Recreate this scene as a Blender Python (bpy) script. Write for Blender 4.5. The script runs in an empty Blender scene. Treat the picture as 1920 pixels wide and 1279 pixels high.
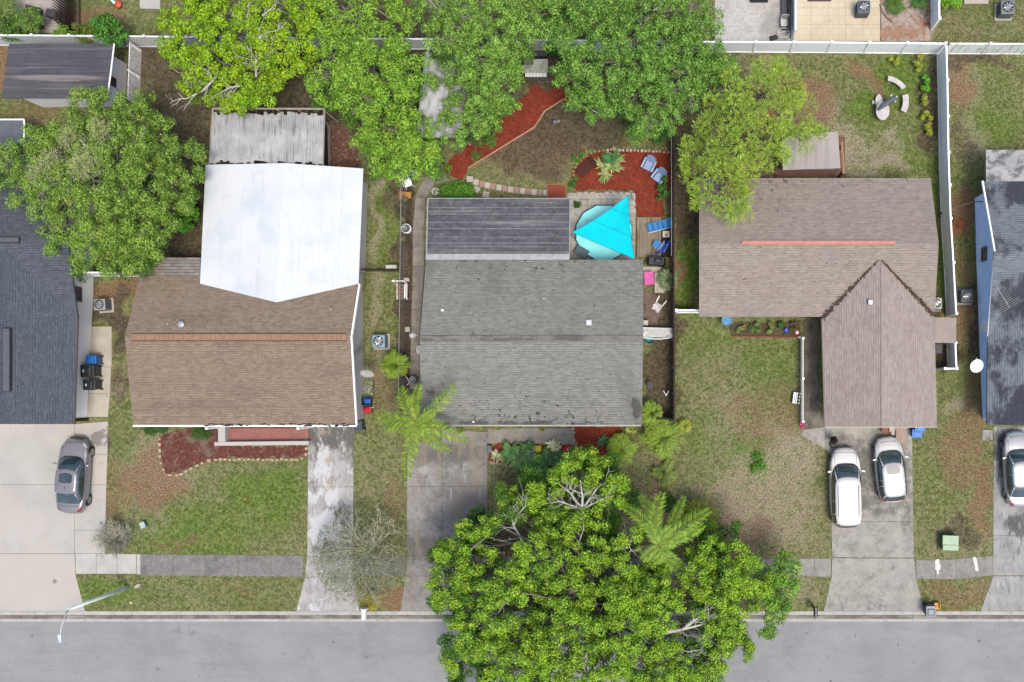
import bpy, math, random
import numpy as np
from mathutils import Vector, Matrix
R = math.radians
PI = math.pi
scene = bpy.context.scene
COL = scene.collection

# ------------------------------------------------------------------ camera, world, sun, exposure
HCAM = 60.0            # the drone hovers 60 m above the lots, looking straight down
NX, NY, S = 1250.0, 720.0, 30.0   # the plumb point and the ground scale (per metre) of the picture
cam = bpy.data.cameras.new('camera'); camo = bpy.data.objects.new('camera', cam); COL.objects.link(camo)
camo.location = (0, 0, HCAM); camo.rotation_euler = (0, 0, 0)
cam.sensor_width = 36; cam.lens = 36*HCAM*S/1920.0
cam.shift_x = (960-NX)/1920.0; cam.shift_y = (NY-639.5)/1920.0
cam.clip_end = 600; cam.clip_start = 1
scene.camera = camo
SUN_EL, SUN_AZ = 69, 140        # azimuth clockwise from +y
w = bpy.data.worlds.new('World'); scene.world = w; w.use_nodes = True
nt = w.node_tree; bg = nt.nodes['Background']; sky = nt.nodes.new('ShaderNodeTexSky')
sky.sky_type = 'NISHITA'; sky.sun_disc = False; sky.sun_elevation = R(SUN_EL); sky.sun_rotation = R(SUN_AZ)
sky.air_density = 1.0; sky.dust_density = 4.0; sky.ozone_density = 1.0
nt.links.new(sky.outputs[0], bg.inputs[0]); bg.inputs[1].default_value = 0.15
sl = bpy.data.lights.new('sun', 'SUN'); sl.energy = 1.9; sl.angle = R(18); sl.color = (1.0, 0.93, 0.83)
so = bpy.data.objects.new('sun', sl); COL.objects.link(so)
az, el = R(SUN_AZ), R(SUN_EL)
sd = Vector((math.sin(az)*math.cos(el), math.cos(az)*math.cos(el), math.sin(el)))
so.rotation_euler = sd.to_track_quat('Z', 'Y').to_euler(); so.location = sd*80
scene.view_settings.view_transform = 'Standard'; scene.view_settings.look = 'None'
scene.view_settings.gamma = 1.0; scene.view_settings.exposure = 0.84

# ------------------------------------------------------------------ helpers
def W(px, py, z=0.0):
    k = (HCAM-z)/HCAM/S
    return Vector(((px-NX)*k, -(py-NY)*k, z))
GAIN = 2.1
def C(r, g, b):
    f = lambda c: ((c/255.0+0.055)/1.055)**2.4 if c > 10 else c/255.0/12.92
    return tuple(min(.8, f(c)/GAIN*k) for c, k in ((r, 1.0), (g, 1.0), (b, .97)))

class NB:
    """small node builder"""
    def __init__(s, name):
        s.m = bpy.data.materials.new(name); s.m.use_nodes = True
        s.t = s.m.node_tree; s.p = s.t.nodes['Principled BSDF']; s.N = s.t.nodes; s.L = s.t.links
        s.pos = s.N.new('ShaderNodeNewGeometry').outputs['Position']
    def node(s, typ, **kw):
        n = s.N.new(typ)
        for k, v in kw.items(): setattr(n, k, v)
        return n
    def math(s, op, a, b=0.0, clamp=False):
        n = s.node('ShaderNodeMath', operation=op, use_clamp=clamp)
        for i, x in enumerate((a, b)):
            if isinstance(x, (int, float)): n.inputs[i].default_value = x
            else: s.L.new(x, n.inputs[i])
        return n.outputs[0]
    def mapped(s, scale=(1, 1, 1), loc=(0, 0, 0), rot=0):
        n = s.node('ShaderNodeMapping'); s.L.new(s.pos, n.inputs[0])
        n.inputs['Scale'].default_value = scale; n.inputs['Location'].default_value = loc; n.inputs['Rotation'].default_value = (0, 0, rot)
        return n.outputs[0]
    def noise(s, scale=1, detail=5, rough=.6, st=(1, 1, 1), seed=0, rot=0):
        n = s.node('ShaderNodeTexNoise'); n.inputs['Scale'].default_value = scale
        n.inputs['Detail'].default_value = detail; n.inputs['Roughness'].default_value = rough
        s.L.new(s.mapped(st, (seed*7.3, seed*3.1, seed), rot), n.inputs['Vector'])
        return n.outputs['Fac']
    def step(s, x, lo, hi, a=0.0, b=1.0):
        n = s.node('ShaderNodeMapRange', interpolation_type='SMOOTHSTEP')
        s.L.new(x, n.inputs[0])
        for i, v in enumerate((lo, hi, a, b)): n.inputs[i+1].default_value = v
        return n.outputs[0]
    def mix(s, f, a, b, mode='MIX'):
        n = s.node('ShaderNodeMix', data_type='RGBA', blend_type=mode)
        def put(k, v):
            if isinstance(v, (int, float)): n.inputs[k].default_value = v
            elif isinstance(v, tuple): n.inputs[k].default_value = (*v[:3], 1)
            else: s.L.new(v, n.inputs[k])
        put(0, f); put(6, a); put(7, b)
        return n.outputs[2]
    def blob(s, px, py, rx, ry, amt):
        """1 inside an ellipse on the ground fading to 0 at its edge, times amt"""
        c = W(px, py)
        n = s.node('ShaderNodeVectorMath', operation='MULTIPLY_ADD'); s.L.new(s.pos, n.inputs[0])
        sx, sy = S/rx, S/ry
        n.inputs[1].default_value = (sx, sy, 0); n.inputs[2].default_value = (-c.x*sx, -c.y*sy, 0)
        l = s.node('ShaderNodeVectorMath', operation='LENGTH'); s.L.new(n.outputs[0], l.inputs[0])
        return s.step(l.outputs['Value'], 1.15, 0.35, 0, amt)
    def brick(s, c1, c2, mortar, w, h, msize=.012, rot=0, off=.5, bias=0, sq=1):
        n = s.node('ShaderNodeTexBrick'); s.L.new(s.mapped(rot=rot, loc=(.13, .07, 0)), n.inputs['Vector'])
        for k, v in (('Color1', c1), ('Color2', c2), ('Mortar', mortar)): n.inputs[k].default_value = (*v, 1)
        n.inputs['Scale'].default_value = 1; n.inputs['Brick Width'].default_value = w; n.inputs['Row Height'].default_value = h
        n.inputs['Mortar Size'].default_value = msize; n.inputs['Mortar Smooth'].default_value = .3; n.inputs['Bias'].default_value = bias
        n.offset = off
        return n.outputs['Color'], n.outputs['Fac']

def _rows(s, c1, c2, mortar, w, h, msize=.012, rot=0, off=.5, bias=0, sq=1):
    '''asphalt shingle courses: a soft dark butt line per course, tabs that differ a little, broken pale dashes'''
    sep = s.node('ShaderNodeSeparateXYZ'); s.L.new(s.mapped(rot=rot), sep.inputs[0]); x, y = sep.outputs[0], sep.outputs[1]
    yy = s.math('DIVIDE', y, h); row = s.math('FLOOR', yy); fr = s.math('FRACT', yy)
    xx = s.math('FLOOR', s.math('ADD', s.math('DIVIDE', x, w), s.math('MULTIPLY', row, .37)))
    cv = s.node('ShaderNodeCombineXYZ'); s.L.new(xx, cv.inputs[0]); s.L.new(row, cv.inputs[1])
    wn = s.node('ShaderNodeTexWhiteNoise', noise_dimensions='2D'); s.L.new(cv.outputs[0], wn.inputs['Vector'])
    col = s.mix(wn.outputs['Value'], c1, c2)
    br = s.noise(3.2, 3, .6, st=((.5, 2.2, 1) if not rot else (2.2, .5, 1)), seed=21)
    butt = s.math('MULTIPLY', s.step(fr, .62, .9), s.step(br, .36, .62, .25, 1))
    col = s.mix(butt, col, mortar)
    lite = s.math('MULTIPLY', s.step(fr, .3, .05), s.step(br, .48, .62, 0, .55)); col = s.mix(lite, col, tuple(min(.8, q*1.5) for q in c1))
    sp = s.step(s.noise(11, 2, .5, seed=23), .62, .72, 0, .55); col = s.mix(sp, col, tuple(q*.42 for q in mortar))
    return col, fr
NB.shrows = _rows
def mk(name, base, layers=(), rough=.85, bump=None, metal=0, spec=.3, brick=None, coat=0, rows=False):
    """base = (c1, c2, noise scale); layers = dicts laid over it"""
    b = NB(name)
    c1, c2, sc = base
    f = b.step(b.noise(sc, 6, .65), .3, .7)
    if brick:
        bc, bf = (b.shrows if rows else b.brick)(**brick)
        col = b.mix(f, c1, c2); col = b.mix(1.0, bc, col, 'MULTIPLY') if brick.get('mult') else bc
        col = b.mix(b.step(b.noise(sc, 6, .65), .3, .7, 0, .6), col, c2) if not rows else col
    else:
        col = b.mix(f, c1, c2)
    for i, l in enumerate(layers):
        x = b.noise(l.get('scale', 1), l.get('detail', 6), l.get('rough', .65), l.get('st', (1, 1, 1)), seed=i+1+l.get('seed', 0), rot=l.get('rot', 0))
        for bl in l.get('blobs', ()):
            x = b.math('ADD', x, b.blob(*bl))
        fac = b.step(x, l['lo'], l['hi'], 0, l.get('amt', 1))
        if 'mode' in l: col = b.mix(fac, col, l['col'], l['mode'])
        else: col = b.mix(fac, col, l['col'])
    b.L.new(col, b.p.inputs['Base Color'])
    b.p.inputs['Roughness'].default_value = rough; b.p.inputs['Metallic'].default_value = metal
    b.p.inputs['Specular IOR Level'].default_value = spec; b.p.inputs['Coat Weight'].default_value = coat
    if bump:
        bn = b.node('ShaderNodeBump'); bn.inputs['Strength'].default_value = bump[1]; bn.inputs['Distance'].default_value = .03
        b.L.new(b.noise(bump[0], 6, .7), bn.inputs['Height']); b.L.new(bn.outputs[0], b.p.inputs['Normal'])
    return b.m
def plain(name, c, rough=.6, metal=0, spec=.4, coat=0, var=.12, scale=3.0):
    d = tuple(x*(1-var) for x in c); e = tuple(min(.85, x*(1+var)) for x in c)
    return mk(name, (d, e, scale), rough=rough, metal=metal, spec=spec, coat=coat)

class MB:
    def __init__(s): s.v = []; s.f = []; s.m = []
    def add(s, vs, fs, mi=0):
        o = len(s.v); s.v += [tuple(p) for p in vs]; s.f += [tuple(o+i for i in f) for f in fs]; s.m += [mi]*len(fs); return s
    def box(s, c, d, rz=0, mi=0, taper=1.0, rx=0, ry=0):
        x, y, z = (q/2 for q in d); M = Matrix.Rotation(rz, 3, 'Z') @ Matrix.Rotation(ry, 3, 'Y') @ Matrix.Rotation(rx, 3, 'X')
        vs = []
        for dz, t in ((-z, 1), (z, taper)):
            for dx, dy in ((-x, -y), (x, -y), (x, y), (-x, y)):
                vs.append(Vector(c) + M @ Vector((dx*t, dy*t, dz)))
        return s.add(vs, [(3, 2, 1, 0), (4, 5, 6, 7), (0, 1, 5, 4), (1, 2, 6, 5), (2, 3, 7, 6), (3, 0, 4, 7)], mi)
    def slab(s, top, th, mi=0):
        """polygon of 3-D points (anticlockwise from above) made th thick downwards"""
        n = len(top); a = sum(top[i][0]*top[(i+1) % n][1]-top[(i+1) % n][0]*top[i][1] for i in range(n))
        if a < 0: top = list(top)[::-1]
        lo = [(p[0], p[1], p[2]-th) for p in top]
        fs = [tuple(range(n)), tuple(range(2*n-1, n-1, -1))]
        fs += [(n+i, n+(i+1) % n, (i+1) % n, i) for i in range(n)]
        return s.add(list(top)+lo, fs, mi)
    def prism(s, pts, z0, z1, mi=0):
        return s.slab([(p[0], p[1], z1) for p in pts], z1-z0, mi)
    def pxprism(s, pts, z0, z1, mi=0):
        return s.prism([W(p[0], p[1], z1) for p in pts], z0, z1, mi)
    def tube(s, P, r, n=6, mi=0, cap=True):
        P = [Vector(p) for p in P]; k = len(P)
        rs = r if isinstance(r, (list, tuple)) else [r]*k
        vs = []; 
        for i, p in enumerate(P):
            t = (P[min(i+1, k-1)]-P[max(i-1, 0)]).normalized()
            a = t.cross(Vector((0, 0, 1)));
            if a.length < .05: a = t.cross(Vector((0, 1, 0)))
            a.normalize(); b = t.cross(a)
            for j in range(n):
                an = 2*PI*j/n; vs.append(p+(a*math.cos(an)+b*math.sin(an))*rs[i])
        fs = [(i*n+j, i*n+(j+1) % n, (i+1)*n+(j+1) % n, (i+1)*n+j) for i in range(k-1) for j in range(n)]
        if cap: fs += [tuple(range(n))[::-1], tuple((k-1)*n+j for j in range(n))]
        return s.add(vs, fs, mi)
    def lathe(s, prof, c=(0, 0, 0), n=20, mi=0, sx=1, sy=1):
        vs = []; k = len(prof)
        for r_, z in prof:
            for j in range(n):
                an = 2*PI*j/n; vs.append((c[0]+r_*math.cos(an)*sx, c[1]+r_*math.sin(an)*sy, c[2]+z))
        fs = [(i*n+j, i*n+(j+1) % n, (i+1)*n+(j+1) % n, (i+1)*n+j) for i in range(k-1) for j in range(n)]
        fs += [tuple(range(n))[::-1], tuple((k-1)*n+j for j in range(n))]
        return s.add(vs, fs, mi)
    def build(s, name, mats, parent=None, origin=None, bevel=0, smooth=False, sub=0):
        me = bpy.data.meshes.new(name)
        o0 = Vector(parent.location) if parent is not None and origin is None else Vector(origin or (0, 0, 0))
        if parent is not None and parent.parent is not None and origin is None: o0 = o0 + parent.parent.location
        me.from_pydata([tuple(Vector(p)-o0) for p in s.v], [], s.f); me.update()
        mats = mats if isinstance(mats, (list, tuple)) else [mats]
        for m_ in mats: me.materials.append(m_)
        if len(mats) > 1: me.polygons.foreach_set('material_index', s.m)
        if smooth: me.polygons.foreach_set('use_smooth', [True]*len(me.polygons))
        o = bpy.data.objects.new(name, me); COL.objects.link(o)
        if parent is not None: o.parent = parent
        elif origin is not None: o.location = origin
        if bevel:
            bv = o.modifiers.new('b', 'BEVEL'); bv.width = bevel; bv.segments = 2; bv.limit_method = 'ANGLE'
        if sub:
            sb = o.modifiers.new('s', 'SUBSURF'); sb.levels = sub; sb.render_levels = sub
        return o
def tag(o, label=None, cat=None, group=None, kind=None):
    if label: o['label'] = label
    if cat: o['category'] = cat
    if group: o['group'] = group
    if kind: o['kind'] = kind
    return o
def thing(name, label, cat, loc=(0, 0, 0), rz=0, group=None):
    o = bpy.data.objects.new(name, None); COL.objects.link(o); o.location = loc; o.rotation_euler = (0, 0, rz)
    o.empty_display_size = .2
    return tag(o, label, cat, group)
def dup(root, loc, rz=None, label=None):
    r = root.copy(); COL.objects.link(r); r.location = loc
    if rz is not None: r.rotation_euler = (0, 0, rz)
    if label: r['label'] = label
    for ch in list(root.children):
        c = ch.copy(); COL.objects.link(c); c.parent = r
        for g in ch.children:
            d = g.copy(); COL.objects.link(d); d.parent = c
    return r
def structure(o): o['kind'] = 'structure'; return o
def fastmesh(name, V, F4, cols, mat, parent=None, origin=(0, 0, 0)):
    """V (n,3) float array, F4 (k,4) int array of quads, cols (n,3)"""
    me = bpy.data.meshes.new(name); n, k = len(V), len(F4)
    V = V-np.array(origin, dtype=float)
    me.vertices.add(n); me.vertices.foreach_set('co', V.astype(np.float32).ravel())
    me.loops.add(k*4); me.loops.foreach_set('vertex_index', F4.astype(np.int32).ravel())
    me.polygons.add(k); me.polygons.foreach_set('loop_start', np.arange(0, k*4, 4, dtype=np.int32))
    me.polygons.foreach_set('loop_total', np.full(k, 4, dtype=np.int32)); me.update(calc_edges=True)
    if cols is not None:
        a = me.color_attributes.new('Col', 'FLOAT_COLOR', 'POINT')
        cc = np.ones((n, 4), dtype=np.float32); cc[:, :3] = cols; a.data.foreach_set('color', cc.ravel())
    me.materials.append(mat)
    o = bpy.data.objects.new(name, me); COL.objects.link(o)
    if parent is not None: o.parent = parent
    return o
# ------------------------------------------------------------------ ground
# zones: (px, py, rx, ry, channel, amount)  channels: 0 dry tan, 1 lush green, 2 red-brown litter, 3 dark bare soil, with painted shade under trees and in side yards
ZON = [
 # lawn in front of the brown house and its verge
 (300,870,75,60,0,.5),(285,900,60,60,2,.55),(270,960,55,60,0,.35),(210,930,30,80,2,.35),(235,850,30,60,1,.35),(360,1000,150,60,1,.6),(500,930,80,60,1,.7),(450,980,90,60,1,.5),(240,960,20,50,1,.4),
 (200,1110,70,30,1,.6),(350,1110,220,32,1,.35),(340,1108,50,14,0,.3),(455,1105,60,15,2,.25),(330,1020,60,12,2,.3),
 (712,830,30,50,1,.35),(712,900,40,120,0,.22),(740,940,20,60,2,.3),(715,1020,50,50,2,.2),(770,1118,60,28,2,.7),(700,1105,40,30,0,.3),
 # strip beside the concrete walk of the left house, between the houses
 (215,545,45,35,2,.9),(200,590,30,20,3,.6),(225,600,20,60,3,.5),(222,720,14,60,3,.35),(218,735,16,30,0,.6),(225,690,20,60,0,.3),(190,820,20,25,3,.6),
 (235,800,40,30,1,.3),
 # side yard between brown house and picket fence
 (715,420,30,110,1,.5),(705,420,10,110,0,.6),(738,500,12,190,1,.35),(715,560,26,60,1,.3),(706,560,10,60,0,.5),(712,690,30,90,0,.35),(712,740,26,60,2,.3),(738,340,16,40,3,.5),
 # behind the brown house
 (330,200,70,110,3,.9),(520,190,120,70,3,.9),(620,220,50,70,3,.7),(370,330,60,120,3,.8),(350,460,40,40,3,.8),(280,110,40,50,3,.5),(285,135,30,40,0,.3),
 (640,215,25,25,1,.4),(30,215,60,20,1,.35),(60,215,60,30,2,.3),(5,120,20,60,2,.8),(180,50,60,40,2,.6),(270,50,35,30,1,.3),
 # under the big trees at the back
 (700,120,160,140,3,.9),(900,90,220,90,3,.9),(1150,110,200,100,3,.8),(1320,130,80,80,3,.5),(1150,60,120,40,1,.3),
 # back yard of the grey house
 (1000,260,120,70,2,.6),(1060,230,120,60,3,.65),(1000,290,90,50,3,.4),(960,300,70,40,0,.3),(925,320,60,28,1,.2),(1020,300,60,40,1,.25),(1000,330,80,25,0,.35),(1180,230,70,40,1,.35),(1200,262,60,22,2,.35),(1120,270,60,25,3,.4),(1150,240,40,20,0,.3),
 (1060,345,60,15,1,.3),
 # planted strip left of grey house
 (765,430,22,130,3,.9),(765,620,22,120,3,.9),(765,500,20,40,2,.5),(780,740,40,40,3,.8),(785,650,20,80,3,.7),
 # strip right of grey house
 (1235,600,40,60,3,.8),(1238,700,32,100,3,.75),(1250,650,20,80,1,.3),(1225,575,30,40,2,.3),(1240,690,20,40,2,.45),(1213,700,10,90,0,.3),
 # front yard of grey house
 (960,950,60,90,0,.2),(1000,930,90,80,3,.25),(1190,920,50,90,0,.25),(1200,960,60,60,2,.2),(940,1010,40,60,3,.7),(1000,1080,200,120,3,.6),(1240,900,12,120,2,.6),(1150,1130,300,50,3,.3),
 (1330,980,30,60,1,.35),
 # strip between fence and right house
 (1288,500,24,95,1,.95),(1268,450,9,150,2,.8),(1285,400,30,50,3,.7),(1284,300,25,110,3,.5),
 # front lawn of the right house
 (1330,640,70,40,1,.4),(1450,620,40,60,1,.3),(1440,680,60,90,1,.45),(1480,700,20,90,1,.3),(1340,740,80,70,0,.15),(1410,865,44,40,1,1.0),(1365,830,50,40,1,.4),(1310,820,40,50,1,.45),(1480,920,14,60,1,.5),(1340,880,30,40,1,.4),(1370,800,60,60,0,.3),(1440,780,90,60,2,.3),(1430,940,120,95,0,.6),(1480,860,70,70,0,.6),(1400,990,90,45,0,.5),(1360,760,50,40,0,.3),(1370,880,60,60,0,.3),(1430,950,60,40,0,.4),
 (1370,1000,90,40,2,.4),(1330,900,70,60,0,.25),(1490,800,50,50,0,.3),(1480,990,90,50,0,.4),(1500,1110,50,35,0,.35),(1530,920,20,80,1,.3),(1300,850,60,60,1,.2),(1400,950,140,60,2,.18),
 # pine yard, back yard of the right house
 (1390,130,80,30,0,.4),(1360,200,80,90,3,.35),(1450,210,60,100,2,.3),(1400,330,90,60,2,.5),(1520,190,50,50,2,.5),(1545,210,50,40,0,.45),(1560,140,80,30,1,.25),(1690,150,60,60,1,.7),(1625,205,28,28,1,.8),(1650,240,90,30,1,.4),
 (1600,280,40,40,0,.6),(1670,265,30,30,0,.6),(1640,310,60,20,0,.6),(1700,290,40,40,1,.5),(1740,310,20,60,1,.5),(1620,135,30,18,2,.5),(1745,200,16,90,3,.6),(1640,170,18,30,2,.4),(1570,250,40,20,0,.5),(1700,140,90,16,1,.3),
 # strip along the white fence
 (1768,480,18,130,1,.8),(1752,360,12,30,1,.9),(1775,650,20,50,3,.6),(1765,610,14,60,2,.4),
 # far right yard
 (1860,190,70,90,1,.35),(1800,150,30,60,2,.5),(1820,110,90,16,3,.4),(1815,160,30,60,0,.4),(1870,240,60,40,1,.6),(1800,260,20,60,3,.3),(1825,260,30,40,0,.45),
 (1800,400,34,50,2,.9),(1800,340,40,40,1,.3),(1815,480,30,60,1,.3),(1800,500,25,40,2,.35),(1815,600,30,60,2,.5),(1835,600,18,90,3,.6),
 (1790,730,30,60,1,.3),(1790,760,25,20,0,.5),(1830,760,24,90,2,.4),(1800,850,50,70,2,.4),(1760,920,50,60,1,.3),(1840,930,24,70,2,.5),(1790,1010,70,50,0,.3),(1800,1000,30,40,3,.4),(1790,1115,70,30,2,.35),(1760,1110,40,30,1,.3),
 (1700,50,60,40,0,.9),(1850,55,100,30,0,.2),(1860,70,90,14,1,.3),(1800,60,60,20,2,.2),
]
def zones(X, Y):
    Z = np.zeros((4,)+X.shape)
    PX = X*S+NX; PY = -Y*S+NY
    dx = 9*np.sin(PY/17+np.sin(PX/41)*2)+5*np.sin(PX/7.3+PY/9.1)+7*np.sin(PX/29-PY/13)
    dy = 9*np.sin(PX/19+np.sin(PY/37)*2)+5*np.sin(PX/8.3-PY/7.7)+7*np.sin(PX/15+PY/31)
    PX = PX+dx*.8; PY = PY+dy*.8
    for px, py, rx, ry, ch, amt in ZON:
        d = ((PX-px)/rx)**2+((PY-py)/ry)**2
        amt = min(1.0, amt*1.45) if ch > 1 else amt
        Z[ch] = np.maximum(Z[ch], amt*np.clip(1.35-d, 0, 1)**.8)
    return Z
yk0 = W(0, 1147).y; yk1 = W(0, 1475).y
xs = np.concatenate([[-300, -150, -80, -55], np.arange(-45, 26.01, .16), [35, 60, 150, 300]])
yt = np.concatenate([np.arange(yk0, 27, .16), [35, 60, 150, 300]])
ys = np.concatenate([[-300, -120, -60, -40, yk1-.02, yk1, yk1+3, yk0-3, yk0-.02], yt])
XX, YY = np.meshgrid(xs, ys)
ZZ = np.where((YY < yk0-.01) & (YY > yk1-.01), -.3, 0.0)
V = np.stack([XX.ravel(), YY.ravel(), ZZ.ravel()], 1)
nx_, ny_ = len(xs), len(ys)
ii, jj = np.meshgrid(np.arange(nx_-1), np.arange(ny_-1)); a = (jj*nx_+ii).ravel()
F = np.stack([a, a+1, a+1+nx_, a+nx_], 1)
zz = zones(XX, YY)
b = NB('lawn')
def zattr(n):
    x = b.node('ShaderNodeAttribute', attribute_name=n); sp = b.node('ShaderNodeSeparateColor'); b.L.new(x.outputs['Color'], sp.inputs[0]); return sp.outputs
za, zb = zattr('Col'), zattr('soil')
nf, nm, nl = b.noise(9, 7, .75), b.noise(1.6, 6, .65, seed=2), b.noise(.35, 4, .6, seed=3)
nv = b.noise(22, 3, .7, seed=5)
def msk(z, n1, k, lo, hi):   # zone amount broken up by noise
    t = b.math('ADD', z, b.math('MULTIPLY', b.math('SUBTRACT', n1, .5), k)); return b.step(t, lo, hi)
nmix = b.math('ADD', b.math('MULTIPLY', nf, .55), b.math('MULTIPLY', nm, .45))
n5 = b.noise(5.5, 5, .8, seed=7); n6 = b.noise(11, 5, .85, seed=8)
col = b.mix(b.step(n5, .42, .58), C(92, 106, 56), C(160, 158, 116))
col = b.mix(b.step(nmix, .45, .6, 0, .55), col, C(116, 130, 70))
col = b.mix(b.step(n6, .55, .62, 0, .7), col, C(186, 174, 138))
col = b.mix(b.step(nl, .5, .7, 0, .45), col, C(110, 126, 62))
col = b.mix(b.math('MULTIPLY', msk(za[1], nmix, 1.8, .12, .8), .85), col, b.mix(b.step(n5, .38, .62), C(72, 108, 34), C(130, 158, 70)))
col = b.mix(b.math('MULTIPLY', msk(za[0], nmix, 3.6, .08, .85), .78), col, b.mix(b.step(n6, .44, .57), C(144, 132, 112), C(222, 210, 192)))
col = b.mix(b.math('MULTIPLY', msk(za[2], nmix, 3.4, .05, .85), .78), col, b.mix(b.step(n6, .44, .57), C(112, 82, 64), C(184, 146, 122)))
col = b.mix(b.math('MULTIPLY', msk(zb[0], nmix, 3.0, .05, .7), .9), col, b.mix(b.step(n5, .36, .64), C(70, 62, 50), C(122, 110, 94)))  # soil colour that also holds the shade under trees and between houses
col = b.mix(b.step(nv, .57, .68, 0, .55), col, C(56, 60, 36))
col = b.mix(b.step(b.noise(7, 4, .8, seed=9), .6, .7, 0, .7), col, C(60, 68, 34))
b.L.new(col, b.p.inputs['Base Color']); b.p.inputs['Roughness'].default_value = .95; b.p.inputs['Specular IOR Level'].default_value = .1
bn = b.node('ShaderNodeBump'); bn.inputs['Strength'].default_value = .8; bn.inputs['Distance'].default_value = .06
b.L.new(nf, bn.inputs['Height']); b.L.new(bn.outputs[0], b.p.inputs['Normal'])
zc = np.stack([zz[0].ravel(), zz[1].ravel(), zz[2].ravel()], 1)
g = fastmesh('ground', V, F, zc, b.m); structure(g)
sa = g.data.color_attributes.new('soil', 'FLOAT_COLOR', 'POINT')
cc = np.ones((len(V), 4), dtype=np.float32); cc[:, 0] = zz[3].ravel(); sa.data.foreach_set('color', cc.ravel())

# ------------------------------------------------------------------ road, kerbs
asph = mk('asphalt', (C(152, 155, 160), C(168, 171, 176), .35),
          [dict(col=C(138, 142, 146), scale=30, lo=.5, hi=.72, amt=.55), dict(col=C(196, 200, 204), scale=42, lo=.56, hi=.7, amt=.5),
           dict(col=C(158, 161, 164), scale=.5, st=(.25, 1.6, 1), lo=.48, hi=.75, amt=.5), dict(col=C(190, 192, 196), scale=.22, st=(.3, 1, 1), lo=.55, hi=.75, amt=.4),
           dict(col=C(120, 124, 128), scale=2.2, lo=.66, hi=.74, amt=.45, blobs=[(345, 1185, 40, 14, .16)]), dict(col=C(80, 82, 84), scale=2.6, detail=2, lo=.70, hi=.74, amt=.75, seed=9), dict(col=C(140, 142, 144), scale=.9, st=(.12, 2.2, 1), rough=.8, detail=9, lo=.5, hi=.7, amt=.5), dict(col=C(186, 188, 190), scale=.5, st=(.3, 1.5, 1), rough=.8, detail=9, lo=.5, hi=.7, amt=.45), dict(col=C(112, 114, 116), scale=14, rough=.9, lo=.54, hi=.7, amt=.6), dict(col=C(130, 130, 130), scale=.3, rough=.85, detail=9, lo=.5, hi=.7, amt=.4, blobs=[(1120, 1230, 380, 110, .12)])], bump=(60, .25))
m = MB(); yr0, yr1 = W(0, 1166).y, W(0, 1456).y
m.add([(-300, yr1, -.105), (300, yr1, -.105), (300, yr0, -.105), (-300, yr0, -.105)], [(0, 1, 2, 3)]); structure(m.build('road', asph))
# tar seams across the road surface
conc_k = mk('kerb_concrete', (C(186, 184, 180), C(208, 206, 202), 2), [dict(col=C(120, 116, 110), scale=3, st=(.3, 1, 1), lo=.6, hi=.75, amt=.6)], bump=(50, .2))
gut = mk('gutter_dirt', (C(104, 100, 96), C(150, 147, 142), 1.2), [dict(col=C(188, 186, 182), scale=.8, st=(.3, 1, 1), lo=.52, hi=.64, amt=.6), dict(col=C(70, 62, 52), scale=5, lo=.56, hi=.7, amt=.6)], bump=(50, .2))
def kerb(y_of, sgn):
    m = MB(); rng = random.Random(4); x = -70.0
    prof = [(1146.2, .02), (1153, .015), (1155.5, -.115), (1161.5, -.12), (1166.5, -.1), (1166.5, -.28)]
    P = [(y_of(p), z) for p, z in prof]
    while x < 40:
        L = 3.05; x1 = x+L-.014
        for i in range(len(P)-1):
            (ya, zaa), (yb, zbb) = P[i], P[i+1]
            q = [(x, ya, zaa), (x, yb, zbb), (x1, yb, zbb), (x1, ya, zaa)]
            if sgn < 0: q = q[::-1]
            m.add(q, [(0, 1, 2, 3)], 1 if i in (1, 2) else 0)
        x += L
    return m
structure(kerb(lambda p: W(0, p).y, 1).build('kerb', [conc_k, gut]))
y_mid = (W(0, 1147).y+W(0, 1475).y)/2
structure(kerb(lambda p: 2*y_mid-W(0, p).y, -1).build('kerb', [conc_k, gut]))

# ------------------------------------------------------------------ driveways, pavements, paths (each a slab of cast panels with open joints)
def panels(name, polys, mat, z=.03, gap=.022, th=.1, kind='structure', label=None, cat=None, shrink=True):
    m = MB()
    for poly in polys:
        pts = [W(p[0], p[1]) for p in poly]
        c = sum(pts, Vector())/len(pts)
        pp = []
        for p in pts:
            d = p-c; pp.append((p.x-math.copysign(gap/2, d.x), p.y-math.copysign(gap/2, d.y)))
        m.prism(pp, z-th, z)
    o = m.build(name, mat); o['kind'] = kind
    if label: tag(o, label, cat)
    return o
J = mk('joint_dirt', (C(60, 56, 48), C(96, 90, 76), 8), bump=(30, .3))
cream = mk('new_concrete', (C(192, 190, 186), C(206, 204, 200), .5), [dict(col=C(209, 200, 192), scale=.25, lo=.45, hi=.6, amt=.7, blobs=[(60, 1090, 120, 60, .25)]),
   dict(col=C(150, 146, 138), scale=1.4, lo=.6, hi=.8, amt=.35), dict(col=C(96, 90, 82), scale=1.3, lo=.72, hi=.8, amt=.6, blobs=[(190, 820, 30, 30, .35), (103, 1090, 6, 6, .4), (190, 980, 4, 4, .5)]),
   dict(col=C(140, 136, 128), scale=3, st=(3, .4, 1), lo=.62, hi=.75, amt=.25, blobs=[(60, 800, 110, 14, .12)])], bump=(45, .12))
panels('driveway', [[(-260, 795), (140.5, 795), (140.5, 909), (-260, 909)], [(-260, 909), (140.5, 909), (140.5, 1038), (-260, 1038)],
   [(140.5, 795), (203, 790), (202, 852), (140.5, 852)], [(140.5, 852), (202, 852), (200, 909), (140.5, 909)], [(140.5, 909), (200, 909), (198, 994), (140.5, 994)], [(140.5, 994), (198, 994), (197, 1038), (140.5, 1038)],
   [(-260, 1038), (141, 1038), (142, 1077), (160, 1146), (-260, 1146)]], cream)
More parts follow.
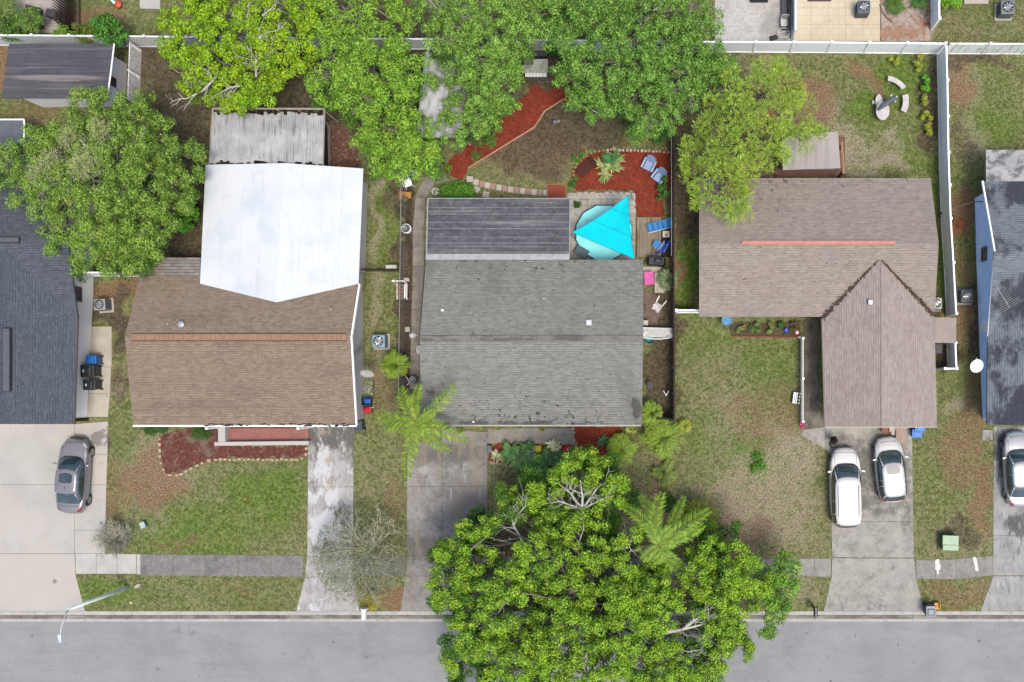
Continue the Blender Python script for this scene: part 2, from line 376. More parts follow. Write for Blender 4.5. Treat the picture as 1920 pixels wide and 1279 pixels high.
tan_c = mk('path_concrete', (C(196, 190, 176), C(212, 206, 192), 1.2), [dict(col=C(120, 114, 100), scale=2.5, lo=.6, hi=.74, amt=.5)], bump=(45, .12))
panels('path', [[(163, 612), (210, 612), (210, 688), (163, 688)], [(163, 688), (209, 688), (207, 738), (163, 738)], [(163, 738), (207, 738), (203, 782), (163, 782)]], tan_c)
white_c = mk('pale_pavement', (C(196, 194, 190), C(214, 212, 208), 1), [dict(col=C(140, 138, 134), scale=2.2, lo=.58, hi=.74, amt=.4)], bump=(45, .15))
dark_c = mk('dark_pavement', (C(136, 135, 134), C(160, 158, 156), 1.6), [dict(col=C(108, 108, 108), scale=5, rough=.85, detail=9, lo=.4, hi=.66, amt=.75), dict(col=C(84, 84, 84), scale=.8, lo=.5, hi=.7, amt=.5), dict(col=C(190, 188, 184), scale=8, lo=.6, hi=.7, amt=.35)], bump=(45, .25))
panels('pavement', [[(142, 1038), (181, 1038), (181, 1076), (142, 1076)], [(181, 1038), (220, 1038), (220, 1076), (181, 1076)], [(220, 1038), (256, 1039), (256, 1076), (220, 1076)], [(256.5, 1039), (264, 1039), (264, 1077), (256.5, 1077)]], white_c)
panels('pavement', [[(264+61*i, 1039+.5*i), (264+61*(i+1), 1039.5+.5*i), (264+61*(i+1), 1079.5+.5*i), (264+61*i, 1079+.5*i)] for i in range(5)], dark_c)
stain2 = mk('blotched_concrete', (C(178, 177, 176), C(202, 201, 202), 1.1), [
   dict(col=C(96, 96, 93), scale=1.6, st=(1.4, .55, 1), rough=.85, detail=9, lo=.48, hi=.68, amt=.9, blobs=[(620, 815, 52, 40, .2), (590, 850, 18, 90, .08), (657, 840, 14, 60, .12), (640, 1020, 50, 90, .1), (625, 960, 20, 16, .14), (590, 1020, 16, 60, .06)]),
   dict(col=C(226, 228, 234), scale=1.1, st=(1.2, .6, 1), lo=.52, hi=.63, amt=.85, blobs=[(610, 930, 40, 110, .08), (610, 990, 40, 40, .12)]),
   dict(col=C(190, 176, 160), scale=.7, lo=.6, hi=.74, amt=.7, blobs=[(617, 880, 18, 50, .18)]),
   dict(col=C(84, 84, 82), scale=9, lo=.58, hi=.66, amt=.55)], bump=(40, .2))
panels('driveway', [[(578, 797), (664, 797), (663, 913), (577.5, 913)], [(577.5, 913), (663, 913), (662, 1044), (576, 1044)], [(576, 1044), (662, 1044), (664, 1082), (572, 1082)], [(572, 1082), (664, 1082), (674, 1146), (556, 1146)]], stain2)
dark3 = mk('weathered_concrete', (C(150, 148, 146), C(178, 176, 174), .9), [
   dict(col=C(104, 103, 100), scale=1.4, rough=.8, detail=9, lo=.42, hi=.72, amt=.8, blobs=[(840, 850, 90, 26, .2), (800, 1030, 70, 30, .22), (880, 1010, 40, 60, .1)]),
   dict(col=C(160, 148, 132), scale=.8, st=(2, .5, 1), lo=.5, hi=.62, amt=.6, blobs=[(870, 930, 40, 60, .08)]),
   dict(col=C(206, 204, 200), scale=1.3, st=(1, .6, 1), lo=.6, hi=.75, amt=.55, rough=.85, blobs=[(795, 905, 26, 60, .1), (792, 965, 16, 20, .14), (872, 885, 8, 30, .2), (900, 925, 3, 14, .35), (846, 925, 3, 14, .35), (795, 880, 20, 10, .14)]),
   dict(col=C(80, 79, 76), scale=8, lo=.57, hi=.67, amt=.5)], bump=(40, .25))
panels('driveway', [[(764, 830), (829, 830), (829, 912), (763.5, 912)], [(829, 805), (914, 810), (914, 912), (829, 912)], [(763.5, 912), (829, 912), (829, 1041), (763, 1041)], [(829, 912), (914, 912), (914, 1041), (829, 1041)],
   [(763, 1041), (829, 1041), (829, 1080), (761, 1080)], [(829, 1041), (914, 1041), (914, 1080), (829, 1080)], [(761, 1080), (914, 1080), (925, 1146), (750, 1146)]], dark3)
panels('pavement', [[(664, 1043), (713, 1043), (713, 1080), (665, 1080)], [(713, 1043), (762, 1043), (760, 1080), (713, 1080)]]+[[(915+58*i, 1043+.5*i), (973+58*i, 1043.5+.5*i), (973+58*i, 1080+.2*i), (915+58*i, 1080+.2*i)] for i in range(10)], dark_c)
panels('path', [[(914, 803), (1000, 803), (1000, 832), (914, 832)], [(1000, 803), (1074, 803), (1076, 835), (1000, 832)]], dark3)
conc4 = mk('grey_driveway', (C(168, 166, 160), C(190, 187, 181), 1.2), [
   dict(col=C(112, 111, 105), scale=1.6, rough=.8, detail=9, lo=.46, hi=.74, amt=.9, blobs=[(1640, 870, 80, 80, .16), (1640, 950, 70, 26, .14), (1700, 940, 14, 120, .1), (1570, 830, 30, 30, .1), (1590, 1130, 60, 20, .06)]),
   dict(col=C(204, 200, 190), scale=2, lo=.56, hi=.7, amt=.5), dict(col=C(120, 120, 116), scale=6, lo=.57, hi=.7, amt=.5)], bump=(40, .2))
panels('driveway', [[(1548, 800), (1710, 800), (1712, 978), (1559, 978), (1556, 850), (1548, 842)], [(1505, 806), (1548, 800), (1548, 842), (1512, 822), (1503, 815)], [(1559, 978), (1712, 978), (1714, 1046), (1560, 1045)],
   [(1560, 1046), (1714, 1047), (1718, 1085), (1733, 1146), (1544, 1146), (1559, 1082)]], conc4)
panels('pavement', [[(1500, 1047), (1527, 1047), (1527, 1081), (1490, 1078)], [(1527, 1047), (1558, 1047), (1558, 1082), (1527, 1081)]], mk('pavement_stained', (C(150, 148, 145), C(178, 175, 170), 1.5), [dict(col=C(110, 110, 110), scale=4, lo=.5, hi=.7, amt=.5)], bump=(40, .2)))
patched = mk('patched_pavement', (C(142, 140, 138), C(170, 167, 163), 1.1), [dict(col=C(110, 109, 106), scale=2.4, lo=.5, hi=.7, amt=.7), dict(col=C(200, 197, 190), scale=2, lo=.6, hi=.7, amt=.4)], bump=(40, .2))
panels('pavement', [[(1717, 1050), (1754, 1050), (1754, 1086), (1718, 1085)], [(1754, 1050), (1792, 1048), (1793, 1086), (1754, 1086)], [(1792, 1048), (1827, 1045), (1830, 1082), (1793, 1086)], [(1827, 1045), (1862, 1041), (1862, 1079), (1830, 1082)]], patched)
m = MB(); wp = plain('white_patch', C(228, 228, 228), var=.05)
m.pxprism([(1753, 1052), (1757, 1048), (1761, 1049), (1762, 1058), (1764, 1060), (1763, 1068), (1760, 1070), (1761, 1076), (1757, 1077), (1756, 1069), (1753, 1067), (1754, 1060)], .028, .036)
m.pxprism([(1824, 1045), (1829, 1044), (1832, 1050), (1833, 1058), (1835, 1070), (1829, 1071), (1828, 1062), (1825, 1052)], .028, .036)
structure(m.build('pavement', wp))
conc5 = mk('streaked_driveway', (C(160, 160, 160), C(186, 186, 186), 1.1), [
   dict(col=C(84, 86, 86), scale=1.8, st=(1.8, .5, 1), rough=.85, detail=9, lo=.5, hi=.68, amt=.9, blobs=[(1905, 985, 30, 30, .16), (1900, 860, 60, 60, .14), (1880, 840, 20, 60, .1)]),
   dict(col=C(214, 212, 206), scale=2, st=(1.5, .6, 1), lo=.6, hi=.68, amt=.6)], bump=(40, .2))
panels('driveway', [[(1846, 826), (2200, 826), (2200, 1004), (1863, 1004)][0:0] or [(1863, 800), (2200, 800), (2200, 1004), (1862, 1004)], [(1862, 1004), (2200, 1004), (2200, 1079), (1862, 1079)], [(1862, 1080), (2200, 1080), (2200, 1146), (1838, 1146)], [(1842, 806), (1862, 806), (1862, 826), (1842, 826)]], conc5)
sidewalk4 = mk('streaked_walk', (C(112, 106, 96), C(150, 142, 130), 1.2), [dict(col=C(80, 78, 58), scale=2, st=(2, .5, 1), lo=.5, hi=.66, amt=.7), dict(col=C(186, 176, 160), scale=2.4, st=(2, .4, 1), lo=.6, hi=.72, amt=.5)], bump=(40, .2))  # dark concrete with olive and pale streaks
panels('path', [[(1507, 600), (1534, 600), (1534, 700), (1507, 700)], [(1507, 700), (1534, 700), (1534, 770), (1507, 770)], [(1507, 770), (1545, 770), (1545, 800), (1505, 806)]], sidewalk4)
# curved garden path at the left of the grey house
cp = mk('garden_path_concrete', (C(140, 134, 128), C(168, 161, 152), 1.2), [dict(col=C(98, 92, 86), scale=1.6, lo=.5, hi=.7, amt=.6), dict(col=C(186, 178, 164), scale=3, lo=.6, hi=.7, amt=.3)], bump=(40, .2))
panels('path', [[(815, 300), (838, 312), (822, 330), (800, 328)], [(800, 328), (822, 330), (810, 356), (787, 350)], [(787, 350), (810, 356), (798, 372), (779, 368)], [(779, 368), (798, 372), (795, 430), (774, 430)], [(774, 430), (795, 430), (795, 500), (774, 500)], [(774, 500), (796, 500), (792, 580), (772, 580)],
   [(772, 580), (794, 580), (790, 660), (770, 660)], [(770, 660), (794, 660), (792, 730), (768, 730)], [(820, 325), (830, 330), (852, 343), (850, 346), (816, 344)]], cp)

# ------------------------------------------------------------------ mulch beds
def bed(name, poly, mat, z=.05, jit=4, seed=1, kind='structure'):
    """mulch bed with a ragged rim, slightly mounded"""
    rng = random.Random(seed); pts = []
    n = len(poly)
    for i in range(n):
        a_, b_ = Vector((*poly[i], 0)), Vector((*poly[(i+1) % n], 0)); k = max(1, int((b_-a_).length/6))
        for j in range(k):
            q = a_.lerp(b_, j/k); pts.append(W(q.x+rng.uniform(-jit, jit)*.8, q.y+rng.uniform(-jit, jit)*.8))
    m = MB(); m.prism(pts, -.05, z)
    o = m.build(name, mat); o['kind'] = kind; return o
red = mk('red_mulch', (C(134, 54, 32), C(172, 74, 46), 5), [dict(col=C(98, 26, 14), scale=9, lo=.5, hi=.64, amt=.8), dict(col=C(206, 110, 70), scale=14, lo=.58, hi=.68, amt=.6), dict(col=C(110, 38, 22), scale=1.3, rough=.85, detail=9, lo=.42, hi=.66, amt=.7), dict(col=C(176, 112, 78), scale=2.3, rough=.9, detail=9, lo=.56, hi=.68, amt=.6)], bump=(30, 1))
redd = mk('faded_mulch', (C(96, 50, 44), C(130, 74, 64), 5), [dict(col=C(170, 138, 126), scale=4, lo=.56, hi=.66, amt=.6), dict(col=C(60, 34, 28), scale=8, lo=.52, hi=.66, amt=.6), dict(col=C(140, 126, 112), scale=.9, lo=.5, hi=.62, amt=.7)], bump=(30, 1))
bed('mulch_bed', [(830, 318), (846, 296), (900, 262), (940, 222), (968, 196), (990, 176), (990, 160), (1010, 160), (1020, 172), (1050, 164), (1066, 172), (1078, 190), (1056, 186), (1020, 208), (1002, 236), (950, 270), (882, 312), (868, 336), (845, 332)], red, seed=2)
bed('mulch_bed', [(1073, 322), (1086, 300), (1110, 288), (1134, 282), (1255, 284), (1258, 350), (1240, 380), (1246, 400), (1238, 409), (1194, 409), (1191, 358), (1078, 357), (1074, 340)], red, seed=3)
bed('mulch_bed', [(1077, 800), (1162, 800), (1172, 822), (1150, 850), (1110, 858), (1085, 845), (1080, 822)], red, seed=4)
bed('mulch_bed', [(920, 838), (930, 830), (1075, 835), (1072, 852), (1040, 872), (1000, 880), (950, 874), (920, 866)], red, seed=5)
bed('mulch_bed', [(300, 818), (330, 806), (405, 800), (420, 838), (576, 838), (576, 858), (480, 858), (410, 858), (370, 868), (335, 888), (310, 886), (302, 862)], redd, seed=6)
bed('mulch_bed', [(620, 238), (668, 240), (672, 290), (680, 318), (617, 316)], mk('leafy_mulch', (C(92, 62, 50), C(134, 98, 84), 5), [dict(col=C(184, 160, 148), scale=5, lo=.55, hi=.66, amt=.7), dict(col=C(58, 40, 34), scale=8, lo=.52, hi=.66, amt=.6)], bump=(30, 1)), seed=7)
bed('gravel_bed', [(1650, -20), (1746, -20), (1744, 60), (1748, 78), (1651, 80)], mk('pink_gravel', (C(176, 158, 146), C(206, 192, 182), 5), [dict(col=C(178, 128, 96), scale=2, lo=.5, hi=.62, amt=.7, blobs=[(1690, 60, 50, 16, .2)]), dict(col=C(104, 90, 80), scale=10, lo=.54, hi=.66, amt=.7), dict(col=C(226, 216, 208), scale=12, lo=.58, hi=.68, amt=.6)], bump=(20, 1)), seed=8, jit=2)
bed('mulch_bed', [(1370, 606), (1500, 602), (1500, 631), (1372, 630)], mk('garden_soil', (C(74, 66, 46), C(110, 98, 74), 5), bump=(20, 1)), seed=9)
bed('planting_bed', [(755, 322), (772, 330), (774, 352), (771, 440), (770, 520), (768, 640), (766, 762), (747, 762), (750, 560), (752, 430)], mk('dark_bed_soil', (C(62, 52, 44), C(88, 74, 62), 4), [dict(col=C(126, 100, 88), scale=6, lo=.54, hi=.66, amt=.7, blobs=[(762, 500, 12, 40, .12)]), dict(col=C(40, 34, 28), scale=3, lo=.5, hi=.66, amt=.6)], bump=(20, 1)), seed=11, z=.03)
bed('bare_dirt', [(1206, 540), (1228, 552), (1240, 566), (1238, 596), (1222, 610), (1206, 612)], mk('pinkish_dirt', (C(118, 100, 92), C(146, 126, 116), 2), [dict(col=C(84, 72, 62), scale=2, rough=.85, lo=.48, hi=.66, amt=.7)], bump=(20, .6)), seed=12, z=.01, jit=7)
# paved patios at the back
panels('patio', [[(-40, -60), (118, -60), (124, 0), (122, 62), (-40, 62)]], mk('pink_pavers', (C(190, 180, 174), C(206, 196, 190), 2), brick=dict(c1=C(196, 186, 182), c2=C(182, 170, 166), mortar=C(140, 130, 124), w=.4, h=.2, msize=.012), bump=(40, .2)))
panels('patio', [[(1340, -80), (1483, -80), (1483, 79), (1340, 79)]], mk('white_pavers', (C(206, 204, 202), C(222, 220, 218), 2), [dict(col=C(180, 178, 176), scale=6, lo=.5, hi=.66, amt=.8), dict(col=C(160, 158, 156), scale=.8, lo=.5, hi=.7, amt=.6, blobs=[(1450, 40, 40, 90, .15)])], bump=(40, .2)))
panels('patio', [[(1488+32.4*i, -80+31.6*j), (1488+32.4*(i+1), -80+31.6*j), (1488+32.4*(i+1), -48.4+31.6*j), (1488+32.4*i, -48.4+31.6*j)] for i in range(5) for j in range(5)],
   mk('cream_pavers', (C(226, 212, 190), C(236, 224, 202), 1), brick=dict(c1=C(230, 216, 192), c2=C(220, 204, 178), mortar=C(180, 164, 140), w=.42, h=.42, msize=.009, off=.3), bump=(40, .1)), gap=.01)
structure(MB().pxprism([(1064, 362), (1192, 362), (1192, 398), (1190, 486), (1064, 486)], -.05, .02).build('patio', mk('pool_deck', (C(186, 182, 178), C(206, 202, 198), 1.5), [dict(col=C(120, 116, 110), scale=2, lo=.55, hi=.7, amt=.6)], bump=(40, .2))))
structure(MB().pxprism([(1070, 371), (1184, 371), (1184, 396), (1070, 395)], 0, .045).build('patio', mk('square_pavers', (C(176, 172, 166), C(198, 194, 188), 1.5), brick=dict(c1=C(186, 182, 176), c2=C(172, 168, 160), mortar=C(96, 92, 84), w=.4, h=.4, msize=.02, off=0), bump=(40, .2))))
structure(MB().pxprism([(1205, 500), (1240, 500), (1240, 546), (1226, 546), (1226, 530), (1205, 530)], -.05, .03).build('path', tan_c))
# ------------------------------------------------------------------ roofing materials
def shingle(name, c1, c2, mo, layers=(), rot=0, w=.3, h=.137, ms=.016, base=None):
    return mk(name, base or (c1, c2, .5), layers, rough=.95, spec=.1, bump=(28, .35), rows=True, brick=dict(c1=c1, c2=c2, mortar=mo, w=w, h=h, msize=ms, rot=rot, off=.5))
br_l = [dict(col=C(104, 88, 78), scale=1.4, st=(1.6, .5, 1), rough=.85, detail=9, lo=.5, hi=.72, amt=.45), dict(col=C(186, 160, 142), scale=.9, st=(1.6, .5, 1), rough=.8, lo=.54, hi=.72, amt=.35, seed=4), dict(col=C(186, 168, 152), scale=16, lo=.52, hi=.68, amt=.5), dict(col=C(108, 88, 80), scale=.6, st=(.4, 1.4, 1), lo=.5, hi=.72, amt=.35), dict(col=C(150, 132, 96), scale=.5, lo=.56, hi=.72, amt=.3)]
SH2 = shingle('brown_shingles', C(164, 148, 134), C(144, 128, 114), C(114, 98, 84), br_l)
gr_l = [dict(col=C(96, 96, 90), scale=1.3, st=(1.6, .5, 1), rough=.85, detail=9, lo=.5, hi=.72, amt=.4), dict(col=C(186, 186, 180), scale=1, rough=.85, detail=9, lo=.54, hi=.74, amt=.3, seed=4), dict(col=C(160, 160, 156), scale=14, lo=.52, hi=.7, amt=.45), dict(col=C(118, 118, 112), scale=.45, st=(1, .6, 1), lo=.5, hi=.7, amt=.5), dict(col=C(120, 124, 112), scale=1, lo=.55, hi=.7, amt=.3),
        dict(col=C(62, 62, 58), scale=3.6, detail=3, lo=.675, hi=.72, amt=.85, blobs=[(1000, 780, 230, 45, .085), (1000, 500, 240, 20, .075)]),
        dict(col=C(84, 84, 78), scale=1.4, lo=.62, hi=.8, amt=.8, blobs=[(990, 792, 260, 9, .22), (1196, 765, 12, 40, .3), (835, 730, 30, 50, .12), (900, 630, 60, 10, .1)])]
SH3 = shingle('grey_shingles', C(162, 163, 158), C(140, 141, 137), C(106, 107, 102), gr_l)
pk_l = [dict(col=C(118, 108, 104), scale=1.2, st=(1, .7, 1), rough=.85, detail=9, lo=.5, hi=.72, amt=.4), dict(col=C(204, 190, 184), scale=1.1, rough=.85, detail=9, lo=.53, hi=.72, amt=.4, seed=4), dict(col=C(182, 168, 164), scale=14, lo=.52, hi=.7, amt=.45), dict(col=C(150, 144, 142), scale=.5, lo=.5, hi=.72, amt=.5), dict(col=C(172, 150, 148), scale=.8, lo=.52, hi=.7, amt=.4),
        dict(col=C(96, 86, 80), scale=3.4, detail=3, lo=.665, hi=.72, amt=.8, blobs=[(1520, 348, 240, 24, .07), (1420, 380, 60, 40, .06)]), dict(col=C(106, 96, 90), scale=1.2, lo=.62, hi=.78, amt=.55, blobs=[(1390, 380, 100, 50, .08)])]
SH4 = shingle('pink_grey_shingles', C(180, 169, 161), C(160, 150, 143), C(128, 118, 111), pk_l)
SH4w = shingle('pink_grey_shingles_wing', C(188, 176, 170), C(168, 157, 151), C(136, 125, 119), pk_l[:5], rot=PI/2)
bl_l = [dict(col=C(128, 136, 148), scale=10, lo=.5, hi=.66, amt=.5), dict(col=C(72, 80, 92), scale=3, st=(3, .6, 1), lo=.5, hi=.66, amt=.45), dict(col=C(92, 98, 108), scale=.5, lo=.5, hi=.7, amt=.3)]
SH1 = shingle('slate_shingles', C(104, 110, 120), C(88, 94, 104), C(62, 67, 75), bl_l)
SH1w = shingle('slate_shingles_wing', C(100, 108, 120), C(86, 94, 106), C(62, 68, 78), bl_l, rot=PI/2)
SH5 = shingle('blackened_shingles', C(142, 150, 160), C(124, 132, 142), C(88, 94, 102), [dict(col=C(58, 62, 72), scale=.7, st=(1.2, .7, 1), lo=.44, hi=.6, amt=.85, blobs=[(1890, 380, 60, 40, .15), (1890, 560, 60, 60, .1), (1890, 760, 60, 60, .12), (1890, 440, 60, 40, -.3)]), dict(col=C(150, 156, 166), scale=12, lo=.54, hi=.68, amt=.3)])
SH5w = shingle('blackened_shingles_wing', C(142, 150, 160), C(124, 132, 142), C(88, 94, 102), [dict(col=C(58, 62, 72), scale=.7, st=(1.2, .7, 1), lo=.46, hi=.6, amt=.85, blobs=[(1890, 560, 60, 50, .1), (1890, 760, 60, 50, .16)]), dict(col=C(150, 156, 166), scale=12, lo=.54, hi=.68, amt=.3)], rot=PI/2)
whitem = plain('white_trim', (.66, .66, .65), .5, var=.05)
def stucco(name, c, layers=()): return mk(name, (tuple(x*.94 for x in c), c, .8), [dict(col=tuple(x*.7 for x in c), scale=1.2, st=(1, 1, .3), lo=.58, hi=.8, amt=.35)]+list(layers), bump=(60, .2))
GLASS = mk('window_glass', (C(60, 72, 80), C(84, 96, 104), 1), rough=.08, spec=.8)
def wallring(parent, poly, z1, mat, th=.18, name='wall'):
    m = MB(); m.prism(poly, -.1, z1); return m.build(name, mat, parent)
def window(parent, c, d, rz=0, mat_f=whitem, glass=GLASS, name='window'):
    """frame box hugging a wall, glass proud of it by 4 mm; c centre, d = (width, depth, height) in the wall's own axes"""
    f = MB(); w_, dp, h_ = d; M = Matrix.Rotation(rz, 3, 'Z')
    for ox, oz, ww, hh in ((0, h_/2-.04, w_, .08), (0, -h_/2+.04, w_, .08), (-w_/2+.04, 0, .08, h_-.16), (w_/2-.04, 0, .08, h_-.16), (0, 0, w_-.16, .05)):
        f.box(Vector(c)+M @ Vector((ox, 0, oz)), (ww, dp, hh), rz)
    fo = f.build(name, mat_f, parent)
    g_ = MB(); g_.box(c, (w_-.14, dp*.5, h_-.14), rz); g_.build('pane', glass, fo, origin=parent.location)
    return fo

# ------------------------------------------------------------------ grey-roofed house at the left edge
ZE, ZR = 2.6, 3.95
h = thing('house', 'house with slate grey shingle roof and white side wall behind the pale concrete driveway', 'house', W(0, 650))
xl = -260
m = MB()
m.slab([W(xl, 450, ZR), W(126, 450, ZR), W(146, 598, ZE), W(xl, 598, ZE)], .14)
m.slab([W(xl, 450, ZR), W(126, 450, ZR), W(120, 300, ZE), W(xl, 300, ZE)], .14)
m.build('roof', SH1, h)
m = MB()
m.slab([W(10, 470, ZR-.14), W(10, 795, ZR-.14), W(139, 795, ZE), W(146, 590, ZE)], .14)
m.slab([W(10, 470, ZR-.14), W(10, 795, ZR-.14), W(-120, 795, ZE), W(-120, 590, ZE)], .14)
m.build('roof', SH1w, h)
m = MB(); m.tube([W(139.5, 795, ZE-.03), W(147, 598, ZE-.03)], .05, 6); m.build('gutter', plain('brown_gutter', C(96, 72, 66), .5), h)
vm = plain('ridge_vent_dark', C(96, 102, 112), .8); vm2 = plain('vent_edge', C(52, 56, 64), .8)
m = MB(); a1, a2 = W(18, 615, 3.88), W(1.5, 615, 3.88)
for (x0, x1, y0, y1, zz_) in ((4, 19, 615, 735, 3.93), (-60, 36, 444, 455, 4.06)):
    p0, p1 = W(x0, y1, zz_), W(x1, y0, zz_)
    m.box(((p0.x+p1.x)/2, (p0.y+p1.y)/2, zz_-.05), (p1.x-p0.x, p1.y-p0.y, .09), mi=1)
    m.box(((p0.x+p1.x)/2, (p0.y+p1.y)/2, zz_+.005), (p1.x-p0.x-.1, p1.y-p0.y-.1, .03), mi=0); m.build('ridge_vent', [vm, vm2], h); m = MB()
m = MB(); p = W(9, 553, 3.2); m.box((p.x, p.y, 3.15), (.36, .36, .34), .05); p = W(8, 542, 3.3); m.box((p.x, p.y, 3.3), (.12, .1, .2)); m.build('roof_vent', whitem, h, bevel=.02)
w1 = stucco('white_stucco', (.66, .68, .68))
m = MB(); e1 = W(176, 520).x; e2 = W(172, 600).x
m.prism([W(xl, 345), W(177, 345), W(175, 545), W(163.5, 783), W(xl, 783)], -.1, 2.5)
# gable triangle at the right end
m.add([W(177, 340, 0)+Vector((-.03, 0, 2.45)), W(175, 545, 0)+Vector((-.03, 0, 2.45)), Vector((W(176, 450).x-.05, W(126, 450, ZR).y, 3.78))], [(0, 1, 2)])
m.build('wall', w1, h)
window(h, (W(176, 0).x+.0, W(150, 552, 1.5).y, 1.65), (.9, .12, .7), PI/2+.02, mat_f=plain('bronze_frame', C(120, 110, 104), .5))
m = MB(); p = W(152, 786); m.box((p.x, W(0, 787).y, 1.2), (1.0, .14, 2.3)); m.build('door', plain('dark_green_door', C(40, 54, 44), .4), h)
m = MB(); p = W(20, 784); m.box((p.x, p.y, 1.1), (4.8, .1, 2.15)); m.build('garage_door', whitem, h)

# ------------------------------------------------------------------ brown-roofed house with white metal addition
h = thing('house', 'house with brown shingle roof and big white metal roof over its rear addition', 'house', W(450, 650))
m = MB()
m.slab([W(234, 632, ZR), W(657, 632, ZR), W(666.5, 797, ZE), W(250, 797, ZE)], .14)
m.slab([W(657, 632, ZR), W(234, 632, ZR), W(262, 517, 2.95), W(376, 517, 2.95), W(672, 517, 2.95)], .14)
m.build('roof', SH2, h)
m = MB(); m.slab([W(262, 517, 2.946), W(376, 517, 2.946), W(376, 483, 2.65), W(272, 483, 2.65)], .14)
m.build('roof', shingle('bleached_shingles', C(172, 168, 164), C(140, 136, 132), C(92, 86, 82), [dict(col=C(150, 122, 108), scale=1.2, lo=.5, hi=.66, amt=.6, blobs=[(300, 505, 50, 30, .2)])], h=.19, w=.3, ms=.04), h)
m = MB()
rng = random.Random(3)
for i in range(46):   # ridge cap shingles, a long slightly redder strip
    x0 = 247+i*8.75; p0, p1 = W(x0, 638, ZR+.03), W(x0+8.4, 626.5, ZR+.03)
    m.box(((p0.x+p1.x)/2, (p0.y+p1.y)/2, ZR+.02), (p1.x-p0.x, p1.y-p0.y, .05), ry=R(-.8))
m.build('ridge_cap', mk('ridge_cap_brown', (C(180, 144, 118), C(160, 126, 104), 3), bump=(40, .4)), h)
m = MB()
vsm = plain('vent_dark_line', C(104, 78, 66), .9)  # thin dark lines along both edges of the ridge cap
for yy in (626, 639): m = MB(); p0, p1 = W(246, yy, ZR+.02), W(649, yy, ZR+.02); m.tube([p0, p1], .02, 5); m.build('ridge_vent', vsm, h)
m = MB(); m.slab([W(385.5, 309, 3.12), W(533, 306, 3.42), W(518, 567, 3.50), W(375, 532, 3.18)], .1)
m.slab([W(533, 306, 3.42), W(681, 316, 3.12), W(672, 532, 3.18), W(518, 567, 3.50)], .1)
m.build('metal_roof', mk('white_membrane', (C(232, 238, 246), C(240, 245, 252), .3), [dict(col=C(186, 190, 196), scale=1.5, st=(1, .4, 1), rough=.85, detail=9, lo=.52, hi=.75, amt=.4, blobs=[(600, 480, 60, 50, .08), (540, 540, 60, 24, .08)]), dict(col=C(212, 226, 238), scale=.35, lo=.46, hi=.64, amt=.7), dict(col=C(214, 218, 226), scale=.8, lo=.55, hi=.75, amt=.4), dict(col=C(196, 202, 210), scale=1.4, st=(1, .25, 1), lo=.6, hi=.74, amt=.3)], rough=.45, spec=.3, bump=(1.2, .5)), h)
m = MB()
for u in (.25, .5, .75):      # welded seams in the membrane
    for s0, s1, e0, e1 in (((385.5, 309, 3.12), (533, 306, 3.42), (375, 532, 3.18), (518, 567, 3.50)), ((681, 316, 3.12), (533, 306, 3.42), (672, 532, 3.18), (518, 567, 3.50))):
        A = W(*s0).lerp(W(*s1), u); B = W(*e0).lerp(W(*e1), u); m.tube([A+Vector((0, 0, -.003)), B+Vector((0, 0, -.003))], .012, 4)
m.build('roof_seam', plain('seam_white', C(226, 232, 240), .5), h)
w2 = stucco('grey_stucco', (.36, .355, .355))
m = MB(); m.prism([W(325, 512), W(680, 512), W(682, 786), W(306, 786)], -.1, 2.5); m.prism([W(436, 345), W(689.5, 345), W(684.5, 511), W(436, 511)], -.1, 3.0)
m.add([Vector((W(683, 0).x, W(0, 500).y, 2.5)), Vector((W(682.5, 0).x, W(0, 784).y, 2.5)), Vector((W(682.8, 0).x, W(657, 632, ZR).y, 3.78))], [(0, 1, 2)])
m.build('wall', w2, h)
m = MB()
m.slab([W(666, 797, 2.58), W(669.5, 797, 2.58), W(660, 632, 3.92), W(657, 632, 3.92)], .18); m.slab([W(672, 532, 3.05), W(675, 532, 3.05), W(660, 632, 3.92), W(657, 632, 3.92)], .18)
p0, p1 = W(250, 798, 2.55), W(669, 798, 2.55); m.box(((p0.x+p1.x)/2, p0.y-.02, 2.54), (p1.x-p0.x, .1, .14)); m.build('fascia', whitem, h)
m = MB()
for k in range(70):           # leaf litter caught in the gutter
    p = W(rng.uniform(380, 664), rng.uniform(794, 799), 2.63); m.box(p, (rng.uniform(.06, .3), rng.uniform(.03, .07), .03), rng.uniform(-.3, .3))
m.build('leaf_litter', plain('dead_leaves', C(64, 50, 38), .9), h)
gvm = plain('galvanised', C(196, 200, 206), .4, .4); m = MB(); p = W(340, 608, 3.82); m.lathe([(.17, -.3), (.17, 0), (.2, .02), (.2, .1), (.1, .16), (0.001, .17)], p, 14); m.build('roof_vent', gvm, h)
for x, y, z_ in ((621, 580, 3.55), (316, 608, 3.7)): m = MB(); m.lathe([(.05, -.2), (.05, .13), (.001, .14)], W(x, y, z_), 10); m.build('vent_pipe', gvm, h)
m = MB(); m.pxprism([(412, 803), (578, 803), (578, 835), (412, 835)], -.05, .12); m.build('porch_floor', mk('red_tiles', (C(166, 110, 104), C(178, 122, 116), 1), brick=dict(c1=C(172, 114, 108), c2=C(158, 102, 96), mortar=C(150, 98, 92), w=.3, h=.3, msize=.01, off=0), rough=.5), h)
m = MB(); m.pxprism([(402, 829), (578, 827), (578, 834), (402, 836)], 0, .55); m.pxprism([(409, 800), (422, 800), (422, 828.5), (409, 828.5)], 0, .7); m.build('porch_wall', stucco('porch_white', C(212, 208, 206)), h)
for x in (406, 574):
    m = MB(); p = W(x, 812, 1.2); m.box((p.x, W(0, 800).y, 1.3), (.14, .14, 2.45)); m.build('porch_post', whitem, h)
m = MB(); p = W(622, 800); m.box((p.x, W(0, 786).y-.03, 1.1), (2.6, .08, 2.15)); m.build('garage_door', whitem, h)
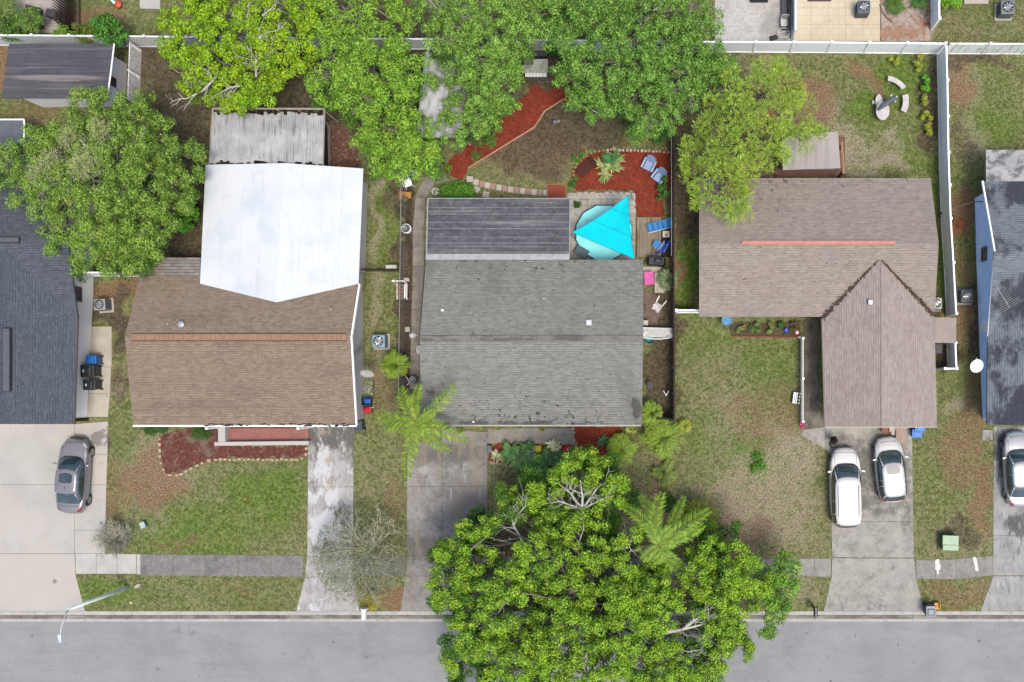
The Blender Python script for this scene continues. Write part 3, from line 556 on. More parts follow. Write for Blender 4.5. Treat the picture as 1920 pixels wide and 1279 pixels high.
window(h, (W(330, 0).x, W(0, 786).y-.03, 1.5), (1.6, .12, 1.2), 0)
m = MB()
for k, (ya, zz_) in enumerate(((650, 1.0), (655, 1.5), (661, 1.9), (640, .7))):
    x = W(683, 0).x; y_ = W(0, ya).y; m.tube([(x+.06, y_, .1), (x+.06, y_, zz_), (x+.06, y_-.5, zz_+.1)], .02, 5)
m.build('conduit', plain('conduit_grey', C(140, 138, 136), .5), h)

# old corrugated patio roof behind the brown house
h = thing('patio_cover', 'rusting corrugated metal patio roof on a timber frame behind the white roof', 'patio cover', W(500, 260))
m = MB(); n = 264; z0, z1 = 2.75, 2.95
for i in range(n+1):
    u = i/n; zz_ = .014*math.cos(u*PI*2*n/4)
    a_ = W(401, 213, z0).lerp(W(608, 213, z0), u); b_ = W(393, 306, z1).lerp(W(605, 310, z1), u)
    a_.y += random.Random(i//8).uniform(-.12, .12); b_.y += random.Random(90+i//8).uniform(-.05, .22)
    m.v += [(a_.x, a_.y, a_.z+zz_), (b_.x, b_.y, b_.z+zz_)]
    if i: m.f.append((2*i-2, 2*i-1, 2*i+1, 2*i)); m.m.append(0)
m.build('corrugated_roof', mk('weathered_zinc', (C(176, 178, 182), C(204, 206, 210), 1), [dict(col=C(120, 118, 118), scale=1.5, st=(4, .3, 1), lo=.52, hi=.66, amt=.75), dict(col=C(222, 224, 228), scale=.8, lo=.5, hi=.6, amt=.5), dict(col=C(132, 92, 70), scale=3, lo=.68, hi=.74, amt=.7)], rough=.6, bump=(30, .1)), h)
rust = mk('rusty_timber', (C(130, 76, 62), C(96, 58, 50), 5), bump=(30, .4)); pale = plain('pale_timber', C(188, 180, 172), .8)
m = MB()
for a_, b_ in (((399, 203), (609, 204)), ((393, 309), (605, 313)), ((399, 203), (392, 309)), ((608, 204), (605, 312))):
    m.tube([W(*a_, 2.66), W(*b_, 2.78 if b_[1] > 300 or a_[1] > 300 else 2.66)], .06, 4)
m.build('frame', pale, h)
for i in range(14):
    m = MB(); x = 402+i*15.7; p0, p1 = W(x, 205, 2.6), W(x-4, 311, 2.75); m.tube([p0, p1], .045, 4); m.build('rafter', rust, h)
for x, y in ((398, 206), (455, 206), (520, 206), (560, 206), (606, 206), (604, 308)):
    m = MB(); p = W(x, y, 2.6); m.tube([(p.x, p.y, 0), (p.x, p.y, 2.6)], .06, 4); m.build('post', pale, h)
m = MB(); m.add([W(614, 237, 0), W(616, 318, 0), W(604, 318, 2.6), W(608, 232, 2.6)], [(0, 1, 2, 3)]); m.build('screen', mk('insect_screen', (C(46, 50, 54), C(58, 62, 66), 2)), h)
m = MB(); m.pxprism([(609, 225), (619, 237), (619, 316), (609, 316)], -.05, .06); m.build('sill', plain('block_sill', C(150, 140, 134), .9), h)
m = MB(); m.pxprism([(392, 240), (612, 240), (612, 320), (392, 320)], -.05, .02); m.build('floor_slab', plain('patio_slab', C(110, 104, 98), .9), h)

# ------------------------------------------------------------------ grey-roofed house in the middle
h = thing('house', 'house with weathered grey shingle roof and dark ribbed patio roof beside the turquoise sail', 'house', W(1000, 640))
m = MB(); m.slab([W(787, 634, ZR), W(1206, 634, ZR), W(1203.5, 797, ZE), W(790, 797, ZE)], .14)
m.slab([W(787, 634, ZR), W(1206, 634, ZR), W(1206, 487, ZE+.05), W(799, 487, ZE+.05)], .14); m.build('roof', SH3, h)
m = MB()
for i in range(44):
    x0 = 789+i*9.45; p0, p1 = W(x0, 640, ZR+.03), W(x0+9.2, 629, ZR+.03)
    m.box(((p0.x+p1.x)/2, (p0.y+p1.y)/2, ZR+.02), (p1.x-p0.x, p1.y-p0.y, .05), ry=R(-1))
m.build('ridge_cap', mk('ridge_cap_grey', (C(128, 126, 122), C(146, 144, 140), 2), [dict(col=C(88, 88, 84), scale=1.1, st=(.5, 2, 1), lo=.45, hi=.6, amt=.7)], bump=(40, .4)), h)
m = MB(); p0, p1 = W(805, 798, 2.5), W(1202, 798, 2.5); m.box(((p0.x+p1.x)/2, p0.y, 2.55), (p1.x-p0.x, .09, .12)); m.build('gutter', mk('old_white_gutter', (C(206, 204, 198), C(180, 176, 168), 2), [dict(col=C(90, 84, 70), scale=2, st=(.5, 1, 1), lo=.6, hi=.7, amt=.6)]), h)
m = MB(); m.prism([W(824, 504), W(1192, 504), W(1192, 785), W(818, 785)], -.1, 2.5); m.build('wall', stucco('beige_stucco', C(190, 184, 172)), h)
for x0 in (815, 1192):
    m = MB(); xx = W(x0, 0).x; m.add([(xx, W(0, 495).y, 2.5), (xx, W(0, 785).y, 2.5), (xx, W(787, 634, ZR).y, 3.78)], [(0, 1, 2)]); m.build('gable', stucco('beige_gable', C(186, 180, 168)), h)
m = MB(); m.slab([W(803, 373, 2.42), W(1068, 373, 2.42), W(1067, 486, 2.66), W(800, 486, 2.66)], .08)
o = m.build('patio_roof', mk('blackened_metal', (C(78, 80, 88), C(104, 106, 114), .8), [dict(col=C(56, 58, 66), scale=.9, st=(.8, 1.6, 1), rough=.8, lo=.36, hi=.7, amt=.8), dict(col=C(150, 152, 158), scale=4, rough=.85, lo=.48, hi=.72, amt=.7), dict(col=C(172, 174, 180), scale=1.2, st=(.15, 4, 1), lo=.5, hi=.75, amt=.6)], rough=.6, bump=(30, .15)), h)
m = MB()
for k, yy in enumerate((389, 401, 416.5, 428.5, 444.5, 455.5, 473)):
    z_ = 2.42+(yy-373)/113*.24; m.tube([W(802.6-(yy-373)/113*2.6, yy, z_+.01), W(1067.5, yy, z_+.01)], .028 if k % 2 else .018, 4)
m.build('roof_rib', mk('rib_grey', (C(168, 170, 176), C(130, 132, 140), 2)), h)
m = MB(); m.tube([W(802, 372, 2.43), W(799, 486, 2.67)], .045, 4); m.tube([W(1068.5, 372, 2.43), W(1067.5, 486, 2.67)], .03, 4); m.tube([W(802, 372, 2.4), W(1069, 372, 2.4)], .03, 4); m.slab([W(800, 476, 2.67), W(1067, 476, 2.67), W(1067, 487, 2.69), W(799, 487, 2.69)], .03)
m.build('flashing', mk('pale_flashing', (C(196, 198, 202), C(174, 176, 180), 3), [dict(col=C(110, 110, 112), scale=5, lo=.56, hi=.7, amt=.5)]), h)
m = MB(); m.pxprism([(812, 380), (1060, 380), (1060, 492), (812, 492)], -.05, .05); m.build('porch_floor', plain('porch_slab', C(150, 146, 140), .9), h)
for x in (806, 870, 935, 1000, 1062):
    m = MB(); p = W(x, 377, 2.3); m.box((p.x, p.y, 1.18), (.1, .1, 2.35)); m.build('post', whitem, h)
m = MB(); p = W(1104, 605, 3.75); m.box((p.x, p.y, 3.78), (.34, .34, .2), mi=0); m.box((p.x, p.y-.0, 3.895), (.24, .24, .06), mi=1)
m.build('roof_vent', [plain('vent_white', C(206, 212, 222), .5), plain('vent_lid', C(232, 240, 250), .4)], h, bevel=.015)
for x, y, r_ in ((830, 582, .07), (1123, 611, .05), (888, 791, .05), (1020, 560, .03)):
    m = MB(); p = W(x, y, 3.6 if y < 700 else 2.75); m.lathe([(r_, -.5), (r_, .12), (.001, .13)], p, 10); m.build('vent_pipe', whitem, h)
m = MB(); m.box((W(870, 0).x, W(0, 785).y-.04, 1.1), (2.6, .08, 2.15)); m.build('garage_door', whitem, h)
window(h, (W(1120, 0).x, W(0, 785).y-.04, 1.5), (1.6, .12, 1.2), 0)
m = MB(); m.box((W(1010, 0).x, W(0, 785).y-.04, 1.1), (.95, .08, 2.1)); m.build('door', plain('teal_door', C(40, 96, 90), .4), h)

# ------------------------------------------------------------------ L-shaped house at the right
h = thing('house', 'L-shaped house with pinkish grey shingle roof and a pink ridge vent', 'house', W(1600, 560))
m = MB(); m.slab([W(1311, 457, ZR), W(1760, 457, ZR), W(1745, 334, ZE), W(1311, 334, ZE)], .14)
m.slab([W(1311, 457, ZR), W(1760, 457, ZR), W(1752, 594, ZE), W(1311, 594, ZE)], .14); m.build('roof', SH4, h)
m = MB(); zw = 3.62
m.slab([W(1649, 480, zw+.03), W(1652, 800, zw-.02), W(1546, 800, ZE+.02), W(1540, 596, ZE+.02)], .14)
m.slab([W(1649, 480, zw+.03), W(1652, 800, zw-.02), W(1757, 800, ZE+.02), W(1752, 592, ZE+.02)], .14); m.build('roof', SH4w, h)
m = MB(); m.tube([W(1652, 487, zw+.03), W(1652.5, 799, zw)], .05, 4); m.build('ridge_cap', plain('ridge_pale', C(176, 160, 154), .9), h)
m = MB(); p0, p1 = W(1391, 455, ZR+.06), W(1679, 455, ZR+.06); m.box(((p0.x+p1.x)/2, p0.y, ZR+.05), (p1.x-p0.x, .22, .08), ry=0); m.build('ridge_vent', mk('pink_ridge', (C(224, 158, 150), C(206, 140, 132), 3)), h)
m = MB(); rng = random.Random(8); lfm = plain('valley_leaves', C(84, 66, 54), .95, var=.3, scale=6)
for (xa, ya, za_), (xb, yb, zb_) in (((1647, 488, 3.66), (1541, 598, 2.66)), ((1653, 488, 3.66), (1751, 592, 2.66))):
    for k in range(260):
        t = rng.random()**.8; p = W(xa+(xb-xa)*t, ya+(yb-ya)*t, za_+(zb_-za_)*t+.03); wd = .03+.11*t
        m.box(p+Vector((rng.gauss(0, wd*.6), rng.gauss(0, wd*.5), 0)), (rng.uniform(.05, .15), rng.uniform(.03, .07), .02), math.atan2(-(yb-ya), xb-xa)+rng.gauss(0, .25))
    m.build('leaf_litter', lfm, h); m = MB()
m = MB(); p0, p1 = W(1541, 600, 2.6), W(1546.5, 800, 2.6); m.tube([p0, p1], .055, 6); m.build('gutter', plain('taupe_gutter', C(134, 122, 116), .6), h)
m = MB(); p0, p1 = W(1546, 801, 2.55), W(1757, 801, 2.55); m.box(((p0.x+p1.x)/2, p0.y, 2.5), (p1.x-p0.x, .05, .14)); m.build('fascia', plain('cream_fascia', C(214, 206, 190), .6), h)
m = MB(); m.prism([W(1322, 362), W(1712, 362), W(1712, 584), W(1322, 584)], -.1, 2.5); m.prism([W(1553, 583.5), W(1723, 583.5), W(1723, 788), W(1553, 788)], -.1, 2.5)
m.build('wall', stucco('cream_stucco', C(204, 196, 182)), h)
m = MB(); y_ = W(0, 788).y; m.add([(W(1553, 0).x, y_, 2.5), (W(1723, 0).x, y_, 2.5), (W(1650, 0).x, y_, 3.42)], [(0, 1, 2)]); m.build('gable', stucco('cream_gable', C(204, 196, 182)), h)
for x0 in (1322, 1712):
    m = MB(); xx = W(x0, 0).x; m.add([(xx, W(0, 364).y, 2.5), (xx, W(0, 584).y, 2.5), (xx, W(1311, 457, ZR).y, 3.78)], [(0, 1, 2)]); m.build('gable', stucco('side_gable', C(204, 196, 182)), h)
m = MB(); p = W(1631.5, 567, 3.5); m.box((p.x, p.y, 3.5), (.25, .27, .24), mi=0); p = W(1626, 564, 3.4); m.box((p.x, p.y, 3.4), (.12, .3, .1), mi=1); m.build('roof_vent', [plain('vent_w4', C(226, 230, 236), .4), plain('vent_g4', C(110, 120, 134), .6)], h)
m = MB(); m.box((W(1640, 0).x, W(0, 788).y-.04, 1.1), (4.8, .08, 2.15)); m.build('garage_door', whitem, h)
window(h, (W(1430, 0).x, W(0, 584).y-.04, 1.5), (1.8, .12, 1.2), 0)
m = MB(); m.slab([W(1752.5, 595, 2.2), W(1793, 596, 2.15), W(1793, 643, 2.1), W(1752.5, 643, 2.15)], .06); m.build('side_awning', mk('taupe_panel', (C(168, 154, 148), C(180, 166, 160), 1)), h)
m = MB()
for x, y in ((1789, 600), (1789, 640)): p = W(x, y, 2.1); m = MB(); m.tube([(p.x, p.y, 0), (p.x, p.y, 2.08)], .04, 6); m.build('awning_post', whitem, h)

# ------------------------------------------------------------------ blue-walled house at the right edge
h = thing('house', 'house with light blue clapboard wall and black-streaked shingle roof at the right edge', 'house', W(1900, 560))
xr = 2250
m = MB(); m.slab([W(1864, 471, ZR), W(xr, 471, ZR), W(xr, 632, ZE), W(1852.5, 632, ZE)], .14)
m.slab([W(1864, 471, ZR), W(xr, 471, ZR), W(xr, 340, ZE), W(1843, 340, ZE)], .14); m.build('roof', SH5, h)
m = MB(); m.slab([W(2000, 500, ZR-.1), W(2000, 797, ZR-.1), W(1850, 797, ZE+.01), W(1852, 626, ZE+.01)], .14); m.slab([W(2000, 500, ZR-.1), W(2000, 797, ZR-.1), W(2140, 797, ZE), W(2140, 626, ZE)], .14)
m.build('roof', SH5w, h)
m = MB(); m.slab([W(1848.5, 281, 2.4), W(xr, 281, 2.4), W(xr, 341, 2.55), W(1849, 341, 2.55)], .08)
m.build('patio_roof', mk('grimy_metal', (C(170, 170, 172), C(196, 196, 198), .8), [dict(col=C(104, 106, 110), scale=1.4, st=(1, 1.4, 1), lo=.46, hi=.62, amt=.9), dict(col=C(214, 214, 216), scale=1.1, st=(.3, 3, 1), lo=.6, hi=.7, amt=.5)], bump=(30, .1)), h)
blue = mk('blue_clapboard', ((.36, .5, .68), (.42, .56, .74), 1), [dict(col=(.26, .38, .56), scale=2, st=(1, 5, 1), lo=.55, hi=.7, amt=.6)], rough=.6)
m = MB(); m.prism([W(1827.5, 372), W(xr, 372), W(xr, 786), W(1842.5, 786), W(1836, 640), W(1831, 500)], -.1, 2.5)
m.add([Vector((W(1827.5, 0).x, W(0, 372).y, 2.5)), Vector((W(1836, 0).x, W(0, 632).y, 2.5)), Vector((W(1831.5, 0).x, W(1864, 471, ZR).y, 3.75))], [(0, 1, 2)])
for k in range(15):    # laps of the clapboard
    z_ = .15+k*.16; pts = [(1827.5, 373), (1831, 500), (1836, 640), (1842.5, 786)]
    for a_, b_ in zip(pts[:-1], pts[1:]): m.tube([W(*a_)+Vector((-.012, 0, z_)), W(*b_)+Vector((-.012, 0, z_))], .014, 3)
m.build('wall', blue, h)
p = W(1829, 470); window(h, (p.x-.03, W(1848, 477, 1.6).y, 1.7), (.85, .12, .8), PI/2-.03, mat_f=plain('olive_frame', C(112, 108, 96), .5))
m = MB(); p = W(1836.5, 622); m.box((p.x-.01, W(0, 613).y, 1.2), (.1, .8, 1.9)); m.build('door', whitem, h)
m = MB(); m.slab([W(1841, 339, ZE), W(1844, 339, ZE), W(1867, 471, ZR), W(1864, 471, ZR)][::1], .16); m.slab([W(1864, 471, ZR-.01), W(1866.5, 471, ZR-.01), W(1854, 632, ZE-.01), W(1851.5, 632, ZE-.01)], .16); m.build('fascia', whitem, h)
m = MB(); A = W(1870, 540, 4.9); B = W(1893, 577, 4.9); m.tube([A, B], .025, 5); dr = (B-A).normalized(); pr = Vector((-dr.y, dr.x, 0))
for k in range(12):
    t = k/11; L = .32+.5*t*(k > 8)+.12*abs(math.sin(k)); c_ = A.lerp(B, t); m.tube([c_-pr*L, c_+pr*L], .012, 4)
c_ = A.lerp(B, .75); m.tube([(c_.x, c_.y, 3.0), (c_.x, c_.y, 4.95)], .025, 6)
m.build('antenna', plain('antenna_alu', C(210, 212, 216), .4, .6), h)
# ------------------------------------------------------------------ foliage
def leafmat(name, trans=.16):
    b = NB(name); at = b.node('ShaderNodeAttribute', attribute_name='Col')
    c = b.mix(b.step(b.noise(14, 2), .35, .65, 0, .35), at.outputs['Color'], (.05, .1, .02), 'MULTIPLY') if False else at.outputs['Color']
    b.L.new(c, b.p.inputs['Base Color']); b.p.inputs['Roughness'].default_value = .55; b.p.inputs['Specular IOR Level'].default_value = .3
    t = b.node('ShaderNodeBsdfTranslucent'); b.L.new(c, t.inputs['Color'])
    mx = b.node('ShaderNodeMixShader'); mx.inputs[0].default_value = trans
    b.L.new(b.p.outputs[0], mx.inputs[1]); b.L.new(t.outputs[0], mx.inputs[2])
    b.L.new(mx.outputs[0], b.N['Material Output'].inputs['Surface']); return b.m
LEAF = leafmat('leaf')
BARK = mk('pale_bark', (C(150, 144, 134), C(184, 178, 168), 4), [dict(col=C(104, 98, 88), scale=6, lo=.5, hi=.66, amt=.6)], bump=(30, .5))
BARKG = mk('grey_bark', (C(206, 206, 196), C(226, 226, 218), 4), [dict(col=C(126, 124, 112), scale=6, lo=.5, hi=.66, amt=.5)], bump=(30, .5))
LIMB = mk('limb_bark', (C(124, 120, 106), C(156, 150, 136), 4), bump=(30, .5))
BARKB = mk('brown_bark', (C(110, 92, 76), C(140, 118, 100), 4), bump=(30, .6))
def norm(a): return a/np.maximum(np.linalg.norm(a, axis=1, keepdims=True), 1e-6)
def leaves(P, N, L, Wd, cols, rng, up=.35, tilt=.6):
    """rhombic leaves at points P facing about N"""
    n = len(P)
    nn = norm(N+rng.normal(0, tilt, (n, 3))+np.array([0, 0, up]))
    d = norm(np.cross(nn, rng.normal(0, 1, (n, 3)))); s_ = np.cross(nn, d)
    L = L*rng.uniform(.7, 1.3, (n, 1)); Wd = Wd*rng.uniform(.7, 1.3, (n, 1))
    V = np.stack([P-d*L*.5, P+s_*Wd*.5-d*L*.05, P+d*L*.5-nn*L*.12, P-s_*Wd*.5-d*L*.05], 1).reshape(-1, 3)
    return V, np.repeat(cols, 4, axis=0)
def needles(P, N, L, Wd, cols, rng, tilt=.3):
    n = len(P); d = norm(N+rng.normal(0, .3, (n, 3))); s_ = norm(np.cross(d, np.array([0, 0, 1.0])+rng.normal(0, .3, (n, 3))))
    L = L*rng.uniform(.7, 1.3, (n, 1)); Wd = Wd*rng.uniform(.7, 1.3, (n, 1))
    V = np.stack([P, P+d*L*.5+s_*Wd*.5, P+d*L, P+d*L*.5-s_*Wd*.5], 1).reshape(-1, 3)
    return V, np.repeat(cols, 4, axis=0)
def palette(rng, n, cols, wts):
    c = np.array(cols); i = rng.choice(len(cols), n, p=np.array(wts)/sum(wts)); j = rng.choice(len(cols), n, p=np.array(wts)/sum(wts)); t = rng.random((n, 1))*.5
    return c[i]*(1-t)+c[j]*t
class Cloud:
    def __init__(s): s.V = []; s.C = []
    def add(s, V, C_): s.V.append(V); s.C.append(C_)
    def build(s, name, parent, origin=None, gainrgb=(1.1, 1.12, 1.1)):
        V = np.concatenate(s.V); Cc = np.clip(np.concatenate(s.C)*np.array(gainrgb), 0, .7); n = len(V)//4
        return fastmesh(name, V, np.arange(4*n).reshape(-1, 4), Cc, LEAF, parent, origin if origin is not None else parent.location)
def limb(m, A, B, r0, r1, rng, sag=.12, k=5, n=5, mi=0):
    A, B = Vector(A), Vector(B); d = (B-A).length; off = Vector((rng.gauss(0, sag*d), rng.gauss(0, sag*d), abs(rng.gauss(0, sag*d*.5))))
    P = [A.lerp(B, t)+off*math.sin(PI*t)+Vector((rng.gauss(0, .03*d), rng.gauss(0, .03*d), rng.gauss(0, .02*d)))*(0 < i < k) for i, t in ((i, i/k) for i in range(k+1))]
    m.tube(P, [r0+(r1-r0)*i/k for i in range(k+1)], n, mi, cap=False); return P

def tree(name, label, cat, base, blobs, leaf=(.15, .09), dens=420, sub=.42, cols=None, wts=None, tips=None, seed=1, bark=BARK, trunk_r=.22, group=None,
         squash=.75, rough=.28, under=.35, bare=(), fork=.4, twigs=4, tilt=.6, star=False, fill=.25, grow=1.0, gn=(1.62, 1.9, 1.5), dead=()):
    """blobs = (px, py, radius px, height of the lobe's top). Each lobe carries many small leaf clumps."""
    rng = np.random.default_rng(seed); rr = random.Random(seed)
    b0 = W(*base); root = thing(name, label, cat, b0, group=group)
    zmax = max(b[3] for b in blobs)
    tm = MB(); zf = zmax*fork
    cen = sum((W(b[0], b[1], b[3]) for b in blobs), Vector())/len(blobs)
    top = Vector((b0.x*.75+cen.x*.25, b0.y*.75+cen.y*.25, zf))
    tm.tube([b0+Vector((0, 0, -.1)), b0+Vector((0, 0, .25)), b0.lerp(top, .55)+Vector((rr.gauss(0, .12), rr.gauss(0, .12), 0)), top], [trunk_r*1.6, trunk_r*1.1, trunk_r*.9, trunk_r*.75], 10)
    cl = Cloud()
    hubs = []
    extra = []
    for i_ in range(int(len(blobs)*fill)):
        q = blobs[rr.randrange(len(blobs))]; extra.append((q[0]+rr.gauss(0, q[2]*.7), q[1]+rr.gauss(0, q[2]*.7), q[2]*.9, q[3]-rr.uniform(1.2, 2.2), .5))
    for px, py, rp, zt, *low in list(blobs)+extra:
        rp = rp*grow; lowf = low[0] if low else 1.0
        Rm = rp/S*(HCAM-zt)/HCAM; c = W(px, py, zt); c.z = zt-Rm*squash
        # limb from a shared fork
        if hubs and rr.random() < .6:
            h_ = min(hubs, key=lambda q: (q-c).length); A = h_ if (h_-top).length < (c-top).length else top
        else: A = top
        P = limb(tm, A, c-Vector((0, 0, Rm*.15)), min(.075, trunk_r*.38), min(.035, trunk_r*.16), rr, .1); hubs.append(P[3])
        ns = max(5, int(3.1*(Rm/sub)**2*.42))
        dirs = norm(rng.normal(0, 1, (ns*2, 3)))
        dirs[:, 2] = np.where(rng.random(ns*2) < 1-under, np.abs(dirs[:, 2]), dirs[:, 2]*.6)
        keep = []
        for d_ in dirs:     # keep clumps apart so that gaps show between them
            q = np.array(c)+d_*Rm*np.array([1, 1, squash])*(1-rough*rng.random()*1.3)
            if all(np.linalg.norm(q-k_) > sub*.72 for k_ in keep): keep.append(q)
            if len(keep) >= ns: break
        for q in keep:
            r_ = sub*rng.uniform(.7, 1.25); n = int(dens*r_*r_*2.2)
            dd = norm(rng.normal(0, 1, (n, 3))); dd[:, 2] = np.where(rng.random(n) < .75, np.abs(dd[:, 2]), dd[:, 2])
            P_ = q+dd*r_*np.array([1, 1, .75])*rng.uniform(.45, 1.08, (n, 1))
            base_c = palette(rng, 1, cols, wts)[0]*rng.uniform(.5, 1.25)
            col = palette(rng, n, cols, wts)*.35+base_c*.65
            if lowf < 1: col = (col*.4+np.array(cols[-1] if cols[-1][1] < cols[0][1] else cols[-2])*.6)*.8  # lower filler lobes coloured darker: crown depth shade put into the leaves
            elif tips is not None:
                t = (np.clip((dd[:, 2:3]-.2)*1.4, 0, 1)*rng.random((n, 1))); col = col*(1-t)+np.array(tips)*t  # upward leaves lightened to the tip colour: new growth and painted highlight together
            col *= rng.uniform(.68, 1.3, (n, 1))
            Nn = dd*.8 if not star else dd*.2
            V_, C_ = (needles if star else leaves)(P_, dd if star else Nn, leaf[0], leaf[1], col, rng, tilt=tilt)
            cl.add(V_, C_)
            if rng.random() < twigs/8: limb(tm, P[4], Vector(q), trunk_r*.08, .012, rr, .12, k=3, n=4)
    for bp in bare:       # bare pale branches lying open between the lobes: (points px, z, r0)
        pts, zb_, r0 = bp
        Q = [W(x, y, zb_[i] if isinstance(zb_, (list, tuple)) else zb_) for i, (x, y) in enumerate(pts)]
        tm.tube(Q, [r0*(1-.75*i/(len(Q)-1)) for i in range(len(Q))], 5, mi=1, cap=False)
        for i in range(1, len(Q)):
            for k in range(3):
                a_ = Q[i-1].lerp(Q[i], rr.random()); d = (Q[i]-Q[i-1]).normalized()
                d = Matrix.Rotation(rr.choice((-1, 1))*rr.uniform(.5, 1.0), 3, 'Z') @ d
                e = a_+d*rr.uniform(.3, .9)+Vector((0, 0, rr.uniform(0, .4)))
                PP = limb(tm, a_, e, r0*.3, .012, rr, .1, k=3, n=4, mi=1)
                for _ in range(2): limb(tm, PP[2], e+Vector((rr.gauss(0, .3), rr.gauss(0, .3), .1)), .014, .006, rr, .1, k=2, n=3, mi=1)
    for px, py, rp, z_, cc in dead:
        c = W(px, py, z_); k = int(rp*(28 if len(cc) > 2 else 60)); dd = norm(rng.normal(0, 1, (k, 3))); P_ = np.array(c)+dd*rp/S*np.array([1, 1, .3])*rng.uniform(.1, 1, (k, 1))
        V_, C_ = needles(P_, dd, .2, .025, palette(rng, k, cc, [1]*len(cc))*rng.uniform(.7, 1.2, (k, 1)), rng); cl.add(V_, C_)
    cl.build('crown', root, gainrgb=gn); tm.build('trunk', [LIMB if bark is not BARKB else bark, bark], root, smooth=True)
    return root

Y1, Y2, G1, G2, D1 = C(158, 184, 44), C(124, 162, 40), C(88, 140, 46), C(66, 114, 40), C(44, 84, 34)
# big street tree
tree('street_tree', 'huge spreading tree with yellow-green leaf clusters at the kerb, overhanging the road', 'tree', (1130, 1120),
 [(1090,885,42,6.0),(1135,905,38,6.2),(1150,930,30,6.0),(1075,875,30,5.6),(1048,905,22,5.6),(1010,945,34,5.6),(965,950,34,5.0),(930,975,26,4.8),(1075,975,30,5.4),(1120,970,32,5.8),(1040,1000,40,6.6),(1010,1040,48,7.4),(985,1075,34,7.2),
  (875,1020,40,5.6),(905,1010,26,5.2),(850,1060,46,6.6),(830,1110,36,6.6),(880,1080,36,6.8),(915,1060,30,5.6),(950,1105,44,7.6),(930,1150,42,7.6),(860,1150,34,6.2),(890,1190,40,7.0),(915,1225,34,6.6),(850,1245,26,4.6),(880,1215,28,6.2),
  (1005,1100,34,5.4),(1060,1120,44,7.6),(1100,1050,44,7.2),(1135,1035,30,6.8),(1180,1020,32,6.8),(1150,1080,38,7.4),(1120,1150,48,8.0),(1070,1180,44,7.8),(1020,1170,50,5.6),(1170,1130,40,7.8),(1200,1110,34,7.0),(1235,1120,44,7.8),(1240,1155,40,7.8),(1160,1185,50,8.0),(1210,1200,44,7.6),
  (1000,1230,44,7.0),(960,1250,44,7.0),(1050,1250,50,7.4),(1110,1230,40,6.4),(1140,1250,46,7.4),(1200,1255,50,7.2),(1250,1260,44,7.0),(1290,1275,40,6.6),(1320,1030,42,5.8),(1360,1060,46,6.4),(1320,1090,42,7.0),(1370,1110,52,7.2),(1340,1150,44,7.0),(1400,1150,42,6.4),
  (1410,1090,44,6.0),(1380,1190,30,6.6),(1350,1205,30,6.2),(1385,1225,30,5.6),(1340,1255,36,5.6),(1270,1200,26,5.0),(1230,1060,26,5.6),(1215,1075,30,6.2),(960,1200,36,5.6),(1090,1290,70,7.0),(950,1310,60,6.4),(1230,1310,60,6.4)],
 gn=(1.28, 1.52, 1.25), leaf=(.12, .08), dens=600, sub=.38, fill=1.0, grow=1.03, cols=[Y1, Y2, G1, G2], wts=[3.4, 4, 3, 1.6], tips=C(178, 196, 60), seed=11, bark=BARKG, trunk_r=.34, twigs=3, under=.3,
 bare=[([(1092,955),(1092,930),(1088,900)],[5.2,5.6,5.8],.1),([(1092,955),(1070,925),(1045,905)],[5.2,5.4,5.5],.08),([(1092,955),(1120,915),(1140,900)],[5.2,5.6,5.8],.08),([(1092,955),(1050,940),(1015,945)],[5.2,5.3,5.4],.08),([(1092,955),(1130,935),(1150,930)],[5.2,5.6,5.8],.06),
       ([(980,1015),(963,985),(955,950)],[5,5,5.2],.09),([(963,985),(975,960),(985,950)],[5,5.2,5.3],.06),([(1080,1035),(1088,1010),(1095,990)],[5,5.5,5.6],.07),([(1080,1035),(1065,1020)],[5,5.3],.05),
       ([(1225,1190),(1280,1180),(1320,1150),(1325,1125)],[5.4,5.6,5.8,6.0],.14),([(1280,1180),(1320,1170),(1340,1150)],[5.6,5.8,6.0],.09),([(1225,1190),(1260,1215),(1300,1250),(1320,1252)],[5.4,5.5,5.6,5.6],.12),([(1260,1215),(1290,1222),(1315,1218)],[5.5,5.6,5.7],.07),
       ([(1160,1140),(1150,1115),(1148,1095)],[5.8,6.2,6.6],.08),([(1185,1145),(1200,1125)],[6,6.4],.06),([(1162,1070),(1175,1040),(1185,1030)],[5.6,6.0,6.3],.08),([(1055,1060),(1035,1050),(1020,1062)],[5.6,5.8,6],.08),([(1100,1110),(1085,1100)],[6,6.4],.05),([(1050,1275),(1075,1255),(1100,1240)],[5.6,6,6.2],.09)])
tree('young_tree', 'small loose bright green tree leaning over the kerb beside the far pavement end', 'tree', (1462, 1100),
 [(1440,1090,30,4.4),(1465,1070,34,4.6),(1485,1060,24,4.2),(1480,1095,26,4.4),(1455,1120,26,4.4),(1465,1140,22,4.0),(1448,1160,18,3.6),(1440,1185,12,3.2),(1430,1120,24,4.6)],
 leaf=(.15, .08), dens=330, sub=.36, cols=[C(112, 150, 52), C(92, 132, 46), C(140, 160, 60)], wts=[3, 2, 1], seed=12, trunk_r=.1, bark=BARKG)
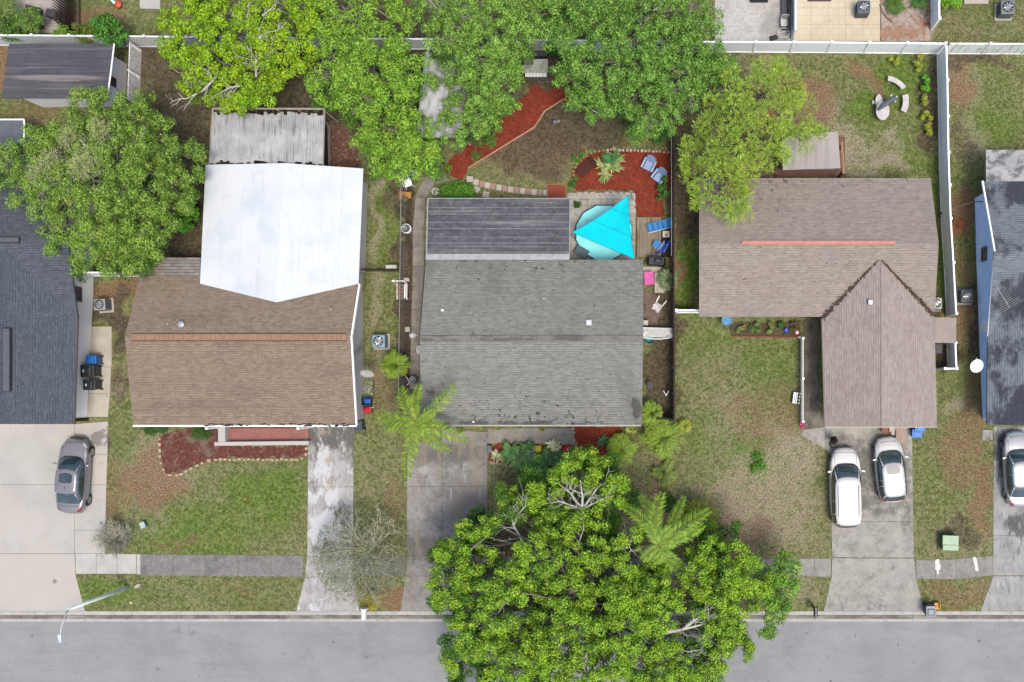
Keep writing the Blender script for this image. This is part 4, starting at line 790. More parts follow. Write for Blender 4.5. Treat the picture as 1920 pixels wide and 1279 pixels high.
# trees along the back fence
tree('shade_tree', 'bright yellow-green tree with bare white branches behind the corrugated patio roof', 'tree', (430, 60),
 [(330,10,42,6.4),(380,-10,40,6.6),(400,30,48,7.0),(350,60,46,6.8),(310,50,30,6.0),(440,45,40,7.0),(480,10,44,7.0),(520,0,36,7.0),(560,-10,40,6.8),(430,80,36,6.4),(320,95,28,6.0),(350,120,26,5.8),(390,95,30,6.2),(420,120,30,6.2),(455,140,30,6.0),(345,155,24,5.4),(380,160,28,5.4),(420,165,26,5.4),(460,170,26,5.4),(490,178,22,5.2),(500,155,22,5.6),
  (480,90,34,6.6),(520,85,32,6.4),(545,60,36,6.8),(500,50,30,6.6),(560,95,28,6.2),(510,130,24,5.8),(540,115,26,6.0),(580,40,30,6.4),(440,195,18,4.8),(420,190,18,4.8),(310,110,22,5.4),(515,148,14,5.2)],
 gn=(1.2, 1.42, 1.1), leaf=(.14, .085), dens=420, sub=.38, cols=[C(164, 187, 30), C(136, 168, 30), C(94, 138, 34)], wts=[4, 4, 2], tips=C(176, 200, 48), seed=13, bark=BARKG, trunk_r=.26, twigs=4, under=.2,
 bare=[([(400,120),(375,100),(345,98)],5.2,.08),([(400,150),(385,130),(360,115),(340,105)],[5,5.2,5.3,5.3],.09),([(405,140),(370,135),(345,142)],5,.06),([(405,145),(380,170),(350,185),(335,185)],[5,4.9,4.8,4.7],.09),([(450,160),(430,165),(410,175)],5,.07),([(485,72),(470,40),(455,20)],[6,6.4,6.6],.1),([(485,72),(500,60),(520,58)],6.4,.07),([(480,120),(482,105),(500,95),(515,92)],[5.6,5.8,6,6],.08),([(480,145),(480,125),(470,112)],[5.4,5.6,5.8],.07),([(492,30),(510,15),(520,5)],6.6,.06)])
tree('leafy_tree', 'mid green feathery tree between the corrugated patio roof and the hidden white tarp', 'tree', (690, 110),
 [(600,20,44,6.6),(650,10,50,6.8),(700,0,46,6.8),(740,30,34,6.2),(620,70,44,6.4),(660,60,44,7.0),(700,70,42,7.0),(740,60,30,6.2),(610,110,36,6.0),(650,110,40,6.4),(690,115,42,6.6),(730,100,36,6.4),(765,95,32,6.0),(585,130,28,5.4),(620,150,34,5.4),(660,150,34,5.8),(710,145,36,6.2),(750,130,34,6.0),(770,140,24,5.6),
  (590,160,22,5.0),(612,180,22,4.6),(650,185,24,5.0),(690,175,32,5.6),(730,170,30,5.6),(755,165,24,5.2),(680,200,22,4.8),(720,195,30,5.2),(690,225,26,4.4),(680,260,26,4.6),(710,250,38,5.2),(740,235,34,5.0),(760,260,36,5.0),(725,285,36,5.0),(770,290,34,4.8),(700,300,28,4.4),(745,315,26,4.2),(800,275,28,4.4),(790,245,26,4.4),(800,300,24,4.0),(760,210,26,4.6),(720,318,16,3.6)],
 leaf=(.17, .07), dens=330, sub=.42, cols=[C(124, 160, 56), C(104, 142, 48), C(80, 118, 40), C(150, 170, 60)], wts=[4, 4, 2, 1], tips=C(150, 172, 66), seed=14, bark=BARK, trunk_r=.25, under=.3,
 bare=[([(650,160),(630,140),(612,128)],5,.07),([(645,165),(655,150)],5,.05),([(615,150),(600,138)],5,.05),([(690,60),(665,45),(650,35)],6.4,.06),([(662,215),(668,200),(660,192)],4.4,.05)])
OAK = [C(116, 150, 62), C(92, 128, 52), C(70, 104, 44), C(150, 174, 92)]
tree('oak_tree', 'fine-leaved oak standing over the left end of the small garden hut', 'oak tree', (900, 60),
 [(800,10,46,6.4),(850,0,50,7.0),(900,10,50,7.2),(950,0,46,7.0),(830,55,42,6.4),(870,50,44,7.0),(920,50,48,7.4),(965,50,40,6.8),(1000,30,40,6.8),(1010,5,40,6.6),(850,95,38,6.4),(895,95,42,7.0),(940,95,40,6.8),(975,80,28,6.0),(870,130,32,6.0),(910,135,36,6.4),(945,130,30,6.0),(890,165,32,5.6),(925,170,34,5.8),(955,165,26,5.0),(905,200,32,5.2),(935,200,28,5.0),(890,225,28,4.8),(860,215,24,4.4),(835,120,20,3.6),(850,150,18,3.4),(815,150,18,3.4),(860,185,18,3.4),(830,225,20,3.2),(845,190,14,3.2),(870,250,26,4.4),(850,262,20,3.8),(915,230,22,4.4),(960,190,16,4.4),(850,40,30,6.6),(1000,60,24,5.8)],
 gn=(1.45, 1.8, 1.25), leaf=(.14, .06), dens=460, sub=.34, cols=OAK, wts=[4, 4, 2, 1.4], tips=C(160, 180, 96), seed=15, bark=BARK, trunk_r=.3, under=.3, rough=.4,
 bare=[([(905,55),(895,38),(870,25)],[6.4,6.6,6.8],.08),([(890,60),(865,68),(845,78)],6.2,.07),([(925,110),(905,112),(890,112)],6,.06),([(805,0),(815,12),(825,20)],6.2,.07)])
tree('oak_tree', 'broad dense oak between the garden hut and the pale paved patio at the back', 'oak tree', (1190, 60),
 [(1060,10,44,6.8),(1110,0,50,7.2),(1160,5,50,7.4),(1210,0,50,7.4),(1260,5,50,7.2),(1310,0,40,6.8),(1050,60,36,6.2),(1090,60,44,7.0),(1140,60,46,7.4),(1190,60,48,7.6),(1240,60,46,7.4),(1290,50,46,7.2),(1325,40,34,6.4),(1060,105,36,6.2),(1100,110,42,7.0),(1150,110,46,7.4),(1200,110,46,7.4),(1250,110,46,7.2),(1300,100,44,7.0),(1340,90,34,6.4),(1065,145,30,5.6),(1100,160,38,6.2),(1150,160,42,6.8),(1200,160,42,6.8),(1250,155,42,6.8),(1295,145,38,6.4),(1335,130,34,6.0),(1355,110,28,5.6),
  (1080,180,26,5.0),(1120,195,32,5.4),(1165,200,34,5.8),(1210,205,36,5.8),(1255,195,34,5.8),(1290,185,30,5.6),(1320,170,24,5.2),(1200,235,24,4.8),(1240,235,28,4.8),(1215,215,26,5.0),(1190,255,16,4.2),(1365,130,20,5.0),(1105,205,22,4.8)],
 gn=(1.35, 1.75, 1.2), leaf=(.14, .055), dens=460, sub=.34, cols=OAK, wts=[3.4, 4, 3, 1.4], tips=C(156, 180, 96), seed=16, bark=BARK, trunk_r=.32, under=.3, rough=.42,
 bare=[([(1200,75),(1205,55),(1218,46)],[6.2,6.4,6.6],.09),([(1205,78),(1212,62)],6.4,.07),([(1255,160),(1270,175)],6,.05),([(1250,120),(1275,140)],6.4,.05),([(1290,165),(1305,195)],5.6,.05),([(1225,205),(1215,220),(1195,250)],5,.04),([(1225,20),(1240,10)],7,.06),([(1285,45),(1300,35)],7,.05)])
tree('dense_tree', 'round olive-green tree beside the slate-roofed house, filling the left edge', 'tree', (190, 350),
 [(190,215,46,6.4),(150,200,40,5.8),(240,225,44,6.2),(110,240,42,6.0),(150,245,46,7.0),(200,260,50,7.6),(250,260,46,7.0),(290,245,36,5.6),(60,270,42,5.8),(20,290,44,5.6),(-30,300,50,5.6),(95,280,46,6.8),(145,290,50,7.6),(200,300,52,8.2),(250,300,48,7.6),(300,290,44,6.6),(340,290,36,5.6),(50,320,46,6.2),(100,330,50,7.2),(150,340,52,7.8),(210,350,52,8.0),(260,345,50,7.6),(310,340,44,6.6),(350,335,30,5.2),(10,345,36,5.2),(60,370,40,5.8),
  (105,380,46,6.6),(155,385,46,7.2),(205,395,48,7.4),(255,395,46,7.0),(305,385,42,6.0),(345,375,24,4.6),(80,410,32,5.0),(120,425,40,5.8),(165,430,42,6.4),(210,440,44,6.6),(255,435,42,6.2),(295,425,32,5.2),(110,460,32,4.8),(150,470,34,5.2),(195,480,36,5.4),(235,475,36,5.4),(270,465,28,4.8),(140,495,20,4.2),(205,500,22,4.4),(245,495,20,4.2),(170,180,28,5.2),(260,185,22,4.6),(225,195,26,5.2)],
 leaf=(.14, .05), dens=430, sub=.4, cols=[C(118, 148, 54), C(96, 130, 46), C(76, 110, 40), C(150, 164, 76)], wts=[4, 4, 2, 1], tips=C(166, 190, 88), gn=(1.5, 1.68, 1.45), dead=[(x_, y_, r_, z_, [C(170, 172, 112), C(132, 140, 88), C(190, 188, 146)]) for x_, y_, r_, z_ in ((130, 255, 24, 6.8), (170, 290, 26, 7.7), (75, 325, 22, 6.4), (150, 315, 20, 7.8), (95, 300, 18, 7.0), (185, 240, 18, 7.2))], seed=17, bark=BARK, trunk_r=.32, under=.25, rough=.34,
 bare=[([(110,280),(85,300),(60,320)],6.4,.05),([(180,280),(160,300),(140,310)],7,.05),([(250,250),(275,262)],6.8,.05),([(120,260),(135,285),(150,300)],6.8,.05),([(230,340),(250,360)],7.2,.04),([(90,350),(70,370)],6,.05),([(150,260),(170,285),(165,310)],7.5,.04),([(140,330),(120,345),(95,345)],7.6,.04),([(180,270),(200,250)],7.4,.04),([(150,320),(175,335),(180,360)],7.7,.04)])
PIN = [C(146, 178, 66), C(120, 156, 56), C(90, 130, 46), C(172, 190, 90)]
tree('pine_tree', 'light yellow-green pine with brown needle patches over the corner of the pink-grey roof', 'pine tree', (1390, 260),
 [(1370,150,30,6.4),(1400,165,30,6.8),(1440,130,34,6.8),(1470,125,30,6.2),(1490,160,30,6.4),(1450,165,28,7.0),(1345,190,28,5.8),(1385,200,32,7.0),(1420,205,30,7.4),(1480,195,30,6.8),(1510,195,22,5.6),(1330,230,30,5.8),(1365,240,32,7.0),(1405,245,32,7.6),(1450,240,30,7.0),(1490,235,30,6.4),(1520,240,24,5.6),(1300,265,26,5.2),(1340,275,30,6.6),(1380,285,32,7.2),(1420,280,28,7.0),(1460,275,26,6.4),(1510,265,22,5.4),(1540,250,14,4.8),(1290,300,22,5.0),(1325,315,28,6.2),(1365,320,30,6.6),(1400,325,26,6.2),(1435,310,22,5.8),(1480,290,16,5.2),
  (1310,350,20,5.2),(1340,360,26,5.8),(1375,365,30,6.0),(1345,395,22,5.4),(1390,395,20,5.4),(1370,405,18,5.2),(1395,370,20,5.6),(1305,380,10,4.6),(1290,325,14,4.8)],
 leaf=(.22, .028), gn=(1.75, 1.85, 1.4), dens=520, sub=.25, fill=.0, grow=.8, cols=PIN, wts=[4, 4, 2, 1.2], tips=C(186, 196, 92), seed=18, bark=BARKB, dead=[(1478, 175, 16, 5.4, [C(180, 124, 84), C(140, 104, 76)]), (1440, 225, 16, 6, [C(150, 100, 80)]), (1385, 345, 24, 5.2, [C(160, 104, 84), C(130, 90, 76)]), (1410, 300, 16, 5.6, [C(140, 110, 90)]), (1350, 255, 14, 5.6, [C(140, 120, 100)]), (1500, 165, 9, 5.6, [C(170, 130, 96)])], trunk_r=.24, under=.2, rough=.3, star=True, tilt=1.2,
 bare=[([(1400,245),(1420,200),(1440,160)],[6,6.2,6.4],.07),([(1400,245),(1370,300),(1360,350)],[6,5.6,5],.07),([(1400,245),(1450,230),(1500,230)],[6,5.8,5.4],.07),([(1400,245),(1350,230),(1310,250)],[6,5.6,5],.07),([(1375,340),(1410,330),(1440,325)],[5,4.8,4.6],.05)])
for i_, (x, y, r_) in enumerate([(1478, 175, 20), (1440, 225, 16), (1390, 345, 22), (1415, 300, 14), (1350, 250, 12)]):
    pass
# dead brown needle sprays and a low shrub layer under the pine
def shrub(name, label, cat, px, py, rp, h, leaf=(.12, .07), n=900, cols=None, seed=1, group=None, spray=False, rosette=0, zoff=0, wts=None, squash=1.0):
    rng = np.random.default_rng(seed); b0 = W(px, py); root = thing(name, label, cat, b0, group=group)
    Rm = rp/S; cl = Cloud(); cols = cols or [G1, G2, D1]; wts = wts or [1]*len(cols)
    if rosette:    # strap leaves arching out of several crowns, in short tapering segments
        m = MB()
        for q in range(rosette):
            an0 = rng.uniform(0, 2*PI); rad = Rm*.62*math.sqrt(rng.random()) if q else 0; ce = np.array([b0.x+rad*math.cos(an0), b0.y+rad*math.sin(an0)*squash, h*rng.uniform(.25, .6)]); bc = palette(rng, 1, cols, wts)[0]
            m.tube([b0+Vector((0, 0, 0)), Vector(ce)], .02, 4, cap=False)
            for i in range(max(6, n//rosette)):
                an = rng.uniform(0, 2*PI); L = leaf[0]*rng.uniform(.6, 1.15); d = np.array([math.cos(an), math.sin(an), 0]); sd_ = np.array([-d[1], d[0], 0]); up_ = rng.uniform(.1, .75); c_ = (bc*.5+palette(rng, 1, cols, wts)[0]*.5)*rng.uniform(.75, 1.25); pr = None
                for u in (0, .3, .65, 1.0):
                    p = ce+d*L*u+np.array([0, 0, L*(up_*u-.8*up_*u*u)]); hw_ = leaf[1]*.5*(.5, 1, .8, .05)[(0, .3, .65, 1.0).index(u)]; cur = (p-sd_*hw_, p+sd_*hw_)
                    if pr is not None: cl.add(np.stack([pr[0], pr[1], cur[1], cur[0]]), np.repeat(c_[None], 4, axis=0))
                    pr = cur
        cl.build('foliage', root); m.build('stem', BARKB, root)
        return root
    if spray:      # long thin leaflets arching out of the middle
        m = MB(); ns = max(8, n//40); squish = 1
        for i in range(ns):
            an = rng.uniform(0, 2*PI); L = Rm*rng.uniform(.55, 1.1); hh = h*rng.uniform(.6, 1)
            k = 20; t = np.linspace(.02, 1, k)[:, None]
            ax = np.hstack([np.cos(an)*L*t, np.sin(an)*L*t, zoff+hh*(.35+1.1*t-.75*t*t)])
            ax += np.array([b0.x, b0.y, 0]); dr = np.array([np.cos(an), np.sin(an), 0])
            for sgn in (-1, 1):
                side = np.array([-dr[1], dr[0], 0])*sgn
                dd = norm(np.tile(side*.8+dr*.7, (k, 1))+rng.normal(0, .15, (k, 3))); ll = leaf[0]*(1.1-.6*t)*rng.uniform(.8, 1.2, (k, 1))
                nn = np.cross(dd, np.array([0, 0, 1.0])); tipz = np.hstack([np.zeros((k, 2)), -ll*.25])
                V_ = np.stack([ax, ax+dd*ll*.5+nn*leaf[1]*.5, ax+dd*ll+tipz, ax+dd*ll*.5-nn*leaf[1]*.5], 1).reshape(-1, 3)
                cc = palette(rng, k, cols, wts)*rng.uniform(.8, 1.2, (k, 1)); cl.add(V_, np.repeat(cc, 4, axis=0))
            m.tube([b0+Vector((0, 0, 0)), Vector(ax[0])], .015, 4, cap=False)
        for i in range(5): m.tube([b0+Vector((rng.normal(0, .05), rng.normal(0, .05), 0)), b0+Vector((rng.normal(0, .1), rng.normal(0, .1), zoff+h*.4))], .03, 5, cap=False)
        cl.build('foliage', root); m.build('stem', BARKB, root)
    else:
        nc = max(4, int(n/90)); m = MB()
        for i in range(nc):
            an = rng.uniform(0, 2*PI); rad = Rm*math.sqrt(rng.random())*.75; q = np.array([b0.x+math.cos(an)*rad, b0.y+math.sin(an)*rad*squash, zoff+h*rng.uniform(.5, .85)*(1-.4*(rad/Rm)**2)])
            r_ = max(.12, Rm*.36); k = n//nc; dd = norm(rng.normal(0, 1, (k, 3))); dd[:, 2] = abs(dd[:, 2])
            P_ = q+dd*r_*rng.uniform(.4, 1.05, (k, 1)); c_ = palette(rng, k, cols, wts)*rng.uniform(.78, 1.2, (k, 1))
            V_, C_ = leaves(P_, dd, leaf[0], leaf[1], c_, rng); cl.add(V_, C_)
            m.tube([b0+Vector((0, 0, 0)), Vector(q)], .012, 4, cap=False)
        cl.build('foliage', root); m.build('stem', BARKB, root)
    return root

def palm(name, label, px, py, h, fr, seed, cols, width=.55, group=None):
    """fr: list of frond tips (px, py) at their own height"""
    rng = np.random.default_rng(seed); k0 = 46; c = W(px, py, h); b0 = Vector((c.x, c.y, 0)); root = thing(name, label, 'palm tree', b0, group=group)
    m = MB(); m.tube([b0, b0+Vector((.05, 0, h*.4)), b0+Vector((0, .04, h*.8)), c], [.2, .15, .14, .12], 10); m.build('trunk', BARK, root, smooth=True)
    for (tx, ty, tz, wd) in fr:
        tip = W(tx, ty, tz); k = k0; t = np.linspace(0, 1, k)[:, None]
        A, B = np.array(c), np.array(tip); L = np.linalg.norm((B-A)[:2])
        ax = A+(B-A)*t; ax[:, 2:3] += .55*L*.5*np.sin(PI*t)*.6; side0 = np.array([-(B-A)[1], (B-A)[0], 0]); side0 /= np.linalg.norm(side0)
        ax += side0*np.sin(PI*t)*rng.normal(0, .08)*L
        cl = Cloud()
        for rep in range(2):
          for sgn in (-1, 1):
            f_ = norm(np.gradient(ax, axis=0)); sd_ = np.cross(f_, np.array([0, 0, 1.0]))*sgn; sd_ = norm(sd_)
            dd = norm(sd_*1.0+f_*.75+rng.normal(0, .16, (k, 3))+np.array([0, 0, -.25+.3*rep]))
            ll = wd*np.sin(PI*(.1+.84*t))**.6*rng.uniform(.75, 1.15, (k, 1))
            nn = norm(np.cross(dd, np.array([0, 0, 1.0]))); w_ = .034
            V_ = np.stack([ax, ax+dd*ll*.45+nn*w_*.5, ax+dd*ll-np.array([0, 0, .18])*ll, ax+dd*ll*.45-nn*w_*.5], 1)[3:].reshape(-1, 3)
            cc = palette(rng, k-3, cols, [1]*len(cols))*rng.uniform(.7, 1.35, (k-3, 1)); cl.add(V_, np.repeat(cc, 4, axis=0))
        fo = cl.build('frond', root)
        mm = MB(); mm.tube([Vector(q) for q in ax[::6]], [.03-.0024*i for i in range(len(ax[::6]))], 4, cap=False); mm.build('midrib', plain('midrib', C(150, 160, 70), .6) if 'midrib' not in bpy.data.materials else bpy.data.materials['midrib'], fo, origin=root.location)
    return root
PC = [C(172, 198, 56), C(136, 172, 50), C(98, 142, 46)]
palm('palm_tree', 'yellow-green feathery palm between the two driveways, touching the corner of the grey roof', 782, 792, 5.0,
     [(706, 778, 4.3, .6), (722, 806, 4.0, .5), (752, 728, 5.0, .6), (786, 722, 5.0, .5), (852, 722, 5.0, .6), (878, 826, 4.2, .6), (842, 846, 4.0, .5), (765, 898, 3.8, .6), (772, 860, 4.4, .5), (815, 770, 5.6, .4), (757, 815, 5.0, .45), (800, 812, 5.2, .45), (835, 800, 4.6, .45)], 21, PC)
palm('palm_tree', 'bright green feathery palm growing through the edge of the huge street tree', 1238, 1022, 6.4,
     [(1172, 952, 6.2, .6), (1200, 930, 5.6, .5), (1242, 925, 6.4, .65), (1282, 932, 5.6, .5), (1330, 958, 6.2, .65), (1320, 985, 6.0, .5), (1295, 1078, 5.0, .5), (1282, 1060, 5.4, .4), (1205, 1050, 6.4, .5), (1228, 1052, 6.6, .5), (1258, 990, 6.9, .5), (1215, 980, 6.8, .5), (1265, 1020, 6.6, .4)], 22, [C(168, 200, 60), C(138, 180, 52), C(104, 150, 48)])
AR = [C(142, 176, 44), C(118, 156, 40), C(160, 186, 60)]
shrub('areca_palm', 'rounded areca palm shrub at the front right corner of the grey roof', 'palm shrub', 1222, 774, 22, 2.2, (.34, .04), 2400, AR, 31, spray=True)
shrub('areca_palm', 'large areca palm shrub below the roof corner, beside the end of the dark fence', 'palm shrub', 1242, 820, 36, 2.2, (.4, .04), 3600, AR, 32, spray=True)
shrub('areca_palm', 'areca palm shrub on the red mulch at the right of the front bed', 'palm shrub', 1166, 842, 27, 1.5, (.36, .04), 3000, AR, 33, spray=True)
shrub('areca_palm', 'areca palm shrub in the narrow side yard left of the grey roof', 'palm shrub', 752, 686, 25, 2.4, (.38, .04), 2600, AR, 34, spray=True)
shrub('areca_palm', 'thin yellow palm sprig on the lawn right of the dark fence end', 'palm shrub', 1284, 798, 12, .8, (.3, .035), 600, [C(176, 184, 50), C(150, 166, 50)], 35, spray=True)
shrub('round_bush', 'large yellow-green bush behind the right fronds of the street palm', 'bush', 1308, 972, 46, 3.0, (.1, .05), 9000, [C(138, 156, 36), C(116, 138, 34), C(156, 168, 50)], 36)
shrub('round_bush', 'low dark bush on the ground under the street palm', 'bush', 1255, 940, 22, 1.2, (.12, .05), 1500, [G2, D1], 37)
# dead tree, twigs only
def twigtree(name, label, px, py, rp, h, seed, mat, nb=26, kk=5, cat='tree', r0=.07):
    rr = random.Random(seed); b0 = W(px, py); root = thing(name, label, cat, b0); m = MB(); Rm = rp/S
    top = b0+Vector((0, 0, h*.35)); m.tube([b0, top], [r0*1.5, r0], 8); m.build('trunk', mat, root); m = MB()
    for i in range(nb):
        an = 2*PI*i/nb+rr.gauss(0, .2); L = Rm*rr.uniform(.6, 1.05); e = top+Vector((math.cos(an)*L, math.sin(an)*L, h*rr.uniform(.2, .6)))
        P = limb(m, top, e, r0*.5, .012, rr, .08, k=5, n=4)
        for j in range(kk):
            a_ = P[rr.randint(1, 4)]; an2 = an+rr.choice((-1, 1))*rr.uniform(.4, 1); L2 = L*rr.uniform(.25, .5); e2 = a_+Vector((math.cos(an2)*L2, math.sin(an2)*L2, rr.uniform(.1, .5)))
            P2 = limb(m, a_, e2, .018, .008, rr, .1, k=3, n=3)
            for q in range(kk):
                a3 = P2[rr.randint(1, 3)]; an3 = an2+rr.choice((-1, 1))*rr.uniform(.4, 1.1); L3 = rr.uniform(.2, .55)
                limb(m, a3, a3+Vector((math.cos(an3)*L3, math.sin(an3)*L3, rr.uniform(0, .25))), .012, .005, rr, .1, k=2, n=3)
    m.build('branches', mat, root)
    return root
GT = mk('grey_twigs', (C(172, 176, 146), C(198, 200, 174), 3))
def baretree():
    root = twigtree('bare_tree', 'nearly leafless grey-green tree between the blotched and the weathered driveways', 700, 1030, 88, 3.6, 41, GT, nb=26, kk=5)
    rng = np.random.default_rng(41); n = 5200; an = rng.uniform(0, 2*PI, n); b0 = W(690, 1035); rad = 88/S*np.sqrt(rng.random(n))
    P = np.stack([b0.x+np.cos(an)*rad, b0.y+np.sin(an)*rad, 1.2+rng.random(n)*1.8*(1-(rad*S/95)**2)], 1)
    V_, C_ = leaves(P, np.tile([0, 0, 1.0], (n, 1)), .11, .06, palette(rng, n, [C(168, 174, 132), C(140, 152, 104), C(118, 124, 96)], [2, 3, 2]), rng, tilt=1.0)
    cl = Cloud(); cl.add(V_, C_); cl.build('foliage', root)
baretree()
twigtree('dead_shrub', 'wispy grey leafless shrub between the street tree and the street palm', 1165, 985, 30, 2.6, 42, GT, nb=14, kk=4, cat='shrub', r0=.04)
# back fence bushes, left corner
shrub('bush', 'feathery pale bush at the top left corner', 'bush', 22, 35, 34, 2.0, (.3, .04), 4200, [C(124, 150, 70), C(150, 166, 90), C(100, 130, 60)], 51, spray=True)
shrub('bush', 'leafy bright bush beside the left end of the dark storage shed roof', 'bush', 45, 68, 28, 2.2, (.13, .08), 2600, [C(92, 136, 50), C(74, 112, 44), C(116, 154, 66)], 52)
shrub('bush', 'light green climbing bush on the white back fence above the dark shed roof', 'bush', 84, 54, 26, 2.4, (.13, .07), 2600, [C(110, 148, 60), C(136, 168, 76)], 53)
shrub('bush', 'yellow-green bush on the fence between the shed roof and the red leafy ground', 'bush', 140, 76, 16, 2.2, (.11, .06), 1300, [C(140, 180, 60), C(110, 150, 50)], 54)
shrub('bush', 'low yellow-green hedge on the fence behind the right half of the shed roof', 'bush', 180, 74, 24, 2.1, (.11, .06), 1800, [C(130, 150, 56), C(110, 140, 50)], 55)
shrub('bush', 'broad-leaved bright vine bush spilling between the shed and the leaning fence', 'bush', 242, 84, 30, 3.4, (.18, .12), 2600, [C(86, 148, 50), C(108, 168, 62), C(60, 112, 44)], 56, zoff=.3)
shrub('bush', 'bright broad-leaved bush against the left edge of the white roof', 'bush', 366, 410, 22, 2.0, (.17, .1), 1500, [C(90, 160, 40), C(116, 180, 54)], 57, squash=1.8)
shrub('bush', 'green shrub in the dark gap behind the yellow-green tree', 'bush', 530, 135, 26, 3.0, (.14, .08), 1800, [C(56, 120, 44), C(76, 140, 52)], 58)
shrub('bush', 'green undergrowth bush by the leafy mulch behind the white roof', 'bush', 800, 180, 34, 2.6, (.15, .08), 3000, [C(44, 96, 44), C(64, 120, 50)], 59)
shrub('bush', 'green bush beside the red mulch path under the left oak', 'bush', 850, 235, 22, 1.6, (.13, .07), 1500, [C(76, 120, 56), C(96, 140, 66)], 60)
shrub('bush', 'dark green bush beside the right side of the garden hut', 'bush', 1045, 105, 18, 2.4, (.13, .07), 1500, [C(40, 110, 50), C(60, 130, 60)], 61)
shrub('bush', 'green bush below the right oak near the white framed board', 'bush', 1170, 195, 24, 1.6, (.13, .07), 1800, [C(60, 120, 50), C(80, 140, 60)], 62)
shrub('bush', 'green bush by the dark fence at the right end of the garden', 'bush', 1242, 262, 20, 1.4, (.13, .07), 1500, [C(70, 120, 56), C(90, 140, 60)], 63)
shrub('bush', 'bright green bush on the right lawn, alone in the grass', 'bush', 1412, 866, 26, .22, (.15, .06), 640, [C(96, 150, 48), C(120, 170, 60)], 64)
shrub('bush', 'bright green rounded bush under the back edge of the dark ribbed patio roof', 'bush', 860, 362, 36, .95, (.12, .06), 3600, [C(96, 160, 40), C(120, 180, 50), C(70, 130, 40)], 65, squash=.35)
shrub('bush', 'small dark clipped bush under the front eave of the brown roof, left of the porch', 'bush', 385, 812, 22, .9, (.06, .04), 3000, [C(70, 112, 44), C(90, 130, 54)], 66, squash=.7)
shrub('bush', 'low dark hedge plant under the left end of the brown roof eave', 'bush', 300, 806, 22, .8, (.08, .05), 2000, [C(70, 110, 44), C(86, 120, 50)], 67, squash=.4)
twigtree('dead_shrub', 'grey spiky dead bush at the pavement beside the pale driveway', 228, 1005, 30, .9, 43, mk('pale_twigs', (C(168, 166, 146), C(190, 186, 170), 3)), nb=34, kk=5, cat='shrub', r0=.03)
shrub('bush', 'small green tuft in front of the grey spiky dead bush', 'bush', 215, 988, 14, .5, (.2, .04), 400, [C(84, 150, 50), C(110, 160, 60)], 68, spray=True)
shrub('flower_bush', 'golden yellow spiky bush beside the white kerb mailbox', 'bush', 701, 1123, 18, .9, (.26, .03), 1400, [C(196, 176, 40), C(170, 150, 40), C(130, 130, 50)], 69, spray=True)
for i, (x, y, r_, lb) in enumerate([(1674, 119, 13, 'yellow plant nearest the back white fence, left of the twiggy one'), (1722, 122, 17, 'wispy yellow plant in the corner of the two white fences'), (1732, 195, 15, 'yellow leafy plant beside the white fence, level with the stone seats'), (1733, 222, 13, 'yellow plant just below the leafy one along the white fence'), (1733, 246, 16, 'brightest yellow plant, the last along the white fence')]):
    shrub('yellow_plant', lb, 'plant', x, y, r_, .7, (.14, .09), 260 if i < 2 else 520, [C(200, 200, 76), C(176, 184, 60), C(150, 170, 60)], 70+i, group='plants along the white fence', squash=1.2 if i else .6)
shrub('green_plant', 'broad-leaved green plant between the yellow plants at the white fence', 'plant', 1733, 160, 15, .7, (.2, .13), 420, [C(120, 190, 50), C(90, 160, 44)], 76)
shrub('bush', 'dark grass-like bush at the pink gravel, nearer the cream patio', 'bush', 1676, 12, 21, .6, (.2, .03), 2200, [C(84, 120, 44), C(100, 140, 50)], 77, spray=True, )
shrub('bush', 'grass-like bush at the pink gravel, nearer the short white fence', 'bush', 1720, 6, 18, .6, (.22, .03), 1500, [C(70, 120, 44), C(90, 140, 50)], 78, spray=True)
shrub('bush', 'bright lime bush behind the short white fence', 'bush', 1780, 8, 26, 1.4, (.2, .08), 2200, [C(130, 190, 50), C(150, 204, 60)], 79)
# grass blades: stuff
rng = np.random.default_rng(5)
n = 150000; gx = rng.uniform(W(0, 0).x-1, W(1925, 0).x+1, n); gy = rng.uniform(W(0, 1146).y+.05, W(0, -10).y, n)
PX = gx*S+NX; PY = -gy*S+NY
def inside(poly):
    r_ = np.zeros(n, bool); k = len(poly)
    for i in range(k):
        (x0, y0), (x1, y1) = poly[i], poly[(i+1) % k]
        if y0 == y1: continue
        c_ = ((PY >= min(y0, y1)) & (PY < max(y0, y1))); xi = x0+(PY-y0)*(x1-x0)/(y1-y0); r_ ^= c_ & (PX < xi)
    return r_
ok = np.zeros(n, bool)
for poly in ([(204,790),(575,872),(573,1036),(200,1036)], [(205,800),(290,800),(290,880),(575,880),(575,900),(203,900)], [(150,1080),(568,1084),(553,1145),(165,1145)], [(668,800),(762,830),(760,1040),(666,1040)], [(668,1084),(758,1084),(748,1145),(677,1145)], [(918,880),(1230,860),(1230,1040),(918,1040)],
             [(1268,600),(1370,600),(1370,634),(1500,634),(1502,820),(1552,850),(1556,1044),(1265,1044)], [(1268,200),(1308,350),(1308,590),(1268,590)], [(1380,108),(1755,108),(1760,330),(1380,330)], [(1775,108),(1925,108),(1925,280),(1845,280),(1840,370),(1822,600),(1835,800),(1858,820),(1858,1040),(1722,1046),(1716,800),(1762,800),(1762,700),(1800,700)],
             [(1500,1086),(1555,1086),(1542,1144),(1500,1144)], [(1724,1090),(1856,1084),(1835,1144),(1737,1144)], [(690,330),(742,330),(742,780),(690,780)], [(900,310),(1020,230),(1060,200),(1250,240),(1245,278),(1100,280),(1060,340),(1000,345),(900,330)], [(1745,0),(1925,0),(1925,78),(1750,78)], [(1750,340),(1768,340),(1780,590),(1768,640),(1757,590)]):
    ok |= inside(poly)
